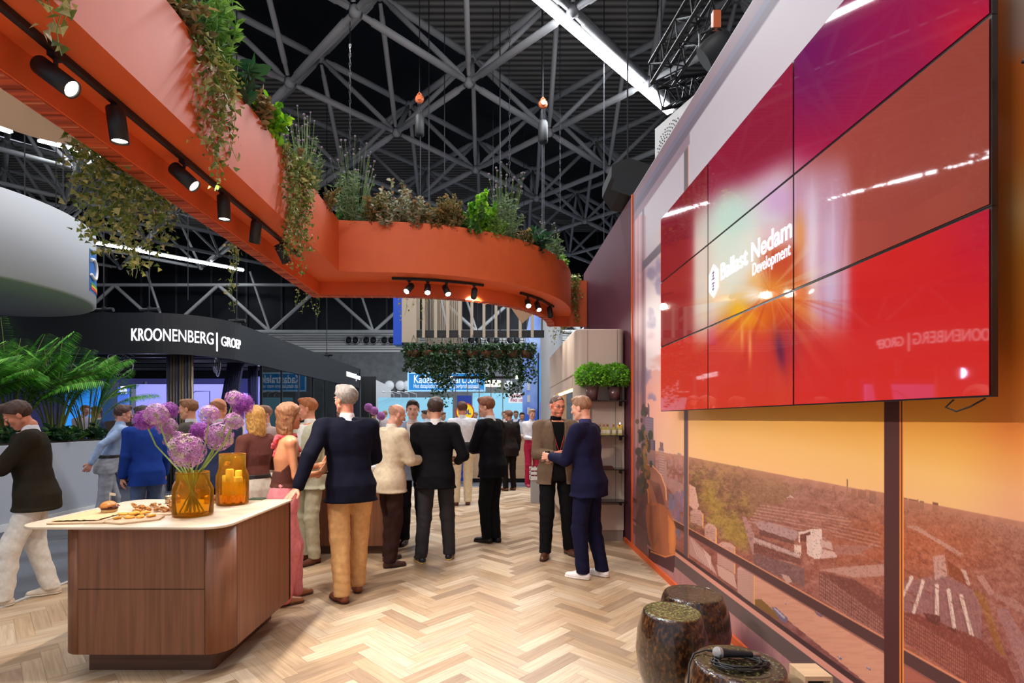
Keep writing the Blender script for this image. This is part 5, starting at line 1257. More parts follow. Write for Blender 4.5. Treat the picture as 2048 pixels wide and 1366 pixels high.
for k in range(34):
    p_ = on(268+rr.uniform(0, 78), 1020+rr.uniform(-5, 9)); loc = (p_.x, p_.y, ZC+.014+rr.uniform(0, .022))
    if pr is None:
        mb = MB()
        for q in range(5): mb.ball((rr.uniform(-.016, .016), rr.uniform(-.01, .01), rr.uniform(0, .008)), (rr.uniform(.007, .014), rr.uniform(.006, .01), rr.uniform(.004, .009)), 8)
        pr = mb.build('fried_snack', gold2); tag(pr, 'knobbly brown fried piece in the pile beside the vase', 'snack', 'fried pieces on the rear board'); pr.location = loc; o = pr
    else: o = pr.copy(); COL.objects.link(o); o.location = loc
    o.rotation_euler = (rr.uniform(-.5, .5), rr.uniform(-.5, .5), rr.uniform(0, 6)); o.scale = (rr.uniform(.8, 1.3),)*3
# second dark counter behind the people
t = thing('rear_counter', 'dark brown counter behind the man in the navy blazer', 'counter', (-2.05, 6.15, 0))
MB().box(-.55, .88, -.25, .55, .1, .90).build('cabinet', M['walnut'], t); MB().box(-.5, .83, -.2, .5, 0, .1).build('plinth', M['walnutd'], t); bevel(MB().box(-.6, .93, -.3, .6, .90, .925).build('stone_top', stone, t), .005)
b = Vector((-1.42, 6.1, .925)); t = MB().lathe([(0, 0), (.06, 0), (.11, .05), (.115, .08), (.105, .08), (.055, .01), (0, .01)], 24).build('salad_bowl', M['white']); t.location = b; tag(t, 'white bowl of green salad behind the man in the cream jacket', 'bowl')

# ------------------------------------------------------------------ ceramic stools, microphone, cable, wooden block
def glaze(name, lo, hi, seed, sc=62):
    m, nt, p_ = newmat(name); tc = nt.nodes.new('ShaderNodeTexCoord'); mp = nt.nodes.new('ShaderNodeMapping'); mp.inputs['Location'].default_value = (seed, seed, 0); mp.inputs['Scale'].default_value = (1, 1, .6)
    n1_ = nt.nodes.new('ShaderNodeTexNoise'); n1_.inputs['Scale'].default_value = sc; n1_.inputs['Detail'].default_value = 4
    n2_ = nt.nodes.new('ShaderNodeTexNoise'); n2_.inputs['Scale'].default_value = 5
    nt.links.new(tc.outputs['Object'], mp.inputs[0]); nt.links.new(mp.outputs[0], n1_.inputs['Vector']); nt.links.new(mp.outputs[0], n2_.inputs['Vector'])
    r1 = nt.nodes.new('ShaderNodeValToRGB'); e = r1.color_ramp.elements; e[0].position = .36; e[0].color = (*srgb(26, 18, 15), 1); e[1].position = .74; e[1].color = (*srgb(*hi), 1); q = e.new(.5); q.color = (*srgb(*lo), 1)
    nt.links.new(n1_.outputs['Fac'], r1.inputs[0]); nt.links.new(r1.outputs[0], p_.inputs['Base Color'])
    b_ = nt.nodes.new('ShaderNodeBump'); b_.inputs['Strength'].default_value = .55; b_.inputs['Distance'].default_value = .006; nt.links.new(n1_.outputs['Fac'], b_.inputs['Height']); nt.links.new(b_.outputs[0], p_.inputs['Normal'])
    p_.inputs['Roughness'].default_value = .16; p_.inputs['Coat Weight'].default_value = .6; p_.inputs['Coat Roughness'].default_value = .08; return m
side = glaze('brown_glaze', (54, 34, 22), (112, 72, 34), 1); topg = glaze('green_brown_glaze', (84, 88, 44), (160, 166, 96), 5, 75); topd = glaze('dark_green_glaze', (40, 34, 26), (112, 116, 66), 9, 75)
def stool(loc, r, h, label, tm):
    t = thing('ceramic_stool', label, 'stool', loc)
    rt = r*.80
    MB().lathe([(0, 0), (r*.72, 0), (r*.78, .01), (r*.93, h*.22), (r, h*.5), (r*.95, h*.75), (rt*1.03, h*.95), (rt*.99, h-.008), (rt*.95, h), (rt*.9, h-.02), (0, h-.02)], 64).build('body', side, t)
    MB().lathe([(rt*.955, h-.001), (rt*.9, h+.002), (rt*.72, h-.001), (rt*.68, h-.005), (rt*.40, h-.006), (rt*.36, h-.002), (0, h-.003)], 64).build('seat_top', tm, t); return t
SH = .45
def sp_(px, py): return gr(px, py, SH)
s1 = sp_(1344, 1222); s2 = sp_(1388, 1201); s3 = sp_(1478, 1325)
stool((s1.x-.0, s1.y, 0), .203, SH, 'left brown-glazed ceramic stool with a speckled green top', topg)
stool((s2.x+.045, s2.y+.13, 0), .225, SH, 'rear brown ceramic stool, partly hidden behind the left one, against the wall', topd)
stool((s3.x-.0, s3.y-.0, 0), .245, SH, 'front ceramic stool carrying the microphone and coiled cable', topd)
c = gr(1437, 1306, SH+.028); e = gr(1508, 1310, SH+.02)
t = thing('microphone', 'black handheld microphone with silver mesh head lying on the front stool', 'microphone', (c.x, c.y, SH+.030))
d = Vector((e.x-c.x, e.y-c.y, -.008)).normalized(); Mx = d.to_track_quat('Z', 'Y').to_matrix()
MB().ball((0, 0, 0), (.0265, .0265, .0265), 20).build('mesh_head', mat('silver_mesh', (190, 190, 192), .4, .3, bump=.8, bscale=500), t)
MB().lathe([(.026, -.004), (.0275, 0), (.026, .006)], 20, M=Mx).build('ring', M['chrome'], t)
MB().lathe([(.022, .015), (.0165, .05), (.0125, .15), (.011, .155)], 20, M=Mx).build('handle', M['softblack'], t)
MB().lathe([(.0105, .155), (.0105, .185), (.008, .19)], 16, M=Mx).build('plug', M['chrome'], t)
cp = []
cc = gr(1478, 1325, SH+.01)
for k in range(0, 210):
    a = k/210*2*pi*5.2; r_ = .098+.010*sin(k*.37)+.005*sin(k*1.3); cp.append((cc.x+r_*1.15*cos(a)+.010*sin(a*.31), cc.y+r_*.62*sin(a)+.012*cos(a*.23), SH+.008+.0016*(k/40)))
tail = [(cc.x-.02, cc.y+.095, SH+.012), (cc.x-.10, cc.y+.12, SH+.012), (cc.x-.17, cc.y+.09, SH+.008), (cc.x-.205, cc.y+.05, SH-.02), (cc.x-.222, cc.y+.02, SH-.09), (cc.x-.235, cc.y-.0, SH-.2), (cc.x-.24, cc.y-.0, .05), (cc.x-.25, cc.y+.05, .006)]
o = MB().tube(cp+tail, .0042, 6).build('coiled_cable', M['black']); tag(o, 'black microphone cable coiled on the front ceramic stool', 'cable')
b = gr(1622, 1362, 0); bx_, by_ = at(1612, 1336, 2.28).x, 2.28
t = thing('wooden_block', 'pale wooden block box with a dark slot beside the front stool at the wall foot', 'wooden box', (1.455, 2.30, 0))
MB().box(-.062, .062, 0, .125, .385, .405).box(-.062, -.05, 0, .125, 0, .385).box(.05, .062, 0, .125, 0, .385).box(-.05, .05, .113, .125, 0, .385).box(-.05, .05, 0, .113, .0, .30).build('box_body', M['lightwood'], t)
MB().box(-.05, .05, .05, .06, .30, .385).build('slot', M['softblack'], t)
# shelf contents: bottles, candle, book, basil pots
za = zsh[1]
lab = mat('cream_label', (236, 226, 200), .6); sy = mat('yellow_syrup', (196, 180, 96), .12); corkm = mat('amber_stopper', (150, 84, 40), .4)
bt = None
for k, px in enumerate((1199, 1207, 1215, 1227, 1239)):
    p_ = at(px, 868, 6.42)
    if bt is None:
        bt = thing('oil_bottle', 'small square bottle of pale oil with cream label on the upper shelf', 'bottle', (p_.x, 6.42, za), group='oil bottles on the cabinet shelf')
        MB().prism(rrect(-.027, .027, -.027, .027, .006, 3), 0, .085).build('glass', sy, bt); MB().lathe([(.027, .085), (.011, .098), (.011, .108)], 16).build('neck', sy, bt)
        MB().lathe([(.013, .108), (.013, .135), (0, .135)], 16).build('stopper', corkm, bt); MB().box(-.022, .022, -.0285, -.0275, .02, .065).build('label', lab, bt)
    else: dup(bt, (p_.x, 6.42, za))
p_ = at(1241, 868, 6.46); t = thing('pillar_candle', 'yellow pillar candle at the right end of the bottle shelf', 'candle', (1.575, 6.44, za))
MB().lathe([(0, 0), (.032, 0), (.032, .125), (.028, .13), (0, .126)], 20).build('wax', mat('yellow_wax', (226, 170, 60), .5, em=.15), t); MB().lathe([(.001, .13), (.006, .138), (.004, .15), (.0, .162)], 8).build('flame', M['lamp'], t)
t = MB().box(-.12, .12, -.08, .08, 0, .018).box(-.11, .11, -.07, .07, .018, .034).build('shelf_book', mat('dark_brown_book', (70, 34, 28), .5)); t.location = (1.36, 6.42, zsh[2]); tag(t, 'two-layer dark brown book lying on the middle shelf of the cabinet', 'book')
t = MB().box(-.05, .05, -.04, .04, 0, .02).build('small_red_box', mat('crimson_box', (150, 30, 60), .5)); t.location = (1.25, 6.42, zsh[3]); tag(t, 'small crimson box on the lowest dark shelf of the cabinet', 'box')
# ------------------------------------------------------------------ plants
IVY = ([(0, 0, 0), (.5, .08, .08), (.30, .42, .02), (0, 1, -.1), (-.30, .42, .02), (-.5, .08, .08)], [(0, 1, 2, 3), (0, 3, 4, 5)])
LANCE = ([(0, 0, 0), (.16, .4, .05), (0, 1, -.12), (-.16, .4, .05)], [(0, 1, 2, 3)])
OVAL = ([(0, 0, 0), (.26, .28, .06), (.22, .7, .04), (0, 1, -.1), (-.22, .7, .04), (-.26, .28, .06)], [(0, 1, 2, 3), (0, 3, 4, 5)])
ROUND = ([(0, 0, 0), (.5, .1, .1), (.55, .55, .06), (.25, .95, 0), (-.25, .95, 0), (-.55, .55, .06), (-.5, .1, .1)], [(0, 1, 2, 3), (0, 3, 4), (0, 4, 5, 6)])
def leafM(p, d, s, r, tilt=.5):
    """matrix placing a leaf at p, tip along d (roughly), size s"""
    d = Vector(d).normalized(); n = Vector((r.gauss(0, 1), r.gauss(0, 1), r.gauss(.4, 1)))
    x = d.cross(n); x = x.normalized() if x.length > 1e-5 else d.orthogonal().normalized(); n = x.cross(d)
    return [[x[i]*s, d[i]*s, n[i]*s, p[i]] for i in range(3)]
def shade_(c, r, v=.25): f = 1+r.uniform(-v, v); return tuple(min(1, k*f) for k in c)
G = dict(ivy=[srgb(126, 142, 62), srgb(92, 118, 48), srgb(190, 184, 120), srgb(150, 152, 78)], lime=[srgb(160, 214, 40), srgb(130, 190, 36), srgb(96, 160, 40)], brown=[srgb(150, 116, 70), srgb(124, 108, 60), srgb(168, 140, 92), srgb(96, 92, 50)],
         silver=[srgb(150, 150, 120), srgb(110, 112, 78), srgb(190, 186, 160), srgb(150, 112, 76)], grey=[srgb(110, 130, 90), srgb(88, 112, 70), srgb(136, 154, 112)], green=[srgb(70, 120, 44), srgb(50, 96, 40), srgb(100, 150, 60)],
         dark=[srgb(28, 62, 38), srgb(36, 76, 44), srgb(50, 96, 52)], willow=[srgb(130, 172, 70), srgb(100, 146, 56), srgb(150, 190, 90)], deep=[srgb(34, 62, 34), srgb(46, 78, 40), srgb(60, 94, 48), srgb(26, 48, 28)])
def ivy(label, strands, cols='ivy', size=.05, dens=46, grp=None, name='trailing_ivy', seed=0, cat='ivy', spread=.03):
    """strands: list of (x, y, z_top, length)"""
    r = random.Random(seed); st, lf = MB(), MB(); ms, cs = [], []
    o = Vector(strands[0][:3]); t = thing(name, label, cat, o, group=grp)
    for (x, y, z, L) in strands:
        n = max(4, int(L/.05)); p = Vector((x, y, z)); pts = [p-o]; sx, sy = r.uniform(-1, 1), r.uniform(-.3, 1)
        for k in range(n):
            p = p+Vector((spread*.35*sin(k*.5+sx*5)+r.gauss(0, .006), -abs(r.gauss(0, .003)), -L/n)); pts.append(p-o)
        st.tube(pts, .0022, 4, cap=False)
        for k in range(int(L*dens)):
            u = r.random()**1.1; q = pts[min(int(u*n), n-1)]+Vector((r.gauss(0, spread), r.gauss(-.012, spread*.5), r.uniform(-.03, .03)))
            d = Vector((r.gauss(0, .7), r.gauss(-.4, .5), r.uniform(-1.2, .1))); s = size*r.uniform(.5, 1.2)*(1-.35*u)
            ms.append(leafM(q, d, s, r)); cs.append(shade_(r.choice(G[cols]), r))
    lf.many(*IVY, ms, cs); lf.build('foliage', M['leaf'], t, attr=True)
    st.build('vines', M['stemg'], t, kind='stuff'); return t
def shrub(label, loc, h, w_, cols, leaf, size, stems=16, per=22, seed=0, heads=None, name='leafy_plant', cat='plant', grp=None, up=1.0, droop=.0):
    r = random.Random(seed); st, lf = MB(), MB(); ms, cs = [], []; t = thing(name, label, cat, loc, group=grp); tips = []
    for k in range(stems):
        a = r.uniform(0, 2*pi); R_ = w_*math.sqrt(r.random()); hh = h*r.uniform(.55, 1.0)*(1-.35*(R_/w_)**2)
        b = Vector((.35*R_*cos(a), .35*R_*sin(a), -.02)); e = Vector((R_*cos(a)*1.0, R_*sin(a), hh)); pts = [b.lerp(e, q/5)+Vector((r.gauss(0, .008), r.gauss(0, .008), .03*h*sin(pi*q/5)-droop*(q/5)**2*h)) for q in range(6)]
        st.tube(pts, .0022, 4, cap=False); tips.append(pts[-1])
        for q in range(per):
            u = r.uniform(.15, 1); i = min(int(u*5), 4); p = pts[i].lerp(pts[i+1], u*5-i)
            aa = r.uniform(0, 2*pi); d = Vector((cos(aa), sin(aa), r.uniform(-.2, .9)*up)); ms.append(leafM(p, d, size*r.uniform(.6, 1.15), r)); cs.append(shade_(r.choice(G[cols]), r))
    lf.many(*leaf, ms, cs); lf.build('foliage', M['leaf'], t, attr=True); st.build('stems', M['stemg'], t, kind='stuff')
    if heads:
        mb = MB(); s2 = MB()
        for k in range(heads[0]):
            a = r.uniform(0, 2*pi); R_ = w_*r.uniform(.2, 1.1); z = h*r.uniform(.8, 1.35); p = Vector((R_*cos(a), R_*sin(a), z)); mb.ball(p, heads[1]*r.uniform(.7, 1.2), 6); s2.tube([Vector((p.x*.4, p.y*.4, h*.3)), p], .0018, 4, cap=False)
        mb.build('flower_heads', heads[2], t, kind='stuff'); s2.build('flower_stalks', M['stemg'], t, kind='stuff')
    return t
lil = mat('faded_lilac', (150, 134, 150), .8); rr = random.Random(21)
def strands(n, x0, x1, y0, y1, z, l0, l1): return [(rr.uniform(x0, x1), rr.uniform(y0, y1), z+rr.uniform(-.03, .04), rr.uniform(l0, l1)) for _ in range(n)]
ZP = Z1-.10
XF = -1.935
ivy('sparse ivy sprig over the beam fascia at the top left corner', [(XF, 2.22+.05*k, 4.0, .62+.10*(k % 3)) for k in range(4)], size=.075, dens=70, seed=1)
ivy('first ivy cascade over the orange fascia, thin long strands at the left', [(XF+.01*k % .03, 3.36+.075*k, 4.08, l) for k, l in enumerate((.55, .72, .86, .80, .92, .5, .62))], size=.056, dens=150, seed=2, spread=.035)
ivy('dense ivy cascade hanging over the fascia just left of the beam corner', [(XF+.01*(k % 3), 4.72+.058*k, 4.08, l) for k, l in enumerate((.5, .7, .9, 1.0, .85, 1.08, .95, 1.12, .9, .7, .5))], size=.052, dens=190, seed=3, spread=.035)
ivy('thick ivy hanging behind the straight arm, left of the track lights', [(-2.56-.03*(k % 4), 3.25+.085*k, 4.0, l) for k, l in enumerate((.95, 1.1, 1.25, 1.35, 1.3, 1.45, 1.25, 1.35, 1.1, 1.2, .9))], size=.055, dens=330, seed=4, spread=.06)
ivy('single long ivy strand dangling behind the beam in front of the strip light', [(-2.56, 5.02, 4.0, 1.42), (-2.58, 5.08, 4.0, 1.25), (-2.54, 4.95, 4.0, 1.0)], size=.05, dens=80, seed=5, spread=.03)
ivy('short ivy tips peeping below the inner corner of the beam', [(-2.56+.04*k, 6.75+.12*k, 4.0, .98+.06*(k % 2)) for k in range(4)], size=.045, dens=60, seed=6)
ivy('ivy tips below the curved beam beside the blue box', [(-1.30+.09*k, 7.27, 4.0, 1.08-.10*(k % 3)) for k in range(6)], size=.045, dens=60, seed=7)
ivy('ivy hanging over the end panel of the beam next to the purple wall', [(1.36+.035*k, 9.16, 4.12, l) for k, l in enumerate((.5, .85, .95, .8, .5))], size=.05, dens=120, seed=8)
ivy('ivy tips hanging below the wall end of the beam above the cabinet', [(1.06+.07*k, 9.42, 3.3, l) for k, l in enumerate((.3, .42, .3, .2, .25))], size=.055, dens=70, seed=9)
XL = -2.07
L_ = [(2.95, 'grey', LANCE, .05, .42, .20, 'fine grey-green plant at the very top of the straight arm', None), (3.30, 'brown', OVAL, .075, .36, .22, 'bronze-leaved shrub above the first ivy cascade', None), (3.50, 'green', LANCE, .07, .50, .18, 'fresh green narrow-leaved herb above the first ivy cascade', None),
      (3.78, 'willow', LANCE, .10, .80, .20, 'tall willowy light green plant sticking up against the dark roof', None), (4.05, 'dark', OVAL, .17, .44, .20, 'dark glossy big-leaved plant on the straight arm', None), (4.32, 'brown', OVAL, .07, .40, .20, 'olive-brown shrub between the glossy plant and the lime-green leaves', None),
      (4.62, 'lime', ROUND, .062, .46, .24, 'bright lime-green geranium on the straight arm of the beam', None), (4.95, 'dark', OVAL, .13, .24, .18, 'low dark glossy leaves under the lime-green geranium', None), (5.25, 'brown', OVAL, .055, .34, .20, 'brownish shrub behind the dense ivy cascade', (8, .014, lil)),
      (5.62, 'grey', LANCE, .06, .62, .20, 'wiry grey-green verbena left of the beam corner', (26, .013, lil)), (6.02, 'brown', OVAL, .055, .42, .22, 'russet shrub right behind the beam corner', None)]
for k, (y, c, lf, sz, h, w_, lb, hd) in enumerate(L_): shrub(lb, (XL, y, ZP), h*1.2, w_*1.05, c, lf, sz, stems=22 if c != 'dark' else 12, per=36 if c != 'dark' else 7, seed=30+k, heads=hd)
def arc(px, r=2.68):
    best = None
    for k in range(600):
        t = -pi/2-.2+(pi/2+.2)*k/599; x, y = cx+r*cos(t), cy+r*sin(t); u = VX+F*x/y
        if best is None or abs(u-px) < best[0]: best = (abs(u-px), x, y)
    return (best[1], best[2], ZP)
A2_ = [(690, 'green', LANCE, .06, .24, .16, 'low fresh green plant at the beam corner', None), (708, 'grey', LANCE, .075, .66, .26, 'tall feathery silver-green plant on the curved beam near the corner', (30, .014, lil)), (752, 'brown', OVAL, .06, .42, .18, 'olive shrub between the feathery plant and the silvery bush', None),
       (790, 'silver', OVAL, .065, .52, .30, 'wide silvery brown bush on the curved beam', None), (832, 'silver', OVAL, .06, .38, .24, 'lower silvery bush right of the widest one', None), (872, 'brown', OVAL, .06, .38, .20, 'coppery shrub left of the rust-coloured one', None), (898, 'brown', OVAL, .06, .46, .20, 'rust-coloured shrub beside the fresh green geranium', None),
       (945, 'green', ROUND, .045, .42, .28, 'fresh green geranium mound on the curved beam', None), (958, 'lime', ROUND, .05, .58, .22, 'lime-topped geranium rising over the green mound', None), (985, 'willow', LANCE, .07, .36, .2, 'narrow-leaved green herb below the lime-topped geranium', None), (1008, 'grey', LANCE, .07, .62, .24, 'wiry verbena with tiny lilac heads on the curved beam', (34, .015, lil)),
       (1040, 'brown', OVAL, .055, .28, .18, 'low brownish shrub at the falling edge of the beam', None), (1070, 'dark', OVAL, .14, .36, .20, 'dark glossy plant near the wall end of the curved beam', None), (1100, 'grey', LANCE, .06, .40, .18, 'small verbena tuft near the wall end of the beam', (14, .014, lil)), (1120, 'willow', LANCE, .07, .24, .14, 'yellow-green tuft at the wall end of the beam', None)]
for k, (px, c, lf, sz, h, w_, lb, hd) in enumerate(A2_): shrub(lb, arc(px), h*1.3, w_*1.15, c, lf, sz, stems=26 if c != 'dark' else 12, per=36 if c != 'dark' else 7, seed=60+k, heads=hd)
# areca palms and undergrowth in the planter
def palm(loc, h, n, label, seed, rz=0):
    r = random.Random(seed); t = thing('areca_palm', label, 'palm', loc, rz); can = MB(); lf = MB(); ms, cs = [], []
    for k in range(n):
        a = 2*pi*k/n*2.4+r.uniform(-.3, .3); tilt = r.uniform(.15, 1.0); L = h*r.uniform(.85, 1.15); b = Vector((.10*cos(a), .10*sin(a), 0)); pts = []
        for q in range(15):
            u = q/14; out = tilt*(u**1.7)*L*.70; z = L*(u-.42*tilt*u**2.6); pts.append(b+Vector((cos(a)*out, sin(a)*out, z)))
        can.tube(pts, [.011*(1-.75*q/14) for q in range(15)], 5, cap=False)
        for q in range(48):
            u = .30+.70*q/47; i = min(int(u*14), 13); p = pts[i].lerp(pts[i+1], u*14-i); d = (pts[i+1]-pts[i]).normalized(); sd = d.cross(Vector((0, 0, 1))).normalized()
            for s in (-1, 1):
                dd = (d*.55+sd*s*1.0+Vector((0, 0, -.25-.3*u))).normalized(); sz = .36*h/1.8*(sin(pi*(u-.28)/.80)**.6)*r.uniform(.85, 1.1)
                x = dd.cross(Vector((0, 0, 1))).normalized(); nn = x.cross(dd); ms.append([[x[m]*sz*.26, dd[m]*sz, nn[m]*sz*.9, p[m]] for m in range(3)]); cs.append(shade_(r.choice([srgb(92, 168, 54), srgb(66, 136, 42), srgb(126, 190, 74)]), r))
    lf.many(*LANCE, ms, cs); lf.build('fronds', M['leaf'], t, attr=True); can.build('canes', mat('palm_cane', (128, 140, 60), .6) if 'palm_cane' not in bpy.data.materials else bpy.data.materials['palm_cane'], t)
palm((-7.35, 6.95, 1.2), 1.75, 24, 'areca palm at the left edge of the planter, cut by the frame', 1)
palm((-7.30, 7.75, 1.2), 1.85, 26, 'tallest areca palm in the grey planter', 2)
palm((-7.25, 8.45, 1.2), 1.8, 22, 'areca palm third from the left, with long arching fronds', 3)
palm((-7.15, 9.0, 1.2), 1.5, 18, 'rightmost areca palm, at the far end of the planter', 4)
for k in range(10): shrub('low dark leafy plant filling the planter under the palms', (-7.05+.12*(k % 2), 5.6+.37*k, 1.2), .30, .26, 'dark' if k % 2 else 'green', OVAL, .13, stems=10, per=9, seed=90+k, name='planter_foliage_plant', grp='low plants filling the grey planter')
# basil in glass pots on the cabinet shelf
def basil(px, label, seed):
    p = at(px, 800, 6.42); r = random.Random(seed); t = thing('basil_pot', label, 'potted plant', (p.x, 6.42, zsh[0]))
    MB().lathe([(0, 0), (.062, 0), (.085, .165), (.079, .165), (.058, .008), (0, .008)], 28).build('ribbed_pot', mat('smoky_purple_pot', (92, 62, 62), .15) if 'smoky_purple_pot' not in bpy.data.materials else bpy.data.materials['smoky_purple_pot'], t)
    MB().lathe([(0, .13), (.072, .13)], 20).build('soil', M['soil'], t); lf = MB(); ms, cs = [], []
    c = Vector((0, 0, .30))
    for k in range(900):
        z = 1-1.75*r.random(); a = r.uniform(0, 2*pi); q = math.sqrt(max(0, 1-z*z)); d = Vector((q*cos(a), q*sin(a), z)); p_ = c+Vector((d.x*.205, d.y*.19, d.z*.15))*r.uniform(.8, 1.03)
        ms.append(leafM(p_, d+Vector((r.gauss(0, .5), r.gauss(0, .5), r.gauss(.2, .4))), .040*r.uniform(.7, 1.2), r)); cs.append(shade_(r.choice([srgb(120, 190, 40), srgb(90, 160, 36), srgb(150, 210, 60)]), r))
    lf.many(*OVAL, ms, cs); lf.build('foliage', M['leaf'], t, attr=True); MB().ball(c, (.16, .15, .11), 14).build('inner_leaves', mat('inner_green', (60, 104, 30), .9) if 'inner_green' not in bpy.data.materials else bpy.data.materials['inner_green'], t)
basil(1184, 'round bushy basil in a smoky glass pot, left on the top shelf', 1); basil(1229, 'round bushy basil in a smoky pot, right on the top shelf by the purple wall', 2)
# hanging baskets under the pergola
bl = ['first hanging basket from the left under the pergola', 'second hanging basket from the left under the pergola', 'third hanging basket, left of the long green cascade tip', 'fourth hanging basket, above the pergola lamp bar end', 'middle hanging basket under the pergola', 'basket right of the middle under the pergola', 'third hanging basket from the right under the pergola', 'second hanging basket from the right under the pergola', 'last hanging basket at the right, before the tall blue wall']
for k, px in enumerate((827, 857, 886, 917, 945, 972, 1000, 1026, 1053)):
    Yb = 12.7; p = at(px, 704, Yb); r = random.Random(120+k); t = thing('hanging_basket', bl[k], 'hanging plant', p)
    MB().lathe([(0, -.16), (.10, -.15), (.17, -.07), (.19, .03), (.17, .03), (0, .0)], 20).build('basket', mat('coir_basket', (110, 72, 50), .9, noise=.4, nscale=40) if k == 0 else bpy.data.materials['coir_basket'], t)
    mb = MB()
    for q in range(3): a = 2.1*q; mb.tube([(.17*cos(a), .17*sin(a), .03), (0, 0, .42)], .005, 4)
    mb.build('hanger', M['black'], t)
    lf = MB(); ms, cs = [], []
    for q in range(620):
        a = r.uniform(0, 2*pi); u = r.random(); R_ = .12+.15*r.random(); z = .20*r.random() if u < .35 else -r.random()**1.2*(.50+.14*(k % 3)); 
        if u >= .35 and abs(z) < .25 and sin(a) < 0 and r.random() < .25: continue
        ms.append(leafM(Vector((R_*cos(a), R_*sin(a), z)), (r.gauss(0, .6), r.gauss(0, .6), r.uniform(-1, .3)), .085*r.uniform(.6, 1.1), r)); cs.append(shade_(r.choice(G['deep']), r))
    lf.many(*IVY, ms, cs); lf.build('foliage', M['leaf'], t, attr=True)
ivy('long bushy green cascade falling from the left baskets down to the crowd', [(at(868+7*k, 715, 12.4).x, 12.4, zat(708, 12.4), l) for k, l in enumerate((.5, .75, .95, 1.15, 1.3, 1.2))], 'deep', .10, 120, seed=41, spread=.13, cat='hanging plant')
ivy('small dark hanging plant left of the tall blue wall, below the lamp bar', [(at(1016+6*k, 763, 13.3).x, 13.3, zat(764, 13.3), .45) for k in range(4)], 'deep', .10, 60, seed=42, spread=.08, cat='hanging plant')
ivy('small hanging plant beside the white disc lamp', [(at(995+5*k, 763, 13.6).x, 13.6, zat(768, 13.6), .38) for k in range(2)], 'green', .09, 40, seed=43, spread=.08, cat='hanging plant')
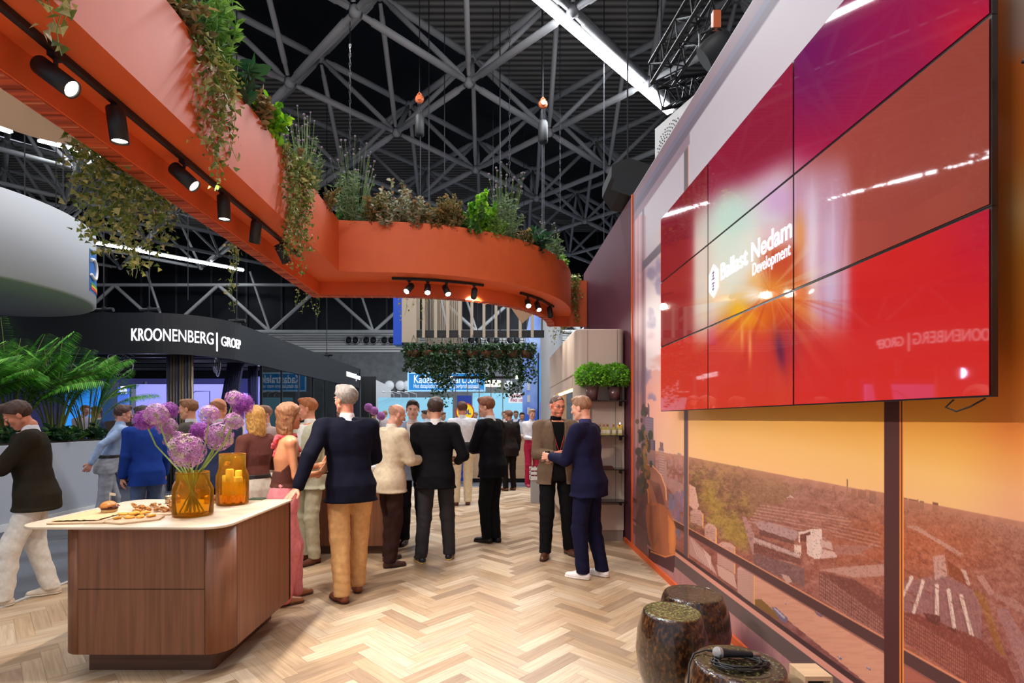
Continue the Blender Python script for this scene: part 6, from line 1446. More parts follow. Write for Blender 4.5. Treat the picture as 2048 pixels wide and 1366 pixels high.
# ------------------------------------------------------------------ people: bodies and clothes grown as smooth surfaces
class Vox:
    def __init__(s, lo, hi, h):
        s.lo = np.array(lo, float); s.h = h; n = np.maximum(np.ceil((np.array(hi)-s.lo)/h).astype(int)+1, 3)
        s.ax = [s.lo[i]+h*np.arange(n[i]) for i in range(3)]; s.D = np.full(n, 1.0)
    def sub(s, lo, hi):
        sl = []
        for i in range(3):
            a = int(np.clip(np.floor((lo[i]-s.lo[i])/s.h), 0, len(s.ax[i])-1)); b = int(np.clip(np.ceil((hi[i]-s.lo[i])/s.h)+1, a+1, len(s.ax[i]))); sl.append(slice(a, b))
        X, Y, Z = np.meshgrid(*[s.ax[i][sl[i]] for i in range(3)], indexing='ij', sparse=True); return tuple(sl), X, Y, Z
    def merge(s, sl, d, k):
        A = s.D[sl]
        if k > 0:
            h = np.clip(.5+.5*(A-d)/k, 0, 1); s.D[sl] = A*(1-h)+d*h-k*h*(1-h)
        else: s.D[sl] = np.minimum(A, d)
    def cone(s, a, b, ra, rb, k=.02, flat=None):
        a, b = np.array(a, float), np.array(b, float); m = max(ra, rb)*(max(flat) if flat else 1)+k*2+2*s.h+.02
        sl, X, Y, Z = s.sub(np.minimum(a, b)-m, np.maximum(a, b)+m)
        fx, fy, fz = flat or (1, 1, 1); ax, ay, az = a[0]/fx, a[1]/fy, a[2]/fz; dx, dy, dz = b[0]/fx-ax, b[1]/fy-ay, b[2]/fz-az; L = dx*dx+dy*dy+dz*dz+1e-12
        x, y, z = X/fx-ax, Y/fy-ay, Z/fz-az; t = np.clip((x*dx+y*dy+z*dz)/L, 0, 1)
        d = (np.sqrt((x-t*dx)**2+(y-t*dy)**2+(z-t*dz)**2)-(ra+(rb-ra)*t))*min(fx, fy, fz); s.merge(sl, d, k); return s
    def ell(s, c, r, k=.01, M_=None, cut=False):
        c = np.array(c, float); r = np.array(r, float); m = r.max()+k*2+2*s.h+.01; sl, X, Y, Z = s.sub(c-m, c+m)
        x, y, z = X-c[0], Y-c[1], Z-c[2]
        if M_ is not None: x, y, z = M_[0][0]*x+M_[1][0]*y+M_[2][0]*z, M_[0][1]*x+M_[1][1]*y+M_[2][1]*z, M_[0][2]*x+M_[1][2]*y+M_[2][2]*z
        q = np.sqrt((x/r[0])**2+(y/r[1])**2+(z/r[2])**2); d = (q-1)*r.min()
        if cut:
            A = s.D[sl]; d = -d; h = np.clip(.5-.5*(A-d)/max(k, 1e-6), 0, 1); s.D[sl] = A*(1-h)+d*h+k*h*(1-h)
        else: s.merge(sl, d, k)
        return s
    def loft(s, secs, k=.02):
        """secs: rows z, cx, cy, a, b"""
        S = np.array(sorted(secs)); sl, X, Y, Z = s.sub((S[:, 1].min()-S[:, 3].max()-.05, S[:, 2].min()-S[:, 4].max()-.05, S[0, 0]-.05), (S[:, 1].max()+S[:, 3].max()+.05, S[:, 2].max()+S[:, 4].max()+.05, S[-1, 0]+.05))
        z = Z[0, 0]; zc = np.clip(z, S[0, 0], S[-1, 0]); f = [np.interp(zc, S[:, 0], S[:, i])[None, None, :] for i in (1, 2, 3, 4)]
        q = (np.abs((X-f[0])/f[2])**2.4+np.abs((Y-f[1])/f[3])**2.4)**(1/2.4); d = (q-1)*np.minimum(f[2], f[3]); e = np.maximum(S[0, 0]-z, z-S[-1, 0])[None, None, :]
        s.merge(sl, np.maximum(d, e), k); return s
    def wrinkle(s, amp, fr, seed=0, aniso=(1, 1, 1)):
        r = np.random.default_rng(seed); X, Y, Z = np.meshgrid(*s.ax, indexing='ij', sparse=True); n = 0
        for i in range(5):
            v = r.normal(size=3); v /= np.linalg.norm(v); v = v*fr*(1+.5*i)*np.array(aniso); n = n+np.sin(v[0]*X+v[1]*Y+v[2]*Z+r.uniform(0, 6)+1.5*np.sin(fr*.4*(Z+X*.7)+i))/(1+.4*i)
        s.D += amp*n; return s
    def net(s):
        D = s.D; S = D < 0; n = np.array(D.shape)
        acc = np.zeros(tuple(n-1)+(3,)); cnt = np.zeros(tuple(n-1))
        cs = lambda o: tuple(slice(o[i], n[i]-1+o[i]) for i in range(3))
        for ax in range(3):
            e = np.eye(3, dtype=int)[ax]; o1, o2 = [i for i in range(3) if i != ax]
            for u in (0, 1):
                for v in (0, 1):
                    o = np.zeros(3, int); o[o1] = u; o[o2] = v; a, b = D[cs(o)], D[cs(o+e)]; m = (a < 0) != (b < 0)
                    if not m.any(): continue
                    t = np.where(m, a/np.where(m, a-b, 1), 0); cnt += m
                    for q in range(3): acc[..., q] += m*(o[q]+(t if q == ax else 0))
        act = cnt > 0; idx = np.full(act.shape, -1); idx[act] = np.arange(act.sum()); I = np.argwhere(act); V = s.lo+s.h*(I+acc[act]/cnt[act][:, None]); Fs = []
        for ax in range(3):
            o1, o2 = (ax+1) % 3, (ax+2) % 3; e = np.eye(3, dtype=int)
            sl = [slice(0, n[i]-1) if i == ax else slice(1, n[i]-1) for i in range(3)]; a = S[tuple(sl)]
            sl2 = list(sl); sl2[ax] = slice(1, n[ax]); b = S[tuple(sl2)]; m = a != b; P_ = np.argwhere(m); P_[:, o1] += 1; P_[:, o2] += 1; w_ = a[m]
            g = lambda du, dv: idx[tuple((P_-du*e[o1]-dv*e[o2]).T)]
            q = np.stack([g(0, 0), g(1, 0), g(1, 1), g(0, 1)], 1); q[~w_] = q[~w_][:, ::-1]; Fs.append(q)
        return V, np.concatenate(Fs)
def mesh_of(name, parts, m, parent, label=None, smooth=True):
    V = np.concatenate([p_[0] for p_ in parts]); off = np.cumsum([0]+[len(p_[0]) for p_ in parts]); Fc = np.concatenate([p_[1]+o for p_, o in zip(parts, off)])
    me = bpy.data.meshes.new(name); me.vertices.add(len(V)); me.vertices.foreach_set('co', V.ravel().astype(np.float32)); me.loops.add(Fc.size); me.loops.foreach_set('vertex_index', Fc.ravel().astype(np.int32))
    me.polygons.add(len(Fc)); me.polygons.foreach_set('loop_start', np.arange(0, Fc.size, 4, dtype=np.int32)); me.update(calc_edges=True); me.polygons.foreach_set('use_smooth', [smooth]*len(Fc))
    me.materials.append(m); o = bpy.data.objects.new(name, me); COL.objects.link(o)
    if parent is not None: o.parent = parent
    if label: o['label'] = label
    return o
_cl = {}; HANDS = {}
def cloth(rgb, rough=.85, kind='c'):
    key = (rgb, rough)
    if key not in _cl: _cl[key] = mat('cloth_%d' % len(_cl) if False else 'woven_cloth', tuple(c*(.72 if max(rgb) < 80 else 1) for c in rgb), rough, noise=.10, nscale=30, bump=.25, bscale=260, spec=.12)
    return _cl[key]
_sk = {}
def skin(rgb):
    if rgb not in _sk:
        m = mat('skin', rgb, .5, noise=.04, nscale=20); p_ = m.node_tree.nodes['Principled BSDF']; p_.inputs['Subsurface Weight'].default_value = .12; p_.inputs['Subsurface Radius'].default_value = (.02, .008, .004); _sk[rgb] = m
    return _sk[rgb]
def hairm(rgb): return _cl.setdefault(('h', rgb), mat('hair', rgb, .5, noise=.3, nscale=60, bump=.6, bscale=180, stretch=(1, 1, .25)))
def np3(v): return np.array(v, float)
def person(label, loc, rz, H, feet=((-.10, 0, 8), (.10, .02, -8)), lean=(0, 0), head=(0, 0, 0), armL=None, armR=None, skin_c=(214, 160, 130), hair=(60, 40, 28), hairstyle='short', jacket=None, shirt=(235, 235, 235),
           trousers=(40, 40, 46), shoes=(40, 28, 22), sole=None, build=1.0, open_=0.0, lod=1.0, female=False, top=None, group=None, knee=.02, sleeves=True, width=1.0, hem=.45, low_rise=False, hidden_legs=False, extra=None, beard=None):
    rz = rz+math.degrees(math.atan2(-loc[0], loc[1]))   # rz is given as seen from the camera's side; turn it to the floor plan
    root = thing('person', label, 'person', (loc[0], loc[1], 0), R(rz), group); h0 = .0105*lod; hs = H/1.8
    fw = 1.0*build; ly = np3((lean[0], lean[1], 0))
    c_, s__ = cos(R(rz)), sin(R(rz))
    def w2l(p_): dx, dy = p_[0]-loc[0], p_[1]-loc[1]; return np3((dx*c_+dy*s__, -dx*s__+dy*c_, p_[2]))
    def sp(t, z, x=0, y=0): return np3((x*H, y*H, z*H))+ly*t
    hipz = .505
    SEC = [(.47, .0, .092, .070), (.53, .03, .094, .070), (.60, .25, .080, .060), (.66, .42, .083, .060), (.72, .62, .093, .064), (.77, .8, .097, .062), (.805, .93, .088, .054), (.83, 1, .055, .044)]
    if female: SEC = [(.47, .0, .096, .070), (.53, .03, .094, .068), (.60, .25, .068, .050), (.66, .42, .072, .052), (.72, .62, .082, .062), (.77, .8, .084, .054), (.805, .93, .078, .046), (.83, 1, .045, .036)]
    def secs(off, z0=0, z1=1, dep=1.0): return [(z*H, (ly*t)[0], (ly*t)[1]+(.004 if z > .6 else -.004)*H, a*H*fw*width+off, b*H*fw*dep+off) for z, t, a, b in SEC if z0 <= z <= z1]
    sw = (.100 if not female else .086)*fw
    arms = []
    for sd, A in ((-1, armL), (1, armR)):
        S = sp(1, .800, sd*sw, 0); A = A or {}
        W = w2l(A['ww']) if 'ww' in A else (np3(A['w'])*H+(ly if A.get('l', 0) else 0) if 'w' in A else np3((sd*.135*fw, .025, .475))*H+ly*.7)
        pole = np3(A.get('pole', (sd*.5, -1, -.3)))*np3((.45, 1, 1)); l1, l2 = .168*H, .148*H; v = W-S; d = np.linalg.norm(v)
        if d > (l1+l2)*.985: v = v/d*(l1+l2)*.985; W = S+v; d = (l1+l2)*.985
        u = v/d; a = (l1*l1-l2*l2+d*d)/(2*d); hh = math.sqrt(max(0, l1*l1-a*a)); pp = pole-u*pole.dot(u); pp /= np.linalg.norm(pp)+1e-9; E = S+u*a+pp*hh
        arms.append((sd, S, E, W, A))
    legs = []
    for sd, (fx, fy, yaw) in zip((-1, 1), feet):
        Hp = np3((sd*.050*H*fw, 0, hipz*H)); An = np3((fx, fy, .048*H)); mid = Hp*.49+An*.51; Kn = mid+np3((0, knee*H+.004, 0)); legs.append((sd, Hp, Kn, An, yaw))
    # head frame
    hy, hp, hr = head; Mh = np.array((Euler((R(-hp), R(hr), R(hy)), 'XYZ').to_matrix())); 
    neck0 = sp(1, .835, 0, -.004); piv = neck0+np3((0, .004, .028))*H; Hc = piv+Mh @ (np3((0, .012, .066))*H)
    k_ = H/1.8
    def hp_(x, y, z): return Hc+Mh @ (np3((x, y, z))*k_)
    MhL = Mh.tolist()
    # --- body
    pts = [l for q in legs for l in (q[1], q[2], q[3])]+[sp(1, .83)]
    vb = Vox((-.34*fw*H*.9, -.4, .02), (.34*fw*H*.9, .5, .86*H), .014*lod if not top else .010) if False else None
    parts = []
    allp = np.array([a[i] for a in arms for i in (1, 2, 3)]+[q[i] for q in legs for i in (1, 2, 3)]+[neck0, (-.2, -.15, .4), (.2, .15, .4)])
    lo, hi = allp.min(0)-.12, allp.max(0)+.12; lo[2] = .0
    vb = Vox(lo, hi, (.011 if top else .018)*lod)
    shr = 0 if top else -.014
    vb.loft(secs(shr), .02)
    for sd, S, E, W, A in arms: vb.cone(S, E, (.027*H*fw if not female else .021*H)+shr*.3, .021*H*(.85 if female else 1), .03).cone(E, W, .020*H*(.85 if female else 1), .0145*H, .015); vb.cone(sp(1, .815, sd*.03, 0), S, .026*H, .027*H*fw*(.85 if female else 1), .03)
    for sd, Hp, Kn, An, yaw in legs: vb.cone(Hp, Kn, .040*H, .026*H, .03).cone(Kn, An, .026*H, .018*H, .02)
    vb.cone(neck0-np3((0, 0, .02*H)), piv+np3((0, 0, .01)), .036*H, .030*H*(.85 if female else 1), .03)
    parts.append(vb.net())
    vh = Vox(Hc-.17*k_, Hc+.17*k_, .0055*lod*k_)
    E_ = lambda c, r, k=.012, cut=False: vh.ell(hp_(*c), np3(r)*k_, k*k_, MhL, cut)
    E_((0, -.012, .035), (.074, .092, .082)); E_((0, .022, -.035), (.056, .060, .076), .02); E_((0, .062, -.090), (.022, .018, .018), .02)
    for sx in (-1, 1):
        vh.cone(hp_(sx*.050, .0, -.055), hp_(sx*.012, .056, -.090), .020*k_, .018*k_, .02*k_); E_((sx*.036, .055, -.022), (.022, .020, .022), .02)
        E_((sx*.030, .094, .006), (.016, .014, .010), .010, True); E_((sx*.078, -.008, -.006), (.009, .019, .031), .004); E_((sx*.012, .098, -.030), (.008, .009, .007), .006)
    vh.cone(hp_(-.030, .077, .022), hp_(.030, .077, .022), .0125*k_, .0125*k_, .014*k_); vh.cone(hp_(0, .084, .014), hp_(0, .105, -.026), .007*k_, .011*k_, .010*k_)
    E_((0, .080, -.054), (.024, .011, .0065), .006); E_((0, .078, -.064), (.021, .011, .0075), .006)
    vh.cone(hp_(0, -.022, -.03), piv-np3((0, 0, .02)), .050*k_*(.85 if female else 1), .052*k_*(.85 if female else 1), .02)
    parts.append(vh.net())
    # hands
    for sd, S, E, W, A in arms:
        d = W-E; d /= np.linalg.norm(d)
        if 'hd' in A: d = np3(A['hd']); d /= np.linalg.norm(d)
        n = np3(A.get('palm', (-sd, .0, 0))); n = n-d*n.dot(d); n /= np.linalg.norm(n)+1e-9; x = np.cross(d, n)*sd*-1   # x: towards the thumb
        if 'thumb' in A and np.dot(x, np3(A['thumb'])) < 0: x = -x
        curl = A.get('curl', .5); q = k_
        vv = Vox(W-.20*q, W+.20*q, .0048*lod)
        P_ = lambda a, b, c: W+(d*a+x*b+n*c)*q
        vv.cone(W-d*.03, P_(.02, 0, 0), .0145*H, .020*q, .01)
        for b in (-.024, -.008, .008, .024): vv.cone(P_(.018, b*.7, 0), P_(.085, b*1.1, .002), .0125*q, .0110*q, .010)
        for i, (b, L) in enumerate(((-.029, .060), (-.0105, .074), (.0105, .078), (.029, .070))):
            a0 = P_(.088, b*1.0, .002); c1 = curl*(.9+.15*(3-i)); 
            p1 = a0+(d*cos(c1*.7)+n*sin(c1*.7)+x*b*2)*L*.50*q; p2 = p1+(d*cos(c1*1.7)+n*sin(c1*1.7)+x*b)*L*.30*q; p3 = p2+(d*cos(c1*2.4)+n*sin(c1*2.4))*L*.24*q
            vv.cone(a0, p1, .0098*q, .0090*q, .004).cone(p1, p2, .0090*q, .0082*q, .002).cone(p2, p3, .0082*q, .0070*q, .002)
        t0 = P_(.028, .022, .004); t1 = P_(.058, .052, .016+.012*curl); t2 = P_(.086, .056-.012*curl, .024+.030*curl); vv.cone(t0, t1, .0135*q, .0105*q, .006).cone(t1, t2, .0105*q, .0085*q, .002)
        parts.append(vv.net())
    HANDS[label] = [Vector((loc[0]+(p_[0]*c_-p_[1]*s__), loc[1]+(p_[0]*s__+p_[1]*c_), p_[2])) for p_ in [W+(W-E)/np.linalg.norm(W-E)*.085 for sd, S, E, W, A in arms]]
    body = mesh_of('body', parts, skin(skin_c), root)
    # eyes, brows, mouth
    if lod < 1.5:
        for sx in (-1, 1):
            e = MB(); e.ball((0, 0, 0), (.0125*k_, .0105*k_, .0085*k_), 12); o = e.build('eye', bpy.data.materials.get('eye_white') or mat('eye_white', (206, 196, 188), .25), root); o.location = hp_(sx*.030, .0785, .0045); o.rotation_euler = Matrix(Mh).to_euler()
            e = MB(); e.ball((0, .0088*k_, 0), (.0058*k_, .003*k_, .0058*k_), 10); i_ = e.build('iris', bpy.data.materials.get('iris_dark') or mat('iris_dark', (50, 34, 26), .2), o)
            e = MB(); e.tube([(-.017*k_, 0, -.002*k_), (0, .004*k_, .003*k_), (.017*k_, -.003*k_, -.001*k_)], [.0015*k_, .0035*k_, .0015*k_], 6); o = e.build('eyebrow', hairm(hair if hair else (110, 80, 60)), root); o.location = hp_(sx*.031, .0885, .0225); o.rotation_euler = Matrix(Mh).to_euler()
        e = MB(); e.ball((0, 0, 0), (.020*k_, .004*k_, .0035*k_), 12); o = e.build('lips', bpy.data.materials.get('lip_tone') or mat('lip_tone', (176, 98, 88), .5), root); o.location = hp_(0, .0895, -.0585); o.rotation_euler = Matrix(Mh).to_euler()
    # hair
    if hair:
        vq = Vox(Hc-(.19 if not female else .36)*k_, Hc+.18*k_, .0065*lod*k_); Q = lambda c, r, k=.012: vq.ell(hp_(*c), np3(r)*k_, k*k_, MhL)
        th_ = {'short': 0, 'thick': .008, 'buzz': -.006, 'ring': -.003, 'long': .010}[hairstyle]
        Q((0, -.016, .041), (.082+th_, .099+th_, .086+th_))
        if hairstyle in ('thick', 'short'): Q((0, .045, .098+th_), (.055, .045, .026+th_), .02)
        X, Y, Z = np.meshgrid(*vq.ax, indexing='ij', sparse=True); dx, dy, dz = X-Hc[0], Y-Hc[1], Z-Hc[2]
        lx, ly_, lz = [(Mh[0][i]*dx+Mh[1][i]*dy+Mh[2][i]*dz)/k_ for i in range(3)]
        if hairstyle == 'long':
            yl, zl = [-.12, -.05, .02, .05, .09], [-.4, -.4, -.06, .02, .070]
            Q((0, -.060, -.06), (.082, .060, .12), .03); Q((0, -.055, -.15), (.085, .045, .07), .03)
            for sx in (-1, 1): Q((sx*.072, -.01, -.06), (.022, .036, .11), .02)
        else: yl, zl = [-.12, -.06, -.025, .0, .04, .09], [-.080, -.070, -.030, .008, .042, .078]
        vq.D = np.maximum(vq.D, (np.interp(ly_, yl, zl)-lz)*k_)
        if hairstyle == 'ring': vq.D = np.maximum(vq.D, (lz-.035+.4*ly_)*k_)
        vq.wrinkle(.0016*k_, 120/k_, 3, (1, 1, .5)); mesh_of('hair', [vq.net()], hairm(hair), root)
    if beard:
        vq = Vox(Hc-.15*k_, Hc+.12*k_, .006*k_); vq.ell(hp_(0, .024, -.046), np3((.060, .063, .070))*k_, .01, MhL); X, Y, Z = np.meshgrid(*vq.ax, indexing='ij', sparse=True); dx, dy, dz = X-Hc[0], Y-Hc[1], Z-Hc[2]
        lz = (Mh[0][2]*dx+Mh[1][2]*dy+Mh[2][2]*dz)/k_; vq.D = np.maximum(vq.D, (lz+.052)*k_); mesh_of('beard', [vq.net()], hairm(beard), root)
    # --- trousers
    if trousers:
        pts = np.array([q[i] for q in legs for i in (1, 2, 3)]+[(-.16, -.14, .62*H), (.16, .14, .62*H)]); vt_ = Vox((*(pts.min(0)-.13)[:2], .0), pts.max(0)+.10, h0)
        wide = 1.45 if female == 'wide' else 1.0
        vt_.loft(secs(.010 if not jacket else .002, .46, .61), .02)
        for sd, Hp, Kn, An, yaw in legs:
            vt_.cone(Hp+np3((0, 0, -.01)), Kn, .050*H*fw, .041*H*fw*wide, .03).cone(Kn, An+np3((0, -.005, -.012*H)), .041*H*fw*wide, (.034 if not wide > 1 else .046)*H*fw, .02); vt_.ell((sd*.042*H, -.030*H, .505*H), (.034*H, .022*H, .044*H), .02)
        vt_.wrinkle(.0019, 30, int(H*1000) % 97, (1, 1, 1.3)); Z = vt_.ax[2][None, None, :]; vt_.D = np.maximum(vt_.D, np.maximum((.030*H if wide == 1 else .012)-Z, Z-.60*H)); mesh_of('trousers', [vt_.net()], cloth(trousers), root)
    # --- shoes
    if shoes and not hidden_legs:
        for sd, Hp, Kn, An, yaw in legs:
            c2, s2 = cos(R(yaw)), sin(R(yaw)); f_ = lambda x, y, z: np3((An[0]+(x*c2-y*s2)*k_, An[1]+(x*s2+y*c2)*k_, z*k_))
            v = Vox(f_(0, .05, .05)-.22, f_(0, .05, .05)+.22, .0062*lod)
            def shoe_(v, g):
                v.cone(f_(0, -.045, .032), f_(0, .06, .028), .036*k_+g, .040*k_+g, .02).cone(f_(0, .06, .028), f_(0, .145, .020), .041*k_+g, .032*k_+g, .02, ).cone(f_(0, -.03, .04), f_(0, -.01, .085), .036*k_+g, .038*k_+g, .02)
            shoe_(v, 0); Z = v.ax[2][None, None, :]; v.D = np.maximum(v.D, np.maximum(.016*k_-Z, Z-.10*k_)); sh = mesh_of('shoe', [v.net()], mat('shoe_leather', shoes, .35) if ('s', shoes) not in _cl else _cl['s', shoes], root); _cl['s', shoes] = sh.data.materials[0]
            v = Vox(f_(0, .05, .03)-.22, f_(0, .05, .03)+.22, .0062*lod); v.ax; shoe_(v, .004); Z = v.ax[2][None, None, :]; v.D = np.maximum(v.D, np.maximum(.001-Z, Z-.018*k_)); sc_ = sole or tuple(int(c*.6) for c in shoes)
            so = mesh_of('sole', [v.net()], _cl.get(('o', sc_)) or mat('shoe_sole', sc_, .6), sh, smooth=False); _cl['o', sc_] = so.data.materials[0]
    # --- shirt (body of it, collar, cuffs)
    def upper(g, z0, cuff, collar, op=None, wr=.0016, seed=1, hemz=None, sl=True, neckr=0):
        P_ = [a[i] for a in arms for i in (1, 2, 3)]+[neck0, (-.17*H/1.8*fw, -.13, .5*H), (.17*H/1.8*fw, .13, .5*H)]; P_ = np.array(P_); lo, hi = P_.min(0)-.11, P_.max(0)+.11; lo[2] = max(lo[2], .38*H); v = Vox(lo, hi, h0)
        v.loft([(z, x, y-(.006*H if z < .56*H and hemz else 0), a+(.008 if z < .58*H and hemz else 0), b+(.013 if z < .58*H and hemz else 0)) for z, x, y, a, b in secs(g, .46, 1)]+([((z0-.005)*H, 0, -.004*H, .104*H*fw*width+g+.008, .074*H*fw+g+.012)] if z0 < .47 else []), .02)
        for sd, S, E, W, A in arms:
            v.cone(sp(1, .820, sd*.028, -.004), S, .026*H+g*.5, .0275*H*fw+g, .035)
            if sl:
                u = (W-E)/np.linalg.norm(W-E); v.cone(S, E, .0285*H*fw+g, .0235*H*fw+g*.9, .03).cone(E, W-u*cuff*H, .0235*H*fw+g*.9, .0185*H+g*.8, .015)
        v.wrinkle(wr*.85, 27, seed, (1, 1, 1.0))
        X, Y, Z = np.meshgrid(*v.ax, indexing='ij', sparse=True)
        # hem only trims the trunk, not a sleeve hanging beside it
        trunk = (np.abs(X) < .115*H*fw*width)
        v.D = np.where(trunk, np.maximum(v.D, z0*H-Z), v.D)
        tz = np.clip((Z/H-.6)/.22, 0, 1)
        if op is not None:
            lx_ = X-ly[0]*tz; w_ = np.interp(Z/H, op[0], op[1])*H; v.D = np.maximum(v.D, -np.maximum(np.maximum(np.abs(lx_)-w_, (ly[1]*tz-Y)), -Z+op[0][0]*H))
        if neckr: 
            nx, ny = neck0[0], neck0[1]; v.D = np.maximum(v.D, -np.maximum(np.sqrt((X-nx)**2+(Y-ny-.01*H)**2)-neckr*H, .836*H-Z))
        return v
    if shirt:
        v = upper(.006 if not jacket else .002, .56 if jacket else .578, .0, True, sl=sleeves and not jacket, wr=.0012 if jacket else .0022, seed=5, neckr=.030)
        v.cone(neck0+np3((0, 0, -.010*H)), neck0+np3((0, .004*H, .016*H)), .038*H, .0345*H, .006)
        P2 = [v.net()]
        if jacket:
            for sd, S, E, W, A in arms:
                u = (W-E)/np.linalg.norm(W-E); q = Vox(W-.07, W+.07, .008*lod); q.cone(W-u*.030, W-u*.002, .0185*H, .0180*H, 0); P2.append(q.net())
        mesh_of('shirt', P2, cloth(shirt), root)
    if jacket:
        op = ([.58, .62, .78, .83], [.0, .012, .034, .040]) if not open_ else ([.44, .50, .60, .78, .83], [open_*1.2, open_, open_*.7, .036, .040])
        v = upper(.020, hem, .012, False, hemz=1, op=op, wr=.0020, seed=int(loc[0]*37) % 50+1, neckr=.034)
        v.cone(neck0+np3((-.032*H, -.018*H, -.002*H)), neck0+np3((.032*H, -.018*H, -.002*H)), .015*H, .015*H, .012)
        jk = mesh_of('jacket', [v.net()], cloth(jacket), root)
        if lod < 1.5:   # lapels and pocket flaps as their own raised strips
            dk = tuple(int(c*.82) for c in jacket); mb = MB(); g = .02
            bz = lambda z: np.interp(z, [s_[0] for s_ in SEC], [s_[3] for s_ in SEC])*H*fw
            for sx in (-1, 1):
                q = []
                for z in (.62, .68, .74, .79, .815): 
                    w1_ = np.interp(z, [.58, .62, .78, .83], [.0, .012, .034, .040])*H; t = np.clip((z-.6)/.22, 0, 1); wd = .026*H*np.interp(z, [.62, .76, .815], [.3, 1.1, .9])
                    yy_ = bz(z)+.024; q.append((ly[0]*t+sx*(w1_), ly[1]*t+yy_-.002-(w1_/.17)**2*.06, z*H)); q.append((ly[0]*t+sx*(w1_+wd), ly[1]*t+yy_+.003-((w1_+wd)/.13)**2.4*.05, z*H))
                mb.add(q, [(2*i, 2*i+1, 2*i+3, 2*i+2) for i in range(4)])
            o = mb.build('lapels', cloth(dk), root); o.modifiers.new('t', 'SOLIDIFY').thickness = .004
    if extra: extra(dict(root=root, sp=sp, hp=hp_, H=H, arms=arms, legs=legs, secs=secs, ly=ly, neck0=neck0, Mh=Mh, k=k_, h0=h0, sw=sw, Hc=Hc))
    return root
def add_obj(root, o): o.parent = root; return o
def belt(c):
    def f(q):
        v = Vox((-.22, -.2, .57*q['H']), (.22, .2, .63*q['H']), .008); v.loft(q['secs'](.016, .53, .66), 0); Z = v.ax[2][None, None, :]; v.D = np.maximum(v.D, np.abs(Z-.598*q['H'])-.012*q['H']); mesh_of('belt', [v.net()], mat('belt_leather', c, .4), q['root'])
    return f
def lanyard(c):
    def f(q):
        H = q['H']; n0 = q['neck0']; b = .105*H; mb = MB()
        for sx in (-1, 1): mb.tube([n0+np3((sx*.035*H, -.01*H, .012*H)), n0+np3((sx*.045*H, .035*H, -.02*H)), n0+np3((sx*.030*H, .078*H, -.09*H)), n0+np3((sx*.004*H, .082*H, -.185*H))], .0042, 5)
        mb.build('lanyard', mat('lanyard_red', c, .6), q['root']); p_ = n0+np3((0, .085*H, -.22*H)); MB().box(p_[0]-.042, p_[0]+.042, p_[1]-.002, p_[1]+.002, p_[2]-.06, p_[2]+.05).build('badge', mat('badge_pink', (226, 150, 140), .5), q['root'])
    return f
def hand_of(root_loc, rz, w): return w
ph = mat('phone_black', (20, 20, 24), .2)

# 1 man looking at his phone, left edge
person('man at the left edge in a dark olive blazer, looking down at his phone', (-3.96, 4.42), 88, 1.74, feet=((-.04, .20, 4), (.11, -.10, -10)), lean=(0, .03), head=(0, 32, 0), jacket=(62, 54, 40), shirt=(232, 232, 236), trousers=(232, 226, 216), shoes=(222, 206, 184), sole=(232, 224, 206), hair=(66, 40, 26), hairstyle='thick', skin_c=(206, 132, 100),
       armL=dict(w=(-.03, .25, .66), pole=(-1, -.6, -.6), hd=(.3, 1, .3), palm=(.4, -.2, .9), curl=.8), armR=dict(w=(.05, .25, .64), pole=(1, -.6, -.8), hd=(-.3, 1, .3), palm=(-.4, -.2, .9), curl=.8), build=1.08, knee=.03)
o = bevel(MB().box(-.037, .037, -.075, .075, -.004, .004).build('smartphone', ph), .003); h_ = HANDS['man at the left edge in a dark olive blazer, looking down at his phone']; o.location = (h_[0]+h_[1])/2+Vector((-.02, -.02, .03)); o.rotation_euler = (R(30), 0, R(130)); tag(o, 'dark smartphone held by the man in the olive blazer', 'phone')
# 8 navy blazer, hand on the island
person('grey-haired man in a navy blazer and tan chinos resting a hand on the counter', (-1.28, 4.56), 10, 1.86, feet=((-.10, -.16, 20), (.07, .06, -6)), lean=(-.03, -.0), head=(34, 0, 0), jacket=(22, 24, 46), shirt=(236, 226, 226), trousers=(206, 158, 104), shoes=(122, 62, 34), hair=(150, 138, 130), hairstyle='thick', skin_c=(224, 150, 120), build=1.10,
       armL=dict(ww=(-1.60, 4.17, 1.0), pole=(-.6, -1, .2), hd=(-.55, -.42, -.5), palm=(0, 0, -1), curl=.12, thumb=(1, .3, 0)), armR=dict(w=(.10, .20, .60), pole=(1, -.6, -.5), curl=.7), knee=.01)
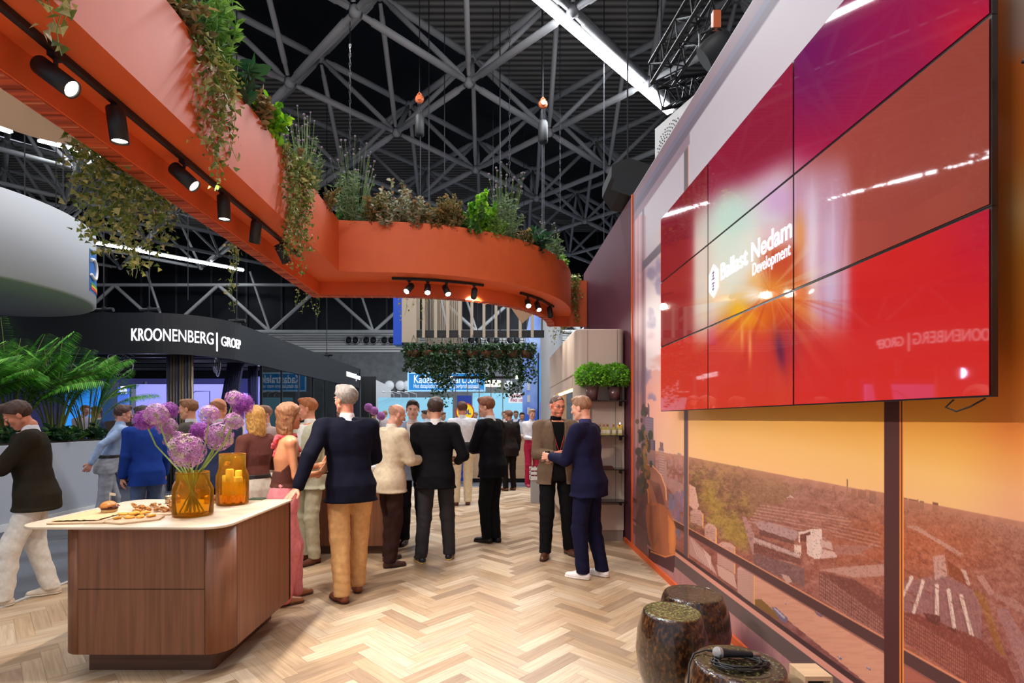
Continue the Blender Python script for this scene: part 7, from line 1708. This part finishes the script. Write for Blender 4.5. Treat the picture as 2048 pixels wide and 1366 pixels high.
# 6 woman in pink
def pinkwoman(q):
    H = q['H']; S = q['sp']
    v = Vox((-.22, -.2, .56*H), (.22, .22, .80*H), .005); v.loft(q['secs'](.013, .53, .77), 0); X, Y, Z = np.meshgrid(*v.ax, indexing='ij', sparse=True); v.D = np.maximum(v.D, np.maximum((.578*H-Z), Z-(.66*H+np.clip((Y+.04)*1.1, 0, .12)))); mesh_of('halter_top', [v.net()], cloth((96, 56, 48)), q['root'])
    v = Vox(q['neck0']-.2, q['neck0']+.2, .007); n = q['neck0']
    for a in np.linspace(0, 2*pi, 9)[:-1]:
        b = a+pi/4; v.cone(n+np3((.040*H*cos(a), .040*H*sin(a), -.004*H)), n+np3((.040*H*cos(b), .040*H*sin(b), -.004*H)), .018, .018, .01)
    for sx in (-1, 1): v.cone(n+np3((sx*.03*H, .02*H, -.01*H)), n+np3((sx*.05*H, .05*H, -.075*H)), .016, .020, .01)
    v.cone(n+np3((-.02, -.05, -.01)), n+np3((-.05, -.10, -.10)), .018, .022, .012).cone(n+np3((-.02, -.055, 0)), n+np3((.02, -.10, -.05)), .016, .02, .012).cone(n+np3((.0, -.05, -.01)), n+np3((-.01, -.09, -.17)), .014, .02, .01)
    v.wrinkle(.003, 60, 3); mesh_of('neck_scarf', [v.net()], cloth((226, 96, 104)), q['root'])
    mb = MB(); p_ = q['hp'](.080, -.004, -.040); mb.ball(p_, .006, 8); mb.build('earring', M['chrome'], q['root'])
person('woman in a pink scarf top with bare back and long pink trousers beside the counter', (-1.80, 4.38), -80, 1.70, feet=((-.08, .10, 6), (.08, -.02, -6)), lean=(0, .03), head=(0, 0, 0), female='wide', top=True, shirt=None, trousers=(232, 140, 146), shoes=(170, 110, 70), hair=(150, 98, 62), hairstyle='long', skin_c=(226, 150, 106),
       armL=dict(w=(-.02, .20, .68), pole=(-1, -.5, -1), hd=(.2, .6, .8), palm=(1, 0, 0), curl=.8), armR=dict(w=(.04, .17, .64), pole=(1, -.6, -1), hd=(-.2, .7, .6), palm=(-1, 0, 0), curl=.8), extra=pinkwoman, knee=.012)
# 5 blonde woman
person('blonde woman in a brown patterned top and cream trousers behind the amber jar', (-2.30, 4.95), 40, 1.69, feet=((-.09, .02, 6), (.09, 0, -6)), head=(-8, 4, 0), female=True, shirt=(112, 66, 58), trousers=(226, 214, 196), shoes=(60, 50, 44), hair=(216, 160, 84), hairstyle='long', skin_c=(222, 156, 120),
       armL=dict(w=(-.09, .13, .64), pole=(-1, -.4, -1), hd=(.4, .8, .3), palm=(1, 0, 0)), armR=dict(w=(.07, .12, .66), pole=(1, -.3, -1), hd=(-.4, .8, .3), palm=(-1, 0, 0)), extra=belt((30, 26, 24)))
# 7 pale suit
person('man in a pale sage suit and white shirt facing the woman in pink', (-2.02, 5.62), 122, 1.80, feet=((-.11, .02, 8), (.11, -.02, -8)), head=(-40, 4, 0), jacket=(196, 194, 168), shirt=(240, 236, 228), trousers=(188, 182, 154), shoes=(96, 50, 32), hair=(176, 104, 56), skin_c=(226, 156, 124), build=1.04,
       armL=dict(w=(-.06, .19, .64), pole=(-1, -.5, -1), curl=.8, hd=(.3, .8, .3)), armR=dict(w=(.06, .16, .68), pole=(1, -.5, -1), curl=.8, hd=(-.3, .8, .3)))
# 9 bald, cream jacket
person('bald man in a cream linen jacket and brown trousers, seen from behind', (-1.12, 5.50), -62, 1.74, feet=((-.14, .06, 10), (.10, -.05, -14)), lean=(0, .02), head=(-12, 20, 0), jacket=(214, 196, 168), shirt=(238, 228, 212), trousers=(76, 48, 44), shoes=(72, 38, 28), hair=(196, 146, 120), hairstyle='ring', skin_c=(226, 166, 140), build=1.10,
       armL=dict(w=(-.05, .20, .66), pole=(-1, -.4, -1), hd=(.4, .9, .1), curl=.9), armR=dict(w=(.06, .21, .64), pole=(1, -.5, -1), hd=(-.4, .9, .2), curl=.9), knee=.02)
# 10 facing, light blue blazer
person('dark-haired man in a light blue blazer facing the camera beyond the bald man', (-1.02, 6.40), 176, 1.80, feet=((-.12, .03, 10), (.10, -.02, -10)), head=(4, 2, 0), jacket=(146, 158, 182), shirt=(240, 238, 236), trousers=(44, 42, 50), shoes=(44, 24, 22), hair=(44, 32, 26), hairstyle='short', skin_c=(232, 178, 150),
       armL=dict(w=(-.06, .14, .60), pole=(-1, -.5, -1), curl=.9, hd=(.5, .7, .1)), armR=dict(w=(.05, .15, .62), pole=(1, -.5, -1), curl=.9, hd=(-.5, .7, .1)), extra=lanyard((150, 40, 50)))
# 11 back, black blazer
person('man from behind in a black blazer and grey trousers, centre of the standing group', (-.64, 5.62), -4, 1.80, feet=((-.16, -.04, 26), (.14, .10, -10)), lean=(-.01, .02), head=(-4, 2, 0), jacket=(20, 20, 26), shirt=(236, 230, 226), trousers=(72, 70, 74), shoes=(24, 26, 40), sole=(222, 200, 110), hair=(58, 40, 34), hairstyle='thick', skin_c=(220, 160, 132), build=1.10,
       armL=dict(w=(-.118, .035, .49), pole=(-1, -.8, 0), curl=.9), armR=dict(w=(.13, .12, .60), pole=(1, -1, -.2), curl=.9, hd=(-.3, 1, .2)), knee=.01)
# 12 white shirt
person('man from behind in a white shirt and cream trousers beside the blue pull-up banner', (-.58, 9.3), 6, 1.88, feet=((-.12, .0, 10), (.10, .02, -8)), head=(12, 4, 0), shirt=(226, 230, 238), trousers=(226, 210, 180), shoes=(88, 46, 32), hair=(92, 52, 34), hairstyle='thick', skin_c=(222, 150, 120), build=1.12, lod=1.3,
       armL=dict(w=(-.10, .16, .62), pole=(-1, -.5, -1)), armR=dict(w=(.12, .14, .60), pole=(1, -.5, -1)), extra=belt((30, 24, 24)))
# 13 black suit facing left
person('tall red-haired man in a black suit facing left, alone right of centre', (-.03, 6.48), 58, 1.85, feet=((-.05, .05, 4), (.05, -.02, -4)), lean=(0, .03), head=(14, 14, 0), jacket=(20, 20, 28), shirt=(232, 230, 232), trousers=(24, 24, 30), shoes=(18, 14, 16), hair=(128, 74, 48), hairstyle='thick', skin_c=(230, 168, 142), build=1.04,
       armL=dict(w=(-.04, .22, .64), pole=(-1, -.5, -1), hd=(.1, 1, .1), curl=.8), armR=dict(w=(.04, .20, .62), pole=(1, -.6, -1), hd=(-.2, 1, .1), curl=.8))
# 14 dark coat further back
person('man in a dark brown coat behind the tall man in the black suit', (.33, 11.2), 30, 1.76, feet=((-.1, 0, 8), (.1, 0, -8)), head=(20, 5, 0), jacket=(58, 46, 42), shirt=(90, 84, 84), trousers=(40, 34, 34), shoes=(110, 62, 36), hair=(120, 80, 56), skin_c=(218, 150, 122), lod=1.5, hem=.38)
# 15 white shirt and red trousers
person('man in a white shirt and crimson trousers by the tall blue wall', (.86, 11.9), 200, 1.80, feet=((-.12, 0, 8), (.12, .05, -8)), head=(0, 6, 0), shirt=(238, 232, 234), trousers=(186, 44, 74), shoes=(180, 60, 80), hair=(176, 140, 116), skin_c=(232, 170, 146), lod=1.4, armL=dict(w=(-.06, .16, .6)), armR=dict(w=(.06, .16, .62)))
# 16 brown blazer, black tee
person('man with glasses in an open brown blazer over a black top, facing the camera', (.70, 5.85), 196, 1.84, feet=((-.17, -.05, 14), (.14, .06, -26)), head=(10, 8, 0), jacket=(108, 88, 70), shirt=(20, 19, 22), trousers=(26, 24, 28), shoes=(84, 48, 34), hair=(86, 66, 54), hairstyle='buzz', skin_c=(226, 142, 112), build=1.06, open_=.045, beard=(166, 104, 82),
       armL=dict(w=(-.07, .15, .63), pole=(-1, -.5, -1), hd=(.5, .7, .1), curl=.8), armR=dict(w=(.06, .16, .64), pole=(1, -.5, -1), hd=(-.5, .8, .1), curl=.8), knee=.01,
       extra=lambda q: (lanyard((170, 40, 50))(q), MB().tube([q['hp'](.052, .055, .006), q['hp'](.046, .094, .004), q['hp'](.014, .100, .004), q['hp'](-.014, .100, .004), q['hp'](-.046, .094, .004), q['hp'](-.052, .055, .006)], .0028, 6).build('glasses', M['black'], q['root']))[0])
# 17 navy suit, white sneakers
person('man in a navy suit with white sneakers facing left, by the dark shelves', (.92, 5.06), 66, 1.80, feet=((-.08, .02, 8), (.11, -.10, -6)), lean=(0, .03), head=(0, 10, 0), jacket=(34, 34, 74), shirt=(60, 60, 100), trousers=(34, 34, 72), shoes=(238, 232, 230), sole=(240, 236, 232), hair=(150, 106, 76), skin_c=(232, 168, 140), build=1.06,
       armL=dict(w=(-.03, .21, .655), pole=(-1, -.4, -1), hd=(.1, 1, .0), curl=.7, palm=(1, 0, 0)), armR=dict(w=(.04, .22, .64), pole=(1, -.6, -1), hd=(-.1, 1, .0), curl=.7, palm=(-1, 0, 0)), knee=.02)
# drinks in hands
gl = glassmat('clear_glass', (245, 245, 248), .02, 1.3)
def tumbler(x, y, z, label): t = MB().lathe([(0, 0), (.026, 0), (.033, .11), (.031, .11), (.025, .004), (0, .004)], 20).build('drinking_glass', gl); t.location = (x, y, z); tag(t, label, 'glass')
for key, i, lb in (('man with glasses in an open', 0, 'clear glass held by the man in the open brown blazer'), ('man in a navy suit with', 1, 'clear glass held by the man in the navy suit'), ('tall red-haired man', 1, 'clear glass held by the tall red-haired man in black')):
    h_ = [v for k_, v in HANDS.items() if k_.startswith(key)][0]; q_ = (h_[0]*.5+h_[1]*.5); tumbler(q_.x, q_.y, q_.z-.05, lb)
# left-hand crowd behind the island
person('man in a pale blue shirt leaning to the right in front of the palms', (-5.30, 7.0), -84, 1.76, feet=((-.1, .12, 6), (.1, -.14, -6)), lean=(0, .16), head=(0, 8, 0), shirt=(150, 172, 206), trousers=(150, 152, 160), shoes=(60, 50, 46), hair=(76, 46, 36), hairstyle='thick', skin_c=(206, 142, 120), lod=1.2,
       armL=dict(w=(-.05, .16, .60), pole=(-1, -.6, -1), curl=.8), armR=dict(w=(.11, -.10, .56), pole=(1, -1, .2)), extra=belt((24, 22, 24)))
person('person in a bright blue jacket behind the tall alliums', (-4.30, 6.35), 20, 1.74, feet=((-.1, 0, 8), (.1, .04, -8)), lean=(0, .06), head=(20, 14, 0), jacket=(30, 60, 140), shirt=(60, 70, 100), trousers=(86, 104, 140), shoes=(50, 50, 60), hair=(60, 44, 40), skin_c=(210, 150, 124), lod=1.2, hem=.42)
person('man in a grey-olive jacket, his head right of the striped drape', (-3.55, 6.0), 70, 1.80, feet=((-.1, 0, 8), (.1, .04, -8)), head=(0, 4, 0), jacket=(96, 92, 84), shirt=(226, 224, 226), trousers=(170, 156, 138), shoes=(70, 50, 40), hair=(150, 100, 62), skin_c=(232, 164, 128), lod=1.2)
person('balding man in a dark blue suit behind the middle of the alliums', (-3.05, 5.65), -20, 1.80, feet=((-.1, 0, 8), (.1, .04, -8)), head=(-10, 4, 0), jacket=(54, 62, 92), shirt=(220, 220, 230), trousers=(44, 50, 78), shoes=(40, 34, 34), hair=(180, 120, 84), hairstyle='ring', skin_c=(236, 164, 120), lod=1.2)
person('person in a pale rose shirt behind the right side of the alliums', (-2.90, 6.5), 140, 1.74, feet=((-.1, 0, 8), (.1, .04, -8)), head=(-20, 4, 0), shirt=(216, 186, 176), trousers=(200, 186, 170), shoes=(80, 60, 50), hair=(150, 104, 80), skin_c=(222, 160, 136), lod=1.3)
person('dark-haired man in a brown-black jacket beyond the man in pale blue', (-5.75, 8.4), 60, 1.78, feet=((-.1, 0, 8), (.1, .04, -8)), head=(0, 4, 0), jacket=(50, 40, 42), shirt=(214, 206, 204), trousers=(150, 148, 150), shoes=(50, 44, 40), hair=(46, 30, 26), skin_c=(200, 134, 112), lod=1.3)
person('person in a black jacket left of the person in bright blue', (-5.2, 7.75), -40, 1.72, feet=((-.1, 0, 8), (.1, .04, -8)), head=(0, 6, 0), jacket=(34, 30, 36), shirt=(90, 80, 90), trousers=(130, 130, 136), shoes=(50, 44, 40), hair=(40, 28, 24), skin_c=(204, 140, 116), lod=1.3)
# far crowd: four builds, copied with their own clothes colours
cw = []
base = [('jacket', (40, 42, 60), (226, 226, 230), (50, 50, 60), (70, 48, 36)), ('jacket', (120, 104, 92), (226, 220, 214), (70, 62, 60), (120, 84, 56)), ('shirt', None, (216, 222, 236), (60, 64, 84), (52, 38, 32)), ('jacket', (70, 84, 122), (230, 230, 232), (60, 66, 96), (150, 110, 80)), ('shirt', None, (222, 206, 204), (96, 86, 88), (170, 120, 80))]
nm = ['in a dark navy jacket', 'in a taupe jacket', 'in a pale shirt', 'in a steel blue jacket', 'in a cream-pink top']
CR = [(746, 16.5, 2, 'by the black booth end wall'), (700, 14.5, 0, 'left of the grey-haired man'), (770, 17.5, 4, 'just left of the bald man, far away'), (852, 14, 2, 'behind the man in light blue'), (864, 12.0, 4, 'between the light blue and black blazers'), (884, 15, 1, 'above the black blazer shoulder'), (940, 17, 0, 'just right of the blue banner'),
      (952, 19.5, 3, 'far away right of the blue banner'), (966, 16, 2, 'left of the tall red-haired man, far away'), (1008, 17.5, 4, 'beyond the bar counter, left end'), (1017, 14.2, 1, 'behind the bar counter near its middle'), (1032, 16.5, 3, 'behind the bar counter, right of its middle'), (1044, 14.6, 0, 'behind the bar counter, close to the blue wall'), (1056, 19, 1, 'furthest back beside the blue wall'),
      (236, 11.5, 1, 'under the charcoal fascia, near the palms'), (256, 12.6, 0, 'under the fascia, left of the alliums'), (196, 10.8, 3, 'in the crowd in front of the blue screen'), (300, 13.4, 2, 'in the crowd behind the leftmost allium'), (338, 12.8, 0, 'in front of the striped drape'), (168, 12.4, 4, 'far behind the palms'), (470, 9.2, 4, 'behind the highest alliums'), (680, 17, 3, 'far along the booth glass')]
pr = {}
for k, (px, Y, b, where) in enumerate(CR):
    X = (px-VX)*Y/F; r = random.Random(k); rz = r.uniform(0, 360); lb = 'distant visitor %s %s' % (nm[b], where)
    if b not in pr:
        kind, jk, sh, tr, hr = base[b]
        pr[b] = person(lb, (X, Y), rz, 1.74+.03*b, jacket=jk, shirt=sh, trousers=tr, hair=hr, lod=2.0, group='distant visitors in the crowd', armL=dict(w=(-.07, .16, .62)), armR=dict(w=(.07, .15, .62)), head=(10, 5, 0)); pr[b].location = (X, Y, 0)
    else: dup(pr[b], (X, Y, 0), R(rz), label=lb, scale=r.uniform(.96, 1.04))
# three alliums in the far bouquet
for k, (x, y) in enumerate(((737, 815), (748, 822), (762, 832))):
    p_ = at(x, y, 6.3); t = thing('allium_flower', ['purple allium of the far bouquet behind the navy blazer, leftmost', 'purple allium of the far bouquet, middle one', 'purple allium of the far bouquet, lowest right'][k], 'flower', p_, group='alliums of the far bouquet'); MB().ball((0, 0, 0), .055, 14).build('flower_head', mat('far_allium', (160, 96, 170), .8, noise=.4, nscale=90, bump=1, bscale=120) if k == 0 else bpy.data.materials['far_allium'], t); MB().tube([(0, 0, 0), (-1.50-p_.x, 6.35-p_.y, 1.2-p_.z)], .005, 6).build('stem', M['stemg'], t)
t = thing('glass_vase', 'amber vase of the far bouquet on the rear counter', 'vase', (-1.50, 6.36, .925)); MB().lathe([(0, 0), (.09, 0), (.09, .17), (.07, .2), (.07, .28), (.066, .28), (.066, .2), (.086, .17), (.086, .01), (0, .01)], 28).build('glass_body', amber, t)
